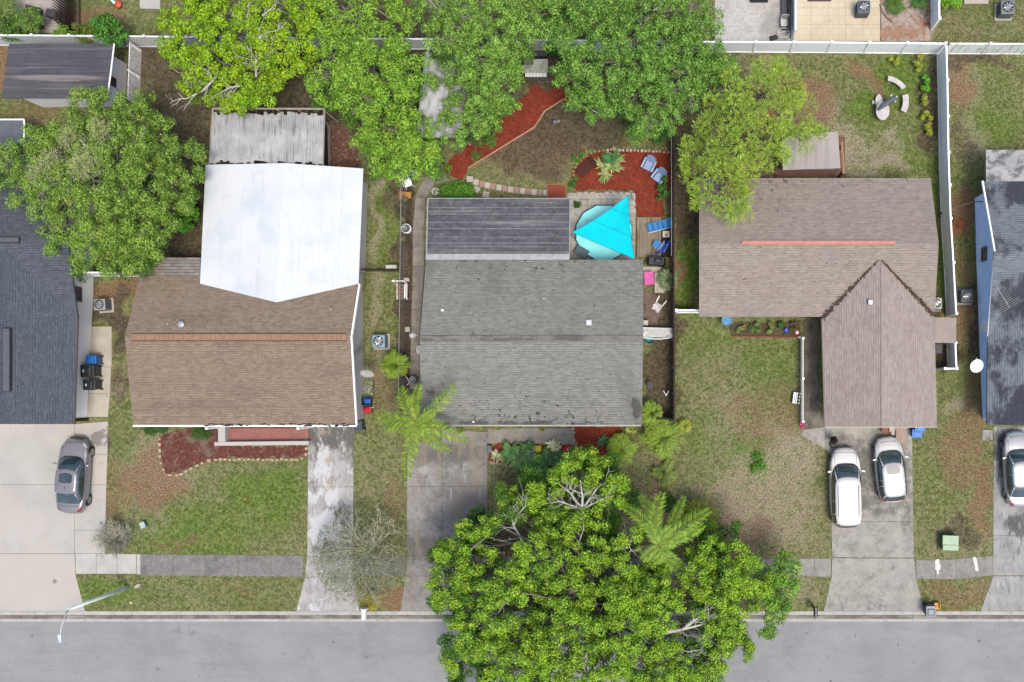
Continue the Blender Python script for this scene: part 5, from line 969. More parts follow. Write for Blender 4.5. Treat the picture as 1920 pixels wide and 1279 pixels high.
Z = zones(gx, gy); ok &= rng.random(n) < (.95-.8*np.clip(Z[0]*1.2+Z[2]*.9+Z[3]*1.0-Z[1], 0, 1)); gx, gy = gx[ok], gy[ok]; Z = Z[:, ok]; k = len(gx)
h_ = rng.uniform(.03, .085, k)[:, None]; P = np.stack([gx, gy, np.zeros(k)], 1)
d = norm(np.hstack([rng.normal(0, 1, (k, 2)), np.zeros((k, 1))])); s_ = np.stack([-d[:, 1], d[:, 0], np.zeros(k)], 1)
V = np.stack([P+s_*.02, P-s_*.02, P+d*h_*.8-s_*.014+[0, 0, 1]*h_, P+d*h_*.8+s_*.014+[0, 0, 1]*h_], 1).reshape(-1, 3)
gc = palette(rng, k, [C(112, 124, 66), C(146, 146, 104), C(92, 116, 46), C(164, 156, 122)], [4, 3, 3, 2]); lu = np.clip(Z[1], 0, 1)[:, None]; gc = gc*(1-lu)+palette(rng, k, [C(84, 128, 36), C(112, 150, 52)], [1, 1])*lu
gc = gc*rng.uniform(.7, 1.35, (k, 1))
tag(fastmesh('grass', V, np.arange(4*k).reshape(-1, 4), np.repeat(gc, 4, axis=0), LEAF), 'patchy lawn grass in the yards and verges', 'grass', kind='stuff')
# ------------------------------------------------------------------ fences
vinyl = mk('white_vinyl', ((.68, .72, .73), (.74, .76, .76), .6), [dict(col=C(186, 196, 190), scale=1.2, st=(1, 1, .4), lo=.55, hi=.75, amt=.35)], rough=.45)
vinylg = mk('mossy_vinyl', ((.58, .62, .6), (.66, .68, .65), .6), [dict(col=C(168, 178, 130), scale=2.5, st=(2, 1, .4), lo=.5, hi=.64, amt=.6)], rough=.5)
def fence(label, pts, h=1.83, mat=None, step_=2.4, ph=.1, pt=.127, name='fence', seed=0, thick=.045, end=True, start=True):
    mat = mat or vinyl; rr = random.Random(seed)
    P = [W(*p) for p in pts]; root = thing(name, label, 'fence', P[0])
    k = 0
    for a_, b_ in zip(P[:-1], P[1:]):
        L = (b_-a_).length; n = max(1, round(L/step_)); rz = math.atan2(b_.y-a_.y, b_.x-a_.x)
        for i in range(n):
            q0, q1 = a_.lerp(b_, i/n), a_.lerp(b_, (i+1)/n); c_ = (q0+q1)/2; l = L/n-pt
            m = MB(); m.box((c_.x, c_.y, h*.5), (l, thick, h-.14), rz, rx=rr.uniform(-.008, .008))
            m.box((c_.x, c_.y, h-.06), (l, thick+.05, .1), rz); m.box((c_.x, c_.y, .1), (l, thick+.05, .12), rz)
            m.build('panel', mat, root)
            if k or start:
                m = MB(); m.box((q0.x, q0.y, (h+ph)/2-.05), (pt, pt, h+ph), rz); m.box((q0.x, q0.y, h+ph-.03), (pt+.04, pt+.04, .05), rz); m.box((q0.x, q0.y, h+ph+.02), (pt+.03, pt+.03, .05), rz, taper=.2); m.build('post', mat, root)
            k += 1
    if end:
        q0 = P[-1]; m = MB(); m.box((q0.x, q0.y, (h+ph)/2-.05), (pt, pt, h+ph), rz); m.box((q0.x, q0.y, h+ph-.03), (pt+.04, pt+.04, .05), rz); m.box((q0.x, q0.y, h+ph+.02), (pt+.03, pt+.03, .05), rz, taper=.2); m.build('post', mat, root)
    return root
fence('white privacy fence behind the dark shed roof and the bright yellow-green tree', [(-40, 85), (300, 88), (690, 92)], mat=plain('greyed_vinyl', (.5, .52, .53), .5), end=False)
fence('white privacy fence behind the garden hut, mostly under the oak trees', [(690, 92), (1000, 94), (1343, 98)], mat=vinyl, end=False, seed=1)
fence('long white privacy fence between the lawn with stone seats and the paved patios', [(1343, 98), (1550, 99), (1757, 101)], mat=vinyl, seed=2)
fence('mossy white privacy fence across the back of the far right yard', [(1763, 101), (1990, 102)], mat=vinylg, seed=3, start=False)
fence('long wavy white fence running down beside the pink-grey house', [(1757, 104), (1759, 170), (1761, 300), (1765, 420), (1770, 500), (1775, 592)], mat=vinyl, seed=4, start=False, h=2.0)
fence('short white fence enclosing the bin nook beside the pink-grey roof', [(1775, 645), (1777, 692), (1756, 692)], mat=vinyl, seed=5)
fence('short white fence joining the dark fence to the pink-grey house', [(1268, 586), (1312, 586)], mat=vinyl, seed=6, step_=3)
fence('short white fence between the pink gravel and the top right lawn', [(1746, 56), (1745, -60)], mat=vinyl, seed=7)
fence('white fence between the white paved patio and the cream paved patio', [(1484.5, -60), (1484.5, 78)], mat=vinyl, seed=8, end=False)
fence('short white fence joining the slate-roofed house to its neighbour', [(178, 517), (262, 518)], mat=vinyl, seed=9)
# leaning weathered fence beside the shed
m = MB(); gw = mk('grey_weathered_wood', ((.5, .49, .48), (.6, .59, .58), 2), [dict(col=C(120, 116, 112), scale=6, lo=.5, hi=.66, amt=.6)], bump=(30, .3))
t = thing('fence', 'weathered pale fence screen standing beside the storage shed wall', 'fence', W(252, 180))
for (a_, b_) in (((266, 92), (264, 140)), ((264, 140), (262, 200))):
    A, B = W(*a_), W(*b_); c_ = (A+B)/2; L = (B-A).length; rz = math.atan2(B.y-A.y, B.x-A.x)
    m = MB(); m.box((c_.x, c_.y, .7), (L-.04, .05, 1.3), rz)
    for i in range(9): q = A.lerp(B, (i+.5)/9); m.box((q.x+.035, q.y, .7), (.03, .02, 1.28), rz)
    m.build('panel', gw, t)
m = MB(); m.tube([W(264, 96, 1.4), W(246, 84, 1.9)], .04, 4); m.tube([W(262, 146, 1.4), W(238, 130, 1.85)], .04, 4); m.build('brace', gw, t)
# chain-link fence
t = thing('chain_link_fence', 'low galvanised chain-link fence between the grassy side yard and the planted strip', 'fence', W(748, 540)); lk = plain('galvanised_wire', C(170, 168, 160), .6)
m = MB(); m.tube([W(752, 318, 1.2), W(750, 500, 1.2), W(746.5, 762, 1.2)], .022, 5); m.build('top_rail', lk, t)
for i in range(8):
    y = 318+i*63.3; x = 752-(y-318)*.0125; p = W(x, y, 1.2); m = MB(); m.tube([(p.x, p.y, 0), (p.x, p.y, 1.24)], .028, 6); m.lathe([(.034, 0), (.034, .03), (.001, .05)], (p.x, p.y, 1.24), 8); m.build('post', lk, t)
m = MB()
for i in range(130):
    y = 318+i*3.4; x = 752-(y-318)*.0125; p = W(x, y, 1.2); dy = .09*(1 if i % 2 else -1); m.tube([(p.x, p.y-dy*6, .03), (p.x, p.y+dy*6, 1.2)], .004, 3, cap=False)
m.build('wire_mesh', lk, t)
t = thing('garden_gate', 'dark cross fence across the grassy side yard with a pale panel at one end', 'gate', W(712, 505)); dk = plain('black_metal', C(46, 46, 42), .6)
m = MB(); m.tube([W(676, 505, 1.2), W(746, 505, 1.2)], .04, 5); m.tube([W(676, 505, .15), W(746, 505, .15)], .03, 5)
for i in range(26): p = W(677+i*2.7, 505, 1.2); m.tube([(p.x, p.y, .05), (p.x, p.y, 1.25)], .012, 4)
m.build('rails', dk, t)
m = MB(); m.box(W(734, 500.5, 1.1), (.66, .22, .24)); m.build('latch_box', plain('pale_box', C(206, 202, 192), .6), t, bevel=.02)
# dark wooden fence
darkw = mk('shadow_dark_wood', (C(44, 38, 34), C(66, 56, 48), 3), bump=(30, .4))  # wood blackened so the fence also shows the shadow band beside it
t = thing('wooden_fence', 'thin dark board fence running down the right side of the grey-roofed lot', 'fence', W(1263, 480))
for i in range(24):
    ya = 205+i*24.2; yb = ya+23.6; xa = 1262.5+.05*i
    A, B = W(xa, ya), W(xa, yb); m = MB(); m.box((A.x, (A.y+B.y)/2, .9), (.1, (A.y-B.y), 1.76)); m.box((A.x-.05, (A.y+B.y)/2, 1.5), (.06, (A.y-B.y), .08)); m.box((A.x-.05, (A.y+B.y)/2, .4), (.06, (A.y-B.y), .08)); m.build('panel', darkw, t)  # panels thickened to fill the width of the shadow band
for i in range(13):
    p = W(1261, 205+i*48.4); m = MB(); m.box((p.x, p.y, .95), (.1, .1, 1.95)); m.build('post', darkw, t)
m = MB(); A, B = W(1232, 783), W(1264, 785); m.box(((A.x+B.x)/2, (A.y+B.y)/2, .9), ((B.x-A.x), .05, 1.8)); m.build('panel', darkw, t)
m = MB(); m.tube([W(1259, 205, 1.86), W(1259, 360, 1.86), W(1259, 480, 1.86)], .022, 4); m.build('cap_rail', plain('bleached_cap', C(178, 172, 166), .8), t)
# white picket fence
t = thing('picket_fence', 'low white picket fence beside the dark entrance walk, a pink flower at its end', 'fence', W(1501, 712))
m = MB()
for i in range(74): p = W(1501, 637+i*2.06); m.box((p.x, p.y, .5), (.022, .05, 1.0), taper=.7)
m.build('pickets', whitem, t)
m = MB()
for z_ in (.25, .8): A, B = W(1502, 636), W(1501.5, 790); m.box(((A.x+B.x)/2+.02, (A.y+B.y)/2, z_), (.035, A.y-B.y, .07), rz=0)
m.build('rail', whitem, t)
for y in (636, 710, 789): p = W(1501.5, y); m = MB(); m.box((p.x, p.y, .55), (.1, .1, 1.1)); m.box((p.x, p.y, 1.12), (.13, .13, .04)); m.build('post', whitem, t)
# zig-zag board fence at the top left
t = thing('louvre_fence', 'dark louvred board fence between the pink patio and the leafy ground', 'fence', W(136, 30))
for i in range(17):
    p = W(138-.0*i, -18+i*4.9); m = MB(); m.box((p.x, p.y, .9), (.6, .04, 1.7), R(-40)); m.build('louvre', mk('louvre_wood', (C(70, 58, 54), C(96, 82, 76), 3)) if i == 0 else bpy.data.materials['louvre_wood'], t)
m = MB(); m.box(W(147, 20, 1.6), (.08, 2.7, .1)); m.box(W(147, 20, .3), (.08, 2.7, .1)); m.build('rail', bpy.data.materials['louvre_wood'], t)
# lattice gate
t = thing('lattice_gate', 'arched white lattice panel across the side yard above a teal basket', 'gate', W(1231, 622)); m = MB()
A, B = W(1205, 622), W(1260, 624); hz = 1.5
for i in range(26):
    for s_ in (1, -1):
        x0 = A.x+(B.x-A.x)*(i/25*1.25-.12); x1 = x0+s_*.7
        def cl_(x): return min(max(x, A.x), B.x)
        p0, p1 = (cl_(x0), .35), (cl_(x1), 1.5)
        if abs(p1[0]-p0[0]) < .1: continue
        m.tube([(p0[0], A.y-.25*0+.18, p0[1]*0+.9+.015*s_), (p1[0], A.y-.42, .9+.35+.015*s_)], .016, 4)
m.build('lattice', whitem, t)
m = MB(); P = [(A.x+(B.x-A.x)*u, A.y-.42-.1*math.sin(PI*u), 1.26) for u in (0, .2, .4, .6, .8, 1)]; m.tube(P, .03, 4); m.tube([(A.x, A.y+.2, .9), (B.x, A.y+.14, .9)], .03, 4); m.tube([(A.x, A.y+.2, .9), (A.x, A.y-.42, 1.26)], .03, 4); m.tube([(B.x, A.y+.14, .9), (B.x, A.y-.42, 1.26)], .03, 4)
m.build('frame', whitem, t)
m = MB()
for x in (A.x, B.x): m.tube([(x, A.y-.1, 0), (x, A.y-.1, 1.1)], .03, 5); m.build('post', whitem, t) if x == B.x else None

# ------------------------------------------------------------------ storage shed and other small buildings at the left
t = thing('storage_shed', 'storage shed with dark striped low roof and white walls at the back fence', 'shed', W(130, 140))
sr = mk('striped_roll_roof', (C(84, 84, 92), C(98, 98, 106), .8), [dict(col=C(122, 118, 124), scale=.9, st=(.1, 3.4, 1), lo=.56, hi=.6, amt=.8), dict(col=C(66, 66, 74), scale=2.2, st=(.08, 4, 1), lo=.55, hi=.62, amt=.6), dict(col=C(150, 142, 144), scale=3, st=(.1, 3, 1), lo=.8, hi=.95, amt=.85, blobs=[(165, 98+i_*76, 125, 7.5, .5) for i_ in (0, 1)])], bump=(20, .2))
m = MB(); m.slab([W(17, 82, 2.6), W(214, 82, 2.6), W(207, 140, 2.95), W(9, 140, 2.95)], .1); m.slab([W(9, 140, 2.95), W(207, 140, 2.95), W(201, 184, 2.5), W(2, 184, 2.5)], .1); m.build('roof', sr, t)
sw = stucco('shed_white', (.68, .69, .7))
m = MB(); m.prism([W(80, 120), W(238, 120), W(236, 201), W(80, 201)], -.1, 2.42); m.build('wall', sw, t)
m = MB(); xa = W(237, 0).x; m.add([(xa, W(0, 121).y, 2.4), (xa-.05, W(0, 198).y, 2.4), (xa, W(207, 140, 2.9).y, 2.86)], [(0, 1, 2)]); m.build('gable', sw, t)
window(t, (W(237, 0).x+.02, W(219, 152, 1.6).y, 1.5), (.55, .1, .6), PI/2, mat_f=plain('rust_frame', C(120, 76, 72), .7))
m = MB(); m.tube([W(214, 82, 2.6), W(207, 140, 2.97), W(201, 184, 2.52)], .05, 4); m.build('fascia', whitem, t)
t = thing('lean_to_roof', 'small flat slate-grey roof at the left edge below the dark shed', 'lean-to', W(10, 235)); m = MB(); m.slab([W(-120, 224, 2.3), W(45, 224, 2.3), W(45, 340, 2.4), W(-120, 340, 2.4)], .1); m.build('roof', plain('flat_slate', C(108, 114, 124), .9), t)
m = MB(); m.tube([W(45, 224, 2.3), W(45, 340, 2.4)], .05, 4); m.tube([W(-60, 224, 2.3), W(45, 224, 2.3)], .05, 4); m.build('edge_trim', whitem, t)
m = MB(); m.prism([W(-60, 262), W(82, 262), W(82, 330), W(-60, 330)], -.1, 2.2); m.build('wall', w1, t)
# garden hut
t = thing('garden_hut', 'small grey-green roofed garden hut with slatted front under the oak trees', 'garden hut', W(1000, 128))
m = MB(); m.slab([W(1000, 111, 2.3), W(1027, 111, 2.3), W(1028, 136, 2.0), W(976, 136, 2.0), W(979, 122, 2.2), W(1000, 122, 2.2)], .06); m.build('roof', mk('mossy_panel', (C(150, 158, 142), C(176, 180, 172), 1.2), [dict(col=C(104, 116, 90), scale=2, lo=.5, hi=.64, amt=.7)]), t)
m = MB(); m.box(W(1014, 103, 2.1), (.85, .3, .5)); m.build('beam', plain('hut_gap_shade', C(50, 48, 52), .7), t)  # dark block standing in for the shaded gap behind the hut roof
m = MB()
for i in range(15): p = W(986+i*2.7, 140, 1.9); m.box(p, (.045, .28, .05))
m.build('slats', whitem, t)
m = MB(); m.prism([W(990, 118), W(1030, 118), W(1030, 150), W(990, 150)], 0, 1.7); m.build('wall', plain('hut_wall', C(120, 122, 110), .9), t)
t = thing('white_tarp', 'crumpled white tarp canopy showing in patches between the back garden trees', 'canopy', W(840, 170))
m = MB(); nx = 24
g_ = [[(lambda p: (p.x, p.y, 2.2+.1*math.sin(i*1.3)*math.cos(j*.9)+.004*abs(i-12)))(W(798+i*3.6-(j*.8), 97+j*7, 2.2)) for i in range(nx)] for j in range(24)]
m.v = [p for row in g_ for p in row]; m.f = [(j*nx+i, (j+1)*nx+i, (j+1)*nx+i+1, j*nx+i+1) for j in range(23) for i in range(nx-1)]; m.m = [0]*len(m.f); m.build('tarp', plain('tarp_white', C(206, 210, 216), .5), t, smooth=True)
for x, y in ((800, 100), (880, 100), (868, 255), (784, 255)): p = W(x, y, 2.2); m = MB(); m.tube([(p.x, p.y, 0), (p.x, p.y, 2.15)], .04, 6); m.build('pole', whitem, t)
# grey shade cover behind the right house
t = thing('shade_pergola', 'taupe shade cloth pergola behind the pink-grey roof, next to the pine', 'pergola', W(1525, 300))
m = MB(); m.slab([W(1466, 262, 2.4), W(1490, 252, 2.4), W(1571, 247, 2.4), W(1576, 315, 2.4), W(1468, 319, 2.4)], .03); m.build('shade_cloth', mk('taupe_cloth', (C(182, 174, 174), C(192, 184, 184), .5), [dict(col=C(160, 152, 152), scale=.8, st=(3, .2, 1), lo=.5, hi=.6, amt=.5)]), t)
brn = plain('brown_post', C(112, 66, 52), .7)
for x, y in ((1456, 325), (1581, 322), (1580, 270), (1470, 260)): p = W(x, y, 2.3); m = MB(); m.box((p.x, p.y, 1.15), (.14, .14, 2.3)); m.build('post', brn, t)
m = MB(); m.tube([W(1578, 266, 2.3), W(1582, 326, 2.3)], .07, 4); m.build('beam', plain('tan_beam', C(198, 160, 124), .7), t)
m = MB(); m.pxprism([(1458, 262), (1584, 256), (1584, 332), (1458, 332)], -.05, .05); m.build('floor', plain('brown_pavers', C(130, 92, 76), .9), t)
m = MB(); m.box(W(1520, 318, 1.2), (3.4, .05, .4)); m.build('rail', plain('grey_rail', C(170, 166, 160), .8), t)

# ------------------------------------------------------------------ garden edging, paver path, pool area
def edging(label, pts, mat, size=.26, z=.1, seed=1, w_=.16, name='stone_edging', gap=.02):
    rr = random.Random(seed); m = MB(); P = [W(*p) for p in pts]
    for a_, b_ in zip(P[:-1], P[1:]):
        L = (b_-a_).length; n = max(1, int(L/(size+gap))); rz = math.atan2(b_.y-a_.y, b_.x-a_.x)
        for i in range(n):
            q = a_.lerp(b_, (i+.5)/n); s_ = size*rr.uniform(.7, 1.05)
            m.box((q.x+rr.gauss(0, .02), q.y+rr.gauss(0, .02), z/2-.01), (s_, w_*rr.uniform(.8, 1.25), z*rr.uniform(.8, 1.3)), rz+rr.gauss(0, .12), taper=.8)
    return tag(m.build(name, mat, origin=P[0], bevel=.02), label, 'garden edging')
st1 = mk('cream_stones', (C(222, 196, 168), C(196, 172, 150), 6), [dict(col=C(160, 136, 116), scale=9, lo=.5, hi=.65, amt=.6)], bump=(20, .6))
st2 = mk('pale_pink_stones', (C(224, 206, 196), C(200, 180, 170), 6), [dict(col=C(150, 130, 120), scale=9, lo=.5, hi=.65, amt=.6)], bump=(20, .6))
edging('cream stone edging curving round the faded mulch bed on the left lawn', [(299, 817), (300, 850), (303, 874), (312, 888), (328, 892), (345, 887), (365, 875), (385, 864), (410, 861), (480, 862), (560, 862), (574, 856), (576, 838)], st1)
edging('pale stone edging along the front of the planted bed under the grey roof', [(918, 866), (940, 870), (965, 873), (985, 877), (1000, 884)], st2, size=.16, seed=2)
edging('pale stone edging between the front path and the red mulch', [(1075, 800), (1076, 822), (1082, 842)], st2, size=.2, seed=3)
edging('short pale stone edging by the top lobe of the street tree', [(1045, 872), (1060, 866), (1072, 860)], st2, size=.16, seed=4)
edging('white stone edging along the top of the right red mulch bed', [(1136, 281), (1200, 283), (1256, 286)], st2, size=.2, seed=5)
edging('curved stone edging down the left end of the right red mulch bed', [(1136, 281), (1112, 285), (1090, 298), (1076, 318), (1074, 340)], plain('mossy_stones', C(150, 160, 90), .9), size=.2, seed=6)
edging('thin stone edging between the weathered driveway and the brown lawn', [(928, 876), (928, 940)], plain('pinkish_stones', C(176, 156, 150), .9), size=.14, w_=.08, seed=7)
edging('little curved stone edging by the shaded soil left of the street tree', [(927, 1008), (926, 1026), (932, 1036), (950, 1036)], st2, size=.2, seed=8)
edging('stone edging along the lot line below the areca shrubs', [(1230, 852), (1230, 900), (1228, 938), (1216, 958)], plain('dull_stones', C(170, 150, 140), .9), size=.22, seed=9)
m = MB(); m.tube([W(880, 313, .1), W(1002, 238, .1), W(1021, 208, .1), W(1056, 186, .1), W(1080, 194, .1), W(1112, 206, .1)], .06, 4); tag(m.build('timber_edging', plain('pinkish_timber', C(206, 150, 124), .8), origin=W(880, 313)), 'pinkish timber edging between the red mulch path and the brown lawn', 'garden edging')
m = MB(); m.tube([W(1372, 630, .08), W(1500, 632, .08)], .05, 4); tag(m.build('timber_edging', plain('red_edging', C(150, 84, 70), .8), origin=W(1372, 630)), 'thin reddish edging under the flower strip of the pink-grey house', 'garden edging')
pv = [plain('paver_cream', C(206, 198, 188), .9), plain('paver_pink', C(182, 152, 140), .9)]
pts = [(893, 342), (904, 345), (914, 348), (925, 350), (936, 352), (947, 354), (958, 356), (969, 357), (980, 358.5), (991, 360), (1002, 361), (1013, 362), (1024, 362)]
for i, p in enumerate(pts):
    a_ = W(*p); nxt = W(*pts[min(i+1, len(pts)-1)]); prv = W(*pts[max(i-1, 0)]); m = MB(); m.box((0, 0, .03), (.33, .36, .07)); o = m.build('stepping_paver', pv[i % 2]); o.location = a_; o.rotation_euler = (0, 0, math.atan2(nxt.y-prv.y, nxt.x-prv.x)); tag(o, ['first cream stepping paver, at the left end of the curved row', 'first pink stepping paver from the left end of the curved row'][i] if i < 2 else ('last cream stepping paver, touching the brick-red step mat' if i == 12 else '%s %s stepping paver from the left of the curved row' % (['second', 'third', 'fourth', 'fifth', 'sixth'][i//2-1], ['cream', 'pink'][i % 2])), 'paver', 'pavers of the curved stepping row')
for i, (x, y) in enumerate(((882, 337), (894, 357), (836, 358), (912, 366))): m = MB(); m.box((0, 0, .1), (.42, .38, .22)); o = m.build('garden_block', pv[0], bevel=.04); o.location = W(x, y); o.rotation_euler[2] = i; tag(o, ['pale square block at the top end of the stepping pavers', 'pale block right of the bright green bush', 'white lumpy block left of the bright green bush', 'white block just above the ribbed patio roof edge'][i], 'garden block')
t = thing('step_mat', 'square brick-red step mat between the stepping pavers and the pool deck', 'step mat', W(1045, 360)); m = MB(); m.pxprism([(1027, 346), (1060, 349), (1061, 371), (1027, 371)], 0, .09); m.build('mat', plain('brick_mat', C(150, 72, 56), .9), t); m = MB(); m.tube([W(1026, 371, .12), W(1026, 345, .12), W(1060, 347, .12), W(1061, 371, .12)], .04, 4); m.build('rim', plain('mat_rim', C(190, 150, 90), .8), t)
edging('row of pale coping blocks along the top of the pool deck', [(1066, 364), (1184, 364), (1185, 395)], plain('coping_pale', C(190, 186, 182), .9), size=.38, w_=.28, z=.12, seed=12)
edging('row of pale coping blocks down the right side of the pool', [(1187, 398), (1186, 470)], plain('coping_tan', C(186, 176, 166), .9), size=.3, w_=.3, z=.12, seed=13)
# pool
t = thing('pool', 'round above-ground pool with pale turquoise liner half covered by the turquoise shade sail', 'pool', W(1133, 438))
pc = W(1133, 438); Rp = 54/S
m = MB(); nseg = 12
pts = [(pc.x+Rp*math.cos(2*PI*(i+.5)/nseg), pc.y+Rp*.98*math.sin(2*PI*(i+.5)/nseg)) for i in range(nseg)]
m.prism(pts, 0, .3); m.build('pool_wall', plain('pool_wall_blue', C(60, 90, 110), .5), t)
m = MB(); m.tube([(x, y, .32) for x, y in pts+pts[:2]], .03, 4); m.build('rim', plain('pool_rim', C(70, 110, 130), .5), t)
m = MB(); m.prism([(pc.x+(x-pc.x)*.985, pc.y+(y-pc.y)*.985) for x, y in pts], .28, .318); m.build('pool_cover', mk('turquoise_cover', ((.17, .58, .6), (.22, .66, .66), .7), [dict(col=C(90, 168, 170), scale=.6, st=(1, 3, 1), rot=.5, lo=.58, hi=.7, amt=.6)], rough=.35), t)
# shade sail
t = thing('shade_sail', 'bright turquoise triangular shade sail stretched over the round pool', 'shade sail', W(1150, 440))
A, B, Cc = W(1178, 366, 2.9), W(1074, 436, 2.4), W(1189, 485, 2.7)
def edge(a_, b_, sag, k=14):
    c0 = (A+B+Cc)/3; mid = (a_+b_)/2; inn = (c0-mid)*sag
    return [a_.lerp(b_, i/k)+inn*math.sin(PI*i/k) for i in range(k+1)]
ring = edge(A, B, .09)[:-1]+edge(B, Cc, .0)[:-1]+edge(Cc, A, .06)[:-1]; cen = (A+B+Cc)/3+Vector((0, 0, -.1)); m = MB(); n = len(ring); K = 8
for k in range(K+1):
    for p in ring: q = cen.lerp(p, k/K); q.z = cen.z+(p.z-cen.z)*(k/K)**1.3; m.v.append(tuple(q))
for k in range(K):
    for i in range(n): m.f.append((k*n+i, k*n+(i+1) % n, (k+1)*n+(i+1) % n, (k+1)*n+i)); m.m.append(0)
sail_m = mk('turquoise_sail', (C(6, 222, 240), C(10, 236, 252), .4), [dict(col=C(6, 190, 214), scale=1.2, lo=.5, hi=.75, amt=.5)], rough=.8, spec=.1, bump=(1.5, .6))
m.build('sail', sail_m, t, smooth=True)
for q, (e0, e1) in enumerate(((A.lerp(B, .33), A.lerp(Cc, .33)), (A.lerp(B, .66), A.lerp(Cc, .66)))):
    m = MB(); m.tube([e0.lerp(cen, .02)+Vector((0, 0, .012)), (e0+e1)/2+Vector((0, 0, -.02)), e1+Vector((0, 0, .012))], .012, 4); m.build('seam', plain('sail_seam', C(20, 190, 214), .7) if q == 0 else bpy.data.materials['sail_seam'], t)
m = MB(); m.tube(ring+ring[:1], .02, 4); m.build('hem', plain('sail_hem', C(30, 186, 216), .6), t)
m = MB(); g2 = plain('sail_post', C(180, 186, 190), .5)
for q, e in ((A, (.15, .25)), (Cc, (.2, -.1)), (B, (-.12, .0))):
    m = MB(); m.tube([(q.x+e[0], q.y+e[1], 0), (q.x+e[0], q.y+e[1], q.z+.05)], .035, 8); m.tube([q, (q.x+e[0], q.y+e[1], q.z)], .01, 4); m.build('post', g2, t)
# wooden deck
t = thing('wooden_deck', 'small weathered plank deck right of the pool', 'deck', W(1210, 445)); wd = mk('deck_wood', (C(150, 136, 118), C(172, 158, 140), 1), [dict(col=C(110, 96, 80), scale=1.2, st=(3, .4, 1), lo=.5, hi=.62, amt=.7), dict(col=C(80, 68, 56), scale=5, lo=.6, hi=.68, amt=.7)], bump=(30, .4))
m = MB(); rr = random.Random(6)
for i in range(9):
    x0 = 1194.5+i*5.05-(.0); A_, B_ = W(x0, 408), W(x0+4.6, 482); x1 = B_.x
    m.box(((A_.x+B_.x)/2, (A_.y+B_.y)/2, .12+rr.uniform(-.006, .006)), (B_.x-A_.x, A_.y-B_.y, .04))
m.build('planks', wd, t); m = MB(); m.pxprism([(1195, 409), (1239, 409), (1239, 481), (1195, 481)], 0, .09); m.build('frame', darkw, t)
tag(MB().pxprism([(1238, 424), (1262, 424), (1262, 482), (1238, 482)], 0, .04).build('ground_mat', plain('dark_mat', C(52, 44, 40), .9)), 'dark mat under the blue sun chairs', 'mat')
# ------------------------------------------------------------------ garden furniture
def put(t, px, py, rz=0, z=0): t.location = W(px, py, z); t.rotation_euler = (0, 0, rz); return t
def adirondack(label, mat, name='garden_chair', group=None):
    t = thing(name, label, 'garden chair', group=group)
    m = MB()
    for i in range(5): m.box((-.2+i*.1, .06, .36), (.085, .52, .02), rx=R(-8))
    m.build('seat', mat, t)
    m = MB()
    for i in range(5): h_ = .78-.04*abs(i-2)**2; m.box((-.23+i*.115, -.32, .36+h_/2*.93), (.1, .02, h_), rx=R(24), taper=1)
    m.box((0, -.3, .62), (.52, .03, .07), rx=R(24)); m.build('backrest', mat, t)
    for s_ in (-1, 1):
        m = MB(); m.box((s_*.34, .02, .58), (.12, .68, .025)); m.build('armrest', mat, t)
        m = MB(); m.box((s_*.3, .3, .29), (.04, .08, .56)); m.build('leg', mat, t); m = MB(); m.box((s_*.3, -.3, .26), (.04, .08, .5), rx=R(14)); m.build('leg', mat, t)
    return t
lav = plain('lavender_plastic', C(168, 196, 240), .45)
a1 = put(adirondack('pale blue slatted garden chair on the red mulch, the one farther from the pool', lav, group='pale blue garden chairs on the red mulch'), 1217, 312, R(155))
dup(a1, W(1236, 334), R(142), 'pale blue slatted garden chair on the red mulch, the one nearer the dark fence plants')
def monobloc(label, mat):
    t = thing('plastic_chair', label, 'plastic chair')
    m = MB(); m.box((0, 0, .43), (.46, .44, .03)); m.build('seat', mat, t, bevel=.02)
    m = MB()
    for i in range(5): m.box((-.16+i*.08, -.24, .64), (.045, .02, .38), rx=R(10))
    m.tube([(-.22, -.2, .43), (-.22, -.3, .86), (0, -.32, .9), (.22, -.3, .86), (.22, -.2, .43)], .025, 6); m.build('backrest', mat, t)
    for s_ in (-1, 1):
        m = MB(); m.tube([(s_*.24, -.26, .64), (s_*.27, 0, .67), (s_*.26, .2, .65)], .025, 6); m.build('armrest', mat, t)
        for y in (-.2, .2): m = MB(); m.tube([(s_*.22, y, .43), (s_*.27, y*1.25, 0)], .025, 6); m.build('leg', mat, t)
    return t
whp = plain('white_plastic', (.6, .61, .62), .4, var=.04)
o = monobloc('white plastic chair lying on its side below the pale slab by the fence', whp); put(o, 1243, 560, R(-35), .27); o.rotation_euler = (R(88), 0, R(-35))
put(monobloc('white plastic chair in the planted strip left of the curved garden path', whp), 768, 346, R(200))
tl = plain('pale_teal_plastic', C(150, 190, 180), .5)
put(monobloc('pale teal chair at the top of the planted strip, left of the pair', tl), 764, 328, R(165)); put(monobloc('grey-green chair at the top of the planted strip, right of the pair', plain('greygreen_plastic', C(150, 172, 164), .5)), 780, 326, R(190))
t = thing('chaise_longue', 'dark brown wicker chaise on the red mulch beside the variegated plants', 'lounger'); wk = mk('dark_wicker', (C(72, 36, 30), C(94, 50, 42), 12), bump=(60, .6))
m = MB(); m.box((0, 0, .32), (.62, 1.1, .1)); m.build('seat', wk, t, bevel=.03); m = MB(); m.box((0, .62, .46), (.62, .3, .1), rx=R(40)); m.build('backrest', wk, t, bevel=.03)
for x in (-.26, .26):
    for y in (-.48, .5): m = MB(); m.box((x, y, .14), (.06, .06, .28)); m.build('leg', wk, t)
put(t, 1098, 318, R(-48))
bl = plain('bright_blue_fabric', C(36, 140, 220), .6)
t = thing('sun_lounger', 'bright blue padded sun lounger on the dark mat below the red mulch', 'lounger'); m = MB()
for i in range(4): m.box((-.5+i*.32, 0, .34), (.3, .56, .07))
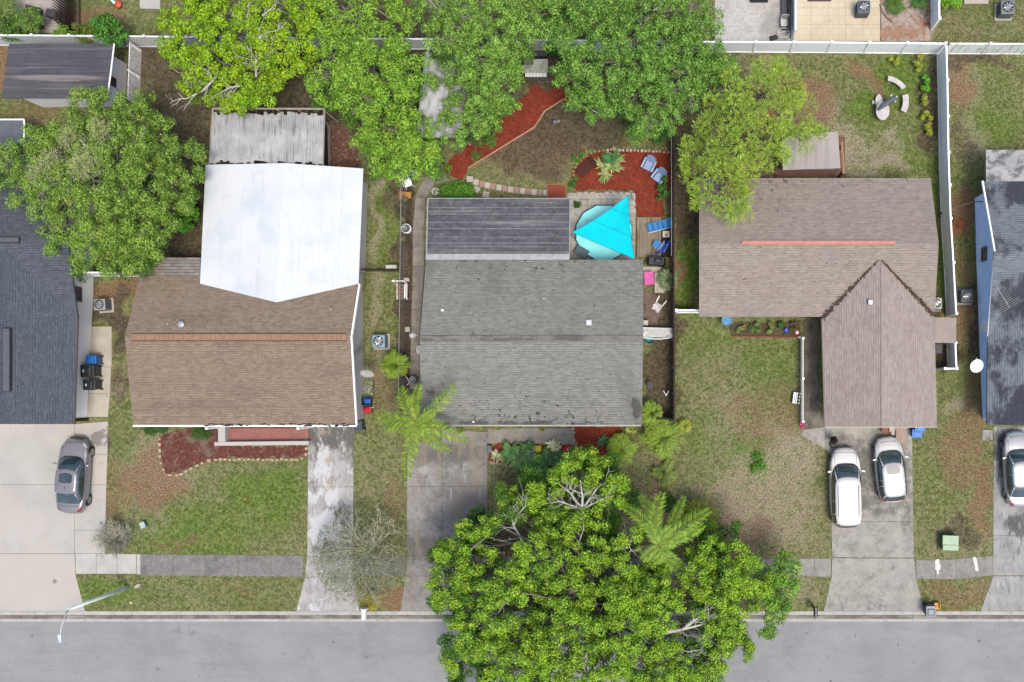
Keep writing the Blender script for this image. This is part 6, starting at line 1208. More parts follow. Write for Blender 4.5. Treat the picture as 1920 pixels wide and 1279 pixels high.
m.build('cushion', bl, t, bevel=.03); m = MB(); m.box((.78, 0, .44), (.34, .56, .07), ry=R(-32)); m.build('backrest', bl, t, bevel=.03)
m = MB(); m.tube([(-.66, -.28, .28), (.66, -.28, .28), (.92, -.28, .5)], .02, 5); m.tube([(-.66, .28, .28), (.66, .28, .28), (.92, .28, .5)], .02, 5); m.build('frame', whp, t)
for x in (-.55, .5):
    for y in (-.27, .27): m = MB(); m.tube([(x, y, .28), (x, y, 0)], .02, 5); m.build('leg', whp, t)
put(t, 1234, 425, R(14))
t = thing('side_table', 'small square pale side table between the blue sun chairs', 'side table'); m = MB(); m.box((0, 0, .44), (.44, .4, .03)); m.build('table_top', plain('cream_table', C(216, 204, 186), .6), t, bevel=.01)
for x in (-.17, .17):
    for y in (-.15, .15): m = MB(); m.box((x, y, .21), (.03, .03, .42)); m.build('leg', whp, t)
put(t, 1249, 441)
m = MB(); m.lathe([(.05, 0), (.07, .05), (.06, .09), (.02, .08)], n=12); o = m.build('ashtray', plain('brown_bowl', C(120, 84, 66), .6)); tag(o, 'little brown bowl on the square side table', 'bowl'); o.location = W(1249, 441, .455)
t = thing('folding_chair', 'bright blue folding chair holding pool noodles on the dark mat', 'folding chair'); m = MB(); m.box((0, 0, .38), (.5, .5, .03)); m.build('seat', bl, t, bevel=.01); m = MB(); m.box((.3, 0, .62), (.03, .5, .5), ry=R(20)); m.build('backrest', bl, t)
for y in (-.24, .24):
    m = MB(); m.tube([(-.25, y, 0), (.25, y, .45), (.4, y, .86)], .016, 5); m.build('frame', whp, t); m = MB(); m.tube([(.28, y, 0), (-.24, y, .42)], .016, 5); m.build('leg', whp, t)
m = MB(); m.box((-.3, .0, .36), (.32, .46, .04)); m.build('footrest', bl, t)
put(t, 1238, 463, R(-25))
def noodle(label, mat, pts): m = MB(); m.tube(pts, .05, 8); tag(m.build('pool_noodle', mat, origin=pts[0], smooth=True), label, 'pool noodle', 'pool noodles on the blue folding chair')
noodle('lavender pool noodle lying across the blue folding chair', plain('lavender_foam', C(186, 160, 232), .7), [W(1232, 470, .46), W(1240, 460, .52), W(1246, 452, .58)])
noodle('dark blue pool noodle, longest on the blue folding chair', plain('navy_foam', C(36, 60, 190), .7), [W(1231, 476, .44), W(1241, 470, .5), W(1253, 452, .62)])
noodle('violet-blue pool noodle nearest the fence on the blue folding chair', plain('violet_foam', C(70, 80, 220), .7), [W(1243, 474, .46), W(1251, 464, .54), W(1256, 450, .6)])
t = thing('deck_box', 'dark slate-blue deck box at the left corner of the pool', 'storage box'); m = MB(); m.box((0, 0, .22), (.8, .5, .44)); m.build('body', plain('slate_plastic', C(66, 92, 108), .5), t, bevel=.03)
m = MB(); m.box((0, 0, .47), (.84, .54, .05)); m.box((-.12, .0, .5), (.12, .16, .02)); m.box((.12, 0, .5), (.12, .16, .02)); m.build('lid', plain('slate_plastic_lid', C(80, 110, 126), .5), t, bevel=.02); put(t, 1092, 474, R(-30))
t = thing('grill', 'barbecue under a black fabric cover at the end of the plank deck', 'barbecue'); m = MB(); m.box((0, 0, .48), (1.15, .6, .9), taper=.86); m.box((.1, 0, .98), (.6, .4, .16), taper=.6); m.build('cover', mk('black_cover', (C(44, 48, 56), C(66, 72, 82), 2), bump=(8, .8), rough=.5), t, bevel=.08); put(t, 1231, 492, R(-4))
m = MB(); m.box((-.48, -.1, .9), (.3, .4, .03)); m.build('side_shelf', plain('dark_shelf', C(40, 42, 48), .5), t)
t = thing('play_table', 'bright pink plastic play table at the right wall of the grey-roofed house', 'table'); pk = plain('hot_pink_plastic', C(238, 96, 190), .45)
m = MB(); m.box((0, 0, .46), (.6, .82, .05)); m.build('table_top', pk, t, bevel=.02)
for x in (-.24, .24):
    for y in (-.34, .34): m = MB(); m.box((x, y, .22), (.06, .06, .44)); m.build('leg', pk, t)
put(t, 1217, 523, R(4))
for i, (dx, dy) in enumerate([(.14, .24), (.16, .08), (.14, -.08), (.18, -.26)]): m = MB(); m.lathe([(.03, 0), (.04, .03), (.001, .05)], n=10); o = m.build('toy_cup', plain('pink_cup', C(220, 130, 190), .5) if i == 0 else bpy.data.materials['pink_cup']); p = W(1217, 523, .485); o.location = (p.x+dx, p.y+dy, .485); tag(o, 'tiny pink cup on the right side of the pink play table', 'toy cup', 'cups on the pink play table')
tag(MB().pxprism([(1227, 511), (1246, 511), (1246, 549), (1227, 549)], .03, .34).build('potting_bench', plain('concrete_bench', C(196, 190, 176), .9), bevel=.02), 'pale concrete bench top beside the pink play table', 'bench')
shrub('spiky_plant', 'spiky grey-green yucca clump beside the pale concrete bench', 'plant', 1252, 527, 17, 1.1, (.4, .035), 1500, [C(130, 150, 110), C(90, 116, 70), C(180, 196, 150)], 91, spray=True)
t = thing('laundry_basket', 'teal mesh basket below the white lattice panel', 'basket'); m = MB(); m.lathe([(.24, 0), (.3, .4), (.33, .42), (.3, .38), (.24, .04), (.001, .03)], n=18); m.build('body', plain('teal_plastic', C(40, 156, 166), .6), t); put(t, 1218, 635)
m = MB(); m.box((0, 0, .3), (.3, .3, .5)); o = m.build('garden_post_box', plain('white_box', C(214, 210, 200), .6), bevel=.02); o.location = W(1211, 606); tag(o, 'small pale box against the grey-roofed house above the lattice panel', 'box')
t = thing('garden_statue', 'tiny blue and white garden figure standing in the narrow right side yard', 'garden figure'); m = MB(); m.lathe([(.05, 0), (.12, .05), (.06, .3), (.07, .36), (.001, .45)], n=12); m.build('base', plain('figure_blue', C(110, 130, 200), .5), t)
for s_ in (-1, 1): m = MB(); m.tube([(0, 0, .34), (s_*.1, .12, .4), (s_*.16, .24, .5)], .03, 6); m.build('arm', whp, t)
m = MB(); m.lathe([(.001, .4), (.07, .44), (.07, .52), (.001, .56)], n=12); m.build('head', whp, t); put(t, 1249, 740)
t = thing('fountain', 'round white tiered fountain in the planted strip left of the curved path', 'fountain'); m = MB(); m.lathe([(.3, 0), (.3, .34), (.26, .36), (.24, .28), (.001, .26)], n=24); m.build('basin', whp, t)
m = MB(); m.lathe([(.06, .26), (.05, .5), (.16, .58), (.15, .6), (.03, .56), (.001, .68)], n=16); m.build('pedestal', plain('fountain_grey', C(150, 152, 156), .5), t); m = MB(); m.lathe([(.25, .3), (.001, .305)], n=20); m.build('water', plain('fountain_water', C(104, 112, 124), .15), t); put(t, 764, 430)
def pot(label, px, py, r_, h_, mat, plant=None, seed=1, name='plant_pot'):
    t = thing(name, label, 'plant pot', W(px, py)); p = W(px, py)
    m = MB(); m.lathe([(r_*.7, 0), (r_, h_), (r_*1.08, h_), (r_*1.05, h_+.02), (r_*.9, h_), (r_*.85, h_-.05), (.001, h_-.05)], p, n=16); m.build('pot', mat, t)
    if plant:
        rng_ = np.random.default_rng(seed); k = 90; dd = norm(rng_.normal(0, 1, (k, 3))); dd[:, 2] = abs(dd[:, 2]); cl = Cloud()
        V_, C_ = leaves(np.array([p.x, p.y, h_])+dd*r_*rng_.uniform(.3, 1.3, (k, 1)), dd, .12, .07, palette(rng_, k, plant, [1]*len(plant)), rng_); cl.add(V_, C_); cl.build('foliage', t)
    return t
ol = plain('olive_pot', C(150, 160, 90), .8)
pot('pale green rimmed pot just above the round white fountain', 757, 413, .16, .3, ol, [C(140, 150, 80)], 1); pot('pale green pot just below the round white fountain', 757, 449, .15, .3, ol, [C(150, 160, 90)], 2)
pot('whitish pot by the chain-link fence above the pale green pots', 750, 402, .13, .3, plain('stone_pot', C(190, 190, 180), .8), [C(96, 110, 70)], 3); pot('mossy pot below the orange timber stack', 762, 376, .16, .3, plain('moss_pot', C(120, 130, 100), .8), [C(110, 130, 90)], 4)
pot('white lumpy flower pot at the left end of the bright green bush', 818, 361, .22, .3, whp, [C(226, 224, 214), C(90, 150, 60)], 5); pot('grey flower pot beside the white lumpy one at the ribbed roof corner', 829, 361, .16, .3, plain('grey_pot', C(160, 160, 156), .8), [C(90, 130, 70)], 6)
t = thing('timber_stack', 'small stack of orange-brown boards beside the chain-link fence', 'timber stack', W(761, 367)); 
for i in range(4): m = MB(); p = W(761, 362+i*3.4); m.box((p.x, p.y, .12+.05*(i % 2)), (.75, .09, .07), R(3*i-4)); m.build('board', plain('orange_board', C(206, 150, 70), .8) if i == 0 else bpy.data.materials['orange_board'], t)
t = thing('garden_cart', 'white wire cart of small pots beside the chain-link fence', 'cart', W(757, 548)); p = W(757, 548)
m = MB(); m.box((p.x, p.y, .35), (.55, .95, .04)); m.build('tray', plain('cart_grey', C(120, 110, 100), .6), t)
m = MB(); m.tube([(p.x+.3, p.y-.5, .4), (p.x+.3, p.y+.5, .4)], .03, 5); m.tube([(p.x-.3, p.y-.5, .4), (p.x-.3, p.y+.5, .4)], .03, 5); m.tube([(p.x-.3, p.y+.5, .4), (p.x-.25, p.y+.62, .8), (p.x+.2, p.y+.62, .8), (p.x+.3, p.y+.5, .4)], .04, 5); m.tube([(p.x+.18, p.y-.4, .42), (p.x+.22, p.y+.45, .5)], .05, 5); m.build('frame', whp, t)
for x in (-.28, .28):
    for y in (-.4, .4): m = MB(); m.tube([(p.x+x, p.y+y, .35), (p.x+x, p.y+y, 0)], .025, 5); m.build('leg', whp, t)
for i in range(6): o = pot('small terracotta pot on the white wire cart', 751+(i % 2)*6, 540+i*3.2, .07, .12, plain('terracotta', C(190, 130, 104), .8) if i == 0 else bpy.data.materials['terracotta']); o.location.z = .37; o['group'] = 'pots on the white wire cart'
def smallbox(name, label, cat, px, py, d, mat, rz=0, bevel=.03, z=0): m = MB(); m.box((0, 0, d[2]/2), d); o = m.build(name, mat, bevel=bevel); o.location = W(px, py, z); o.rotation_euler = (0, 0, rz); return tag(o, label, cat)
smallbox('bucket_box', 'beige tub above the white wire cart by the chain-link fence', 'tub', 764, 525, (.36, .26, .3), plain('tub_beige', C(206, 196, 180), .6), bevel=.06)
smallbox('stone_block', 'white block lying in the grass of the side yard left of the cart', 'block', 738, 527, (.2, .12, .1), whp)
smallbox('garden_box', 'grey-white box beside the curved path, level with the roof ridge', 'box', 766, 618, (.3, .32, .3), plain('box_grey', C(190, 186, 178), .6))
t = thing('garden_trellis', 'white wire plant stand beside the curved path near the roof ridge', 'plant stand', W(778, 630)); p = W(778, 630); m = MB()
for i in range(6): a_ = i*PI/6; m.tube([(p.x-math.cos(a_)*.24, p.y-math.sin(a_)*.2, .5+.02*i), (p.x+math.cos(a_)*.24, p.y+math.sin(a_)*.2, .52+.02*i)], .016, 4)
m.build('top', whp, t); m = MB(); m.tube([(p.x, p.y, 0), (p.x, p.y, .6)], .03, 6); m.build('leg', whp, t)
t = thing('hose_reel', 'white hose reel against the left wall of the grey-roofed house', 'hose reel', W(806, 658)); p = W(790, 656); m = MB(); 
for q in range(2): m.tube([(p.x-.06+.12*q, p.y+.25*math.cos(u), .55+.25*math.sin(u)) for u in [2*PI*i/16 for i in range(17)]], .03, 5)
m.build('reel', whp, t); m = MB(); m.tube([(p.x-.1, p.y, .55), (p.x+.3, p.y, .55)], .05, 6); m.tube([(p.x, p.y, 0), (p.x, p.y, .55)], .04, 6); m.build('stand', plain('dark_hose', C(50, 54, 50), .5), t)
t = thing('garden_clutter', 'clutter of dark pots and a grey urn below the small areca shrub', 'garden clutter', W(770, 712)); m = MB(); p = W(764, 712); m.box((p.x, p.y, .25), (.5, .3, .5)); m.build('crate', plain('crate_dark', C(54, 46, 44), .7), t, bevel=.03); m = MB(); m.lathe([(.16, 0), (.26, .35), (.18, .6), (.22, .64), (.001, .6)], W(779, 712), n=16); m.build('urn', plain('urn_grey', C(110, 116, 124), .4), t); m = MB(); m.tube([W(760, 704, .5), W(768, 716, .6), W(764, 722, .5)], .02, 4); m.build('handle', whp, t)
t = thing('ball_ornament', 'small lavender-blue ball ornament on the brown back lawn', 'ornament', W(1041, 230)); m = MB(); m.lathe([(.08, 0), (.12, .12), (.13, .22), (.07, .32), (.001, .34)], W(1041, 230), n=14); m.build('ball', plain('lavender_ball', C(140, 146, 186), .4), t, smooth=True); m = MB(); p = W(1047, 228); m.box((p.x, p.y, .03), (.22, .14, .05), .6); m.build('base', plain('ball_base', C(150, 150, 110), .8), t)
t = thing('framed_board', 'white triangular framed board lying at the edge of the brown back lawn', 'framed board', W(1126, 206)); m = MB()
m.tube([W(1110, 206, .16), W(1128, 216, .16), W(1139, 200, .16)], .045, 4); m.build('frame', whp, t); m = MB(); m.pxprism([(1112, 204), (1128, 213), (1138, 199), (1124, 195)], .02, .1); m.build('board', plain('grey_board', C(92, 100, 96), .8), t)
tag(MB().box(W(1270, 214, .5), (.14, .7, .1), R(20)).build('white_plank', whp, origin=W(1270, 214)), 'white plank leaning by the top end of the dark fence', 'plank')
shrub('bromeliads', 'variegated cream and green bromeliads on the red mulch beside the wicker chaise', 'plant', 1146, 312, 33, .9, (.62, .12), 170, [C(150, 180, 90), C(232, 222, 176), C(120, 156, 70), C(226, 184, 156)], 92, wts=[3, 2, 3, 1], rosette=11)
shrub('banana_plant', 'dark broad-leaved plant in the middle of the variegated bromeliads', 'plant', 1148, 303, 10, 1.6, (.6, .26), 16, [C(50, 110, 50), C(70, 130, 60)], 93, rosette=2)
shrub('fern', 'green ferns by the dark fence at the right end of the red mulch', 'plant', 1245, 362, 17, .9, (.3, .08), 700, [C(80, 130, 50), C(120, 160, 60), C(60, 100, 50)], 94, squash=2)
shrub('fern', 'low ground ferns round the left rim of the right red mulch bed', 'plant', 1080, 345, 12, .4, (.2, .07), 420, [C(90, 140, 60), C(70, 110, 50)], 95)
shrub('fern', 'low ferns curving along the upper left rim of the right red mulch bed', 'plant', 1088, 296, 14, .4, (.22, .08), 500, [C(96, 146, 60), C(120, 156, 70)], 97)
shrub('fern', 'small dark fern on the paved corner beside the ribbed patio roof', 'plant', 1082, 383, 8, .5, (.16, .08), 180, [C(60, 100, 40), C(90, 120, 50)], 96)
# planted front bed
GRN = [C(60, 116, 50), C(96, 150, 70), C(44, 90, 44)]
FB = [(934, 850, 'cream flowering plant at the left end of the front bed', [C(232, 222, 186), C(120, 156, 76)], 13, .3, .08, 5), (956, 846, 'large-leaved green plant second from the left in the front bed', GRN, 14, .7, .26, 3), (974, 858, 'long glossy-leaved plant drooping over the front bed edging', GRN+[C(120, 160, 86)], 16, .85, .24, 3), (990, 836, 'dark green canna beside the yellow flowers of the front bed', GRN, 10, .55, .2, 2),
      (1010, 841, 'yellow croton in the middle of the front bed', [C(224, 212, 50), C(190, 190, 60)], 9, .24, .09, 4), (1000, 858, 'green plant with pink blooms at the centre of the front bed', GRN+[C(236, 200, 190)], 13, .45, .16, 4), (1014, 876, 'very long-leaved plant hanging over the lower rim of the front bed', [C(70, 136, 66), C(120, 166, 86)], 14, 1.1, .3, 2), (1038, 838, 'pale lime and white leafy plant at the right of the front bed', [C(216, 224, 160), C(140, 180, 86), C(232, 230, 210)], 15, .4, .13, 5), (1034, 862, 'dark green plant below the pale lime one in the front bed', GRN, 15, .6, .2, 4), (1052, 856, 'mid green plant under the red dome lantern of the front bed', GRN, 12, .4, .14, 4), (948, 862, 'small green and pink plant at the lower left rim of the front bed', GRN+[C(226, 190, 160)], 10, .3, .1, 4)]
for i, (x, y, lb, cc, r_, lf, lw, ro) in enumerate(FB): shrub('bed_plant', lb, 'plant', x, y, r_, .8, (lf, lw), int(13*ro), cc, 100+i, group='plants in the front bed', rosette=ro)
t = thing('red_ball', 'red dome-shaped garden lantern at the right end of the front bed', 'garden lantern', W(1066, 842)); m = MB(); m.lathe([(.26, 0), (.3, .14), (.24, .3), (.12, .36), (.001, .38)], W(1066, 842), n=12); m.build('shade', plain('red_fabric', C(200, 56, 44), .7), t); m = MB(); m.lathe([(.03, .36), (.05, .42), (.001, .46)], W(1066, 842), n=8); m.build('finial', whp, t)
smallbox('slate_pot', 'slate-blue square pot at the driveway end of the front bed', 'plant pot', 919, 842, (.28, .5, .35), plain('slate_pot', C(96, 112, 124), .6), bevel=.05)
shrub('yellow_plant', 'yellow-green leafy plant under the right front corner of the grey roof', 'plant', 1184, 804, 14, 1.0, (.26, .14), 150, [C(200, 210, 110), C(150, 170, 80)], 110)
shrub('agave', 'blue-green agave on the red mulch under the grey roof', 'plant', 1130, 826, 13, .6, (.5, .1), 34, [C(120, 160, 110), C(88, 134, 88)], 111, rosette=1)
for i, (x, y, r_, lb) in enumerate([(935, 802, 12, 'sprig of yellow-green leaves under the eave near the weathered driveway'), (1020, 802, 9, 'small yellow-green seedling under the middle of the grey eave'), (868, 804, 10, 'thin green plant under the eave above the weathered driveway')]): shrub('seedling', lb, 'plant', x, y, r_, .6, (.16, .06), 160, [C(150, 160, 60), C(110, 130, 50)], 112+i)
shrub('young_palm', 'small yellow-green fan plant on the lot line above the street palm', 'plant', 1245, 884, 22, 1.0, (.5, .07), 420, [C(150, 170, 70), C(110, 140, 60)], 116, spray=True)
# flower strip of the right house
for i, (x, y, r_, cc, lb) in enumerate([(1388, 616, 11, [C(180, 190, 110), C(110, 130, 60)], 'pale weedy plant at the left end of the flower strip'), (1415, 614, 14, [C(90, 140, 50), C(140, 170, 90)], 'green leafy plant in the middle of the flower strip'), (1442, 616, 13, [C(70, 120, 40), C(180, 190, 110)], 'spotted leafy plant right of the middle of the flower strip'), (1462, 612, 10, [C(60, 110, 40), C(100, 150, 60)], 'dark green plant beside the blue pot of the flower strip'), (1488, 612, 10, [C(80, 130, 50), C(120, 80, 60)], 'small plant with red leaves at the right end of the flower strip')]): shrub('strip_plant', lb, 'plant', x, y, r_, .5, (.13, .07), 360, cc, 120+i, group='plants in the flower strip')
t = pot('sky-blue glazed water jar under the eave of the pink-grey roof', 1362, 602, .32, .6, mk('sky_glaze', (C(90, 160, 210), C(130, 190, 226), 3), [dict(col=C(40, 70, 110), scale=8, lo=.6, hi=.66, amt=.8)], rough=.2), name='water_jar'); pot('royal blue glazed pot in the flower strip', 1474, 620, .14, .28, plain('royal_glaze', C(50, 80, 210), .2))
t = thing('hose_reel', 'red and white coiled hose beside the top of the picket fence', 'hose reel', W(1494, 624)); p = W(1494, 624); m = MB()
for q in range(3): m.tube([(p.x+(.22-.04*q)*math.cos(u), p.y+(.22-.04*q)*math.sin(u), .08+.05*q) for u in [2*PI*i/18 for i in range(19)]], .025, 5)
m.build('hose', plain('brick_hose', C(150, 72, 60), .6), t); m = MB(); m.lathe([(.1, 0), (.1, .2), (.001, .22)], p, n=12); m.build('hub', whp, t); m = MB(); m.box((p.x+.15, p.y-.3, .1), (.16, .12, .2)); m.build('tap_cover', whp, t)
t = thing('garden_bench', 'small slatted bench of white and black bars beside the picket fence', 'bench'); m = MB()
for i in range(3): m.box((-.12+i*.1, 0, .4), (.06, .7, .03), R(0))
m.build('seat', whp, t); m = MB()
for i in range(4): m.box((.2, -.3+i*.2, .62), (.03, .1, .4))
m.build('backrest', whp, t); m = MB()
for x in (-.15, .15):
    for y in (-.3, .3): m.box((x, y, .2), (.05, .05, .4))
m.build('legs', plain('bench_black', C(40, 44, 60), .5), t); m = MB(); m.box((0, 0, .37), (.34, .66, .02)); m.build('under_frame', plain('bench_navy', C(40, 44, 60), .5), t); put(t, 1490, 746, R(-8))
shrub('pink_flowers', 'hot pink flower clump at the lower end of the picket fence', 'plant', 1503, 795, 8, .5, (.12, .08), 240, [C(240, 60, 120), C(250, 130, 180)], 130)
t = thing('artificial_plant', 'black bushy artificial plant on a stand at the head of the white long car', 'planter', W(1559, 826)); p = W(1559, 824); rng_ = np.random.default_rng(3); dd = norm(rng_.normal(0, 1, (420, 3))); cl = Cloud(); V_, C_ = leaves(np.array([p.x, p.y, .9])+dd*.26*rng_.uniform(.4, 1, (420, 1)), dd, .1, .07, np.tile(C(36, 30, 32), (420, 1)), rng_); cl.add(V_, C_); cl.build('foliage', t); m = MB(); m.tube([(p.x, p.y, 0), (p.x+.03, p.y-.1, .9)], .06, 6); m.lathe([(.22, 0), (.16, .3), (.001, .3)], (p.x+.06, p.y-.3, 0), n=12); m.build('stand', plain('black_stand', C(40, 36, 38), .6), t)
# stone seats and table in the back yard
def arcseat(label, cx, cy, r0, r1, a0, a1):
    t = thing('stone_bench', label, 'stone bench', W(cx, cy), group='curved stone benches'); c_ = W(cx, cy); m = MB(); n = 12; wm = bpy.data.materials.get('white_stone') or mk('white_stone', (C(214, 208, 210), C(232, 228, 228), 2), [dict(col=C(180, 176, 176), scale=6, lo=.54, hi=.68, amt=.5)], bump=(30, .2))
    arc = lambda r_, z: [(c_.x+r_/S*math.cos(R(a0+(a1-a0)*i/n)), c_.y+r_/S*math.sin(R(a0+(a1-a0)*i/n)), z) for i in range(n+1)]
    for i in range(n):
        A_, B_ = arc(r0, .45), arc(r1, .45); m.slab([A_[i], B_[i], B_[i+1], A_[i+1]], .09)
    m.build('seat', wm, t)
    for u in (.15, .85): an = R(a0+(a1-a0)*u); r_ = (r0+r1)/2/S; m = MB(); m.box((c_.x+r_*math.cos(an), c_.y+r_*math.sin(an), .18), (.22, .12, .36), an); m.build('leg', wm, t)
arcseat('curved white stone bench above the round white table', 1656, 194, 39, 48, 34, 82); arcseat('curved white stone bench right of the round white table', 1654, 193, 36, 47, -28, 16)
wst = bpy.data.materials['white_stone']
t = thing('stone_table', 'oval white stone table with a folded dark grey umbrella across it', 'stone table', W(1655, 203)); m = MB(); c_ = W(1655, 208, .7); m.lathe([(.3, .62), (.36, .66), (.36, .74), (.001, .75)], (c_.x, c_.y, 0), n=28, sx=1.15, sy=1.6); m.build('table_top', wst, t); m = MB(); m.lathe([(.22, 0), (.12, .3), (.2, .62)], (c_.x, c_.y, 0), n=16); m.build('pedestal', wst, t)
t = thing('stone_bench', 'white stone bench left of the stone table, toppled towards it', 'stone bench', W(1648, 188), group='curved stone benches'); m = MB(); c_ = W(1648, 190, .4); m.lathe([(.2, .3), (.24, .34), (.24, .42), (.001, .43)], (c_.x, c_.y, 0), n=20, sx=.9, sy=1.8); m.build('seat', wst, t); m = MB(); m.box((c_.x, c_.y+.2, .15), (.2, .16, .3)); m.box((c_.x-.3, c_.y, .12), (.16, .2, .2)); m.build('leg', wst, t)
t = thing('umbrella', 'closed dark grey patio umbrella lying over the white stone table', 'umbrella', W(1660, 195)); P = [W(1646, 207, .95), W(1655, 199, 1.05), W(1668, 189, 1.1), W(1678, 184, 1.05)]; m = MB(); m.tube(P, [.06, .13, .17, .2], 8); m.build('canopy', plain('umbrella_grey', C(96, 106, 122), .7), t); m = MB(); m.tube([P[3], W(1682, 181, 1.0)], .03, 6); m.lathe([(.06, 0), (.001, .06)], W(1671, 179, 1.1), n=8); m.lathe([(.05, 0), (.001, .06)], W(1679, 190, 1.1), n=8); m.build('pole', whp, t)

# ------------------------------------------------------------------ utilities
def ac(label, px, py, z=0, rz=0, body=None, size=.78, hh=.75, dark=True, pad=True):
    t = thing('air_conditioner', label, 'air conditioner'); body = body or plain('ac_grey', C(170, 176, 180), .5, .1)
    if pad: m = MB(); m.box((0, 0, .05), (size+.22, size+.2, .1)); m.build('pad', plain('ac_pad', C(196, 192, 184), .9), t)
    m = MB(); m.box((0, 0, .1+hh/2), (size, size, hh)); m.build('body', body, t, bevel=.05)
    m = MB()
    for s_ in (-1, 1):
        for k in range(9): m.box((s_*(size/2+.004), 0, .2+k*.07), (.012, size*.8, .025)); m.box((0, s_*(size/2+.004), .2+k*.07), (size*.8, .012, .025))
    m.build('louvres', plain('ac_louvre', C(90, 94, 98), .6), t)
    m = MB(); m.lathe([(size*.4, hh+.1), (size*.4, hh+.13), (size*.37, hh+.135), (size*.36, hh+.09), (.001, hh+.085)], n=28); m.build('fan_shroud', plain('ac_dark', C(40, 44, 48), .5), t)
    m = MB()
    for k in range(4): m.box((0, 0, hh+.118+.001*k), (size*.66, .1, .012), k*PI/4+.3, rx=R(10))
    m.lathe([(.1, hh+.11), (.1, hh+.15), (.001, hh+.16)], n=14); m.build('fan', plain('ac_fan', C(206, 214, 220), .3, .5), t)
    m = MB()
    for r_ in (.12, .2, .28): m.tube([(r_*math.cos(2*PI*i/24)*size/.78, r_*math.sin(2*PI*i/24)*size/.78, hh+.165) for i in range(25)], .006, 3)
    for k in range(4): m.tube([(-size*.38*math.cos(k*PI/4), -size*.38*math.sin(k*PI/4), hh+.16), (size*.38*math.cos(k*PI/4), size*.38*math.sin(k*PI/4), hh+.16)], .006, 3)
    m.build('grille', plain('ac_wire', C(120, 126, 130), .5), t)
    return put(t, px, py, rz)
ac('pale air conditioner on the red leafy ground beside the slate-roofed house', 201, 573, rz=R(4), size=.7)
ac('light blue-grey air conditioner in the side yard right of the brown roof', 717, 641, body=plain('ac_blue', C(150, 186, 214), .5))
ac('air conditioner half under the right eave of the pink-grey roof', 1749, 571, body=plain('ac_white', C(200, 200, 196), .5), size=.7)
ac('dark grey air conditioner between the white fence and the blue house', 1806, 557, body=plain('ac_charcoal', C(84, 92, 100), .5))
ac('dark blue-grey air conditioner on the cream paved patio', 1614, 24, body=plain('ac_slate', C(96, 108, 124), .5), pad=False, hh=.9)
ac('grey air conditioner on the lawn at the top right corner', 1880, 24, body=plain('ac_mid', C(130, 134, 140), .5), size=.85, hh=.85)
def dish(label, px, py, z, tilt, az_, face=None):
    t = thing('satellite_dish', label, 'satellite dish', W(px, py, z)); p = W(px, py, z); M = Matrix.Rotation(az_, 4, 'Z') @ Matrix.Rotation(tilt, 4, 'X')
    m = MB(); m.lathe([(.001, -.05), (.2, -.03), (.4, .03), (.42, .045), (.4, .05), (.2, -.015), (.001, -.03)], n=28); m.v = [tuple(p+(M @ Vector(v))) for v in m.v]; m.build('reflector', face or plain('dish_grey', C(206, 208, 206), .4), t, smooth=True)
    m = MB(); m.tube([p+(M @ Vector((0, .38, .03))), p+(M @ Vector((.02, .62, .3))), p+(M @ Vector((.02, .55, .42)))], .02, 5); m.build('feed_arm', whp, t)
    m = MB(); q = p+(M @ Vector((0, 0, -.06))); m.tube([q, q+Vector((-.12, -.05, -.2)), q+Vector((-.35 if px < 1000 else .35, 0, -.3))], .03, 6); m.build('bracket', plain('dish_arm', C(90, 92, 92), .5), t)
dish('round satellite dish on the right wall of the brown-roofed house', 688, 700, 2.2, R(58), R(0)); dish('white satellite dish on the blue wall of the right edge house', 1831, 686, 2.3, R(20), R(20), face=whp)
def bin_(label, px, py, col, rz=0, w_=.58, d_=.66, h_=1.0, lid=None, handle=True, name='wheelie_bin', cat='bin', group=None):
    t = thing(name, label, cat, group=group); bm_ = plain('bin_'+label[:8]+str(px), col, .45); lm = plain('lid_'+label[:8]+str(px), lid or tuple(x*1.25 for x in col), .4)
    m = MB(); m.box((0, 0, h_*.46), (w_*.8, d_*.8, h_*.86), taper=1.22); m.build('body', bm_, t, bevel=.03)
    m = MB(); m.box((0, 0, h_*.93), (w_*1.04, d_*1.06, .06)); m.box((0, .04, h_*.97), (w_*.8, d_*.7, .05), taper=.8); m.build('lid', lm, t, bevel=.025)
    m = MB(); m.tube([(-w_*.36, -d_*.52, h_*.88), (-w_*.36, -d_*.66, h_*.9), (w_*.36, -d_*.66, h_*.9), (w_*.36, -d_*.52, h_*.88)], .018, 5); m.build('handle', bm_, t)
    for s_ in (-1, 1): m = MB(); m.tube([(s_*w_*.4, -d_*.4, .1), (s_*(w_*.4+.06), -d_*.4, .1)], .1, 12); m.build('wheel', plain('tyre_b', C(30, 30, 30), .8) if 'tyre_b' not in bpy.data.materials else bpy.data.materials['tyre_b'], t)
    return put(t, px, py, rz)
bin_('bright blue recycling bin above the two black bins by the white wall', 186, 675, C(24, 104, 186), R(90), w_=.52, d_=.6, h_=.9)
b1 = bin_('black wheelie bin in the middle, between the blue bin and the lower black bin', 182, 696, C(44, 50, 54), R(90), w_=.72, d_=.76, h_=1.1); m = MB(); m.box((0, .2, 1.09), (.16, .08, .012)); m.build('sticker', whp, b1, origin=(0, 0, 0))
b2 = bin_('black wheelie bin nearest the pale driveway, lowest of the three', 184, 722, C(40, 52, 56), R(90), w_=.6, d_=.7, h_=1.0); m = MB(); m.box((0, .16, .995), (.14, .08, .012)); m.build('sticker', whp, b2, origin=(0, 0, 0))
t = thing('recycling_box', 'dark teal recycling crate holding a bright blue tub beside the brown-roofed house', 'crate', W(690, 752)); p = W(690, 752); tm_ = plain('crate_teal', C(22, 74, 92), .5)
m = MB()
for dx, dy, sx, sy in ((-.29, 0, .04, .5), (.29, 0, .04, .5), (0, -.24, .58, .04), (0, .24, .58, .04)): m.box((p.x+dx, p.y+dy, .22), (sx, sy, .44))
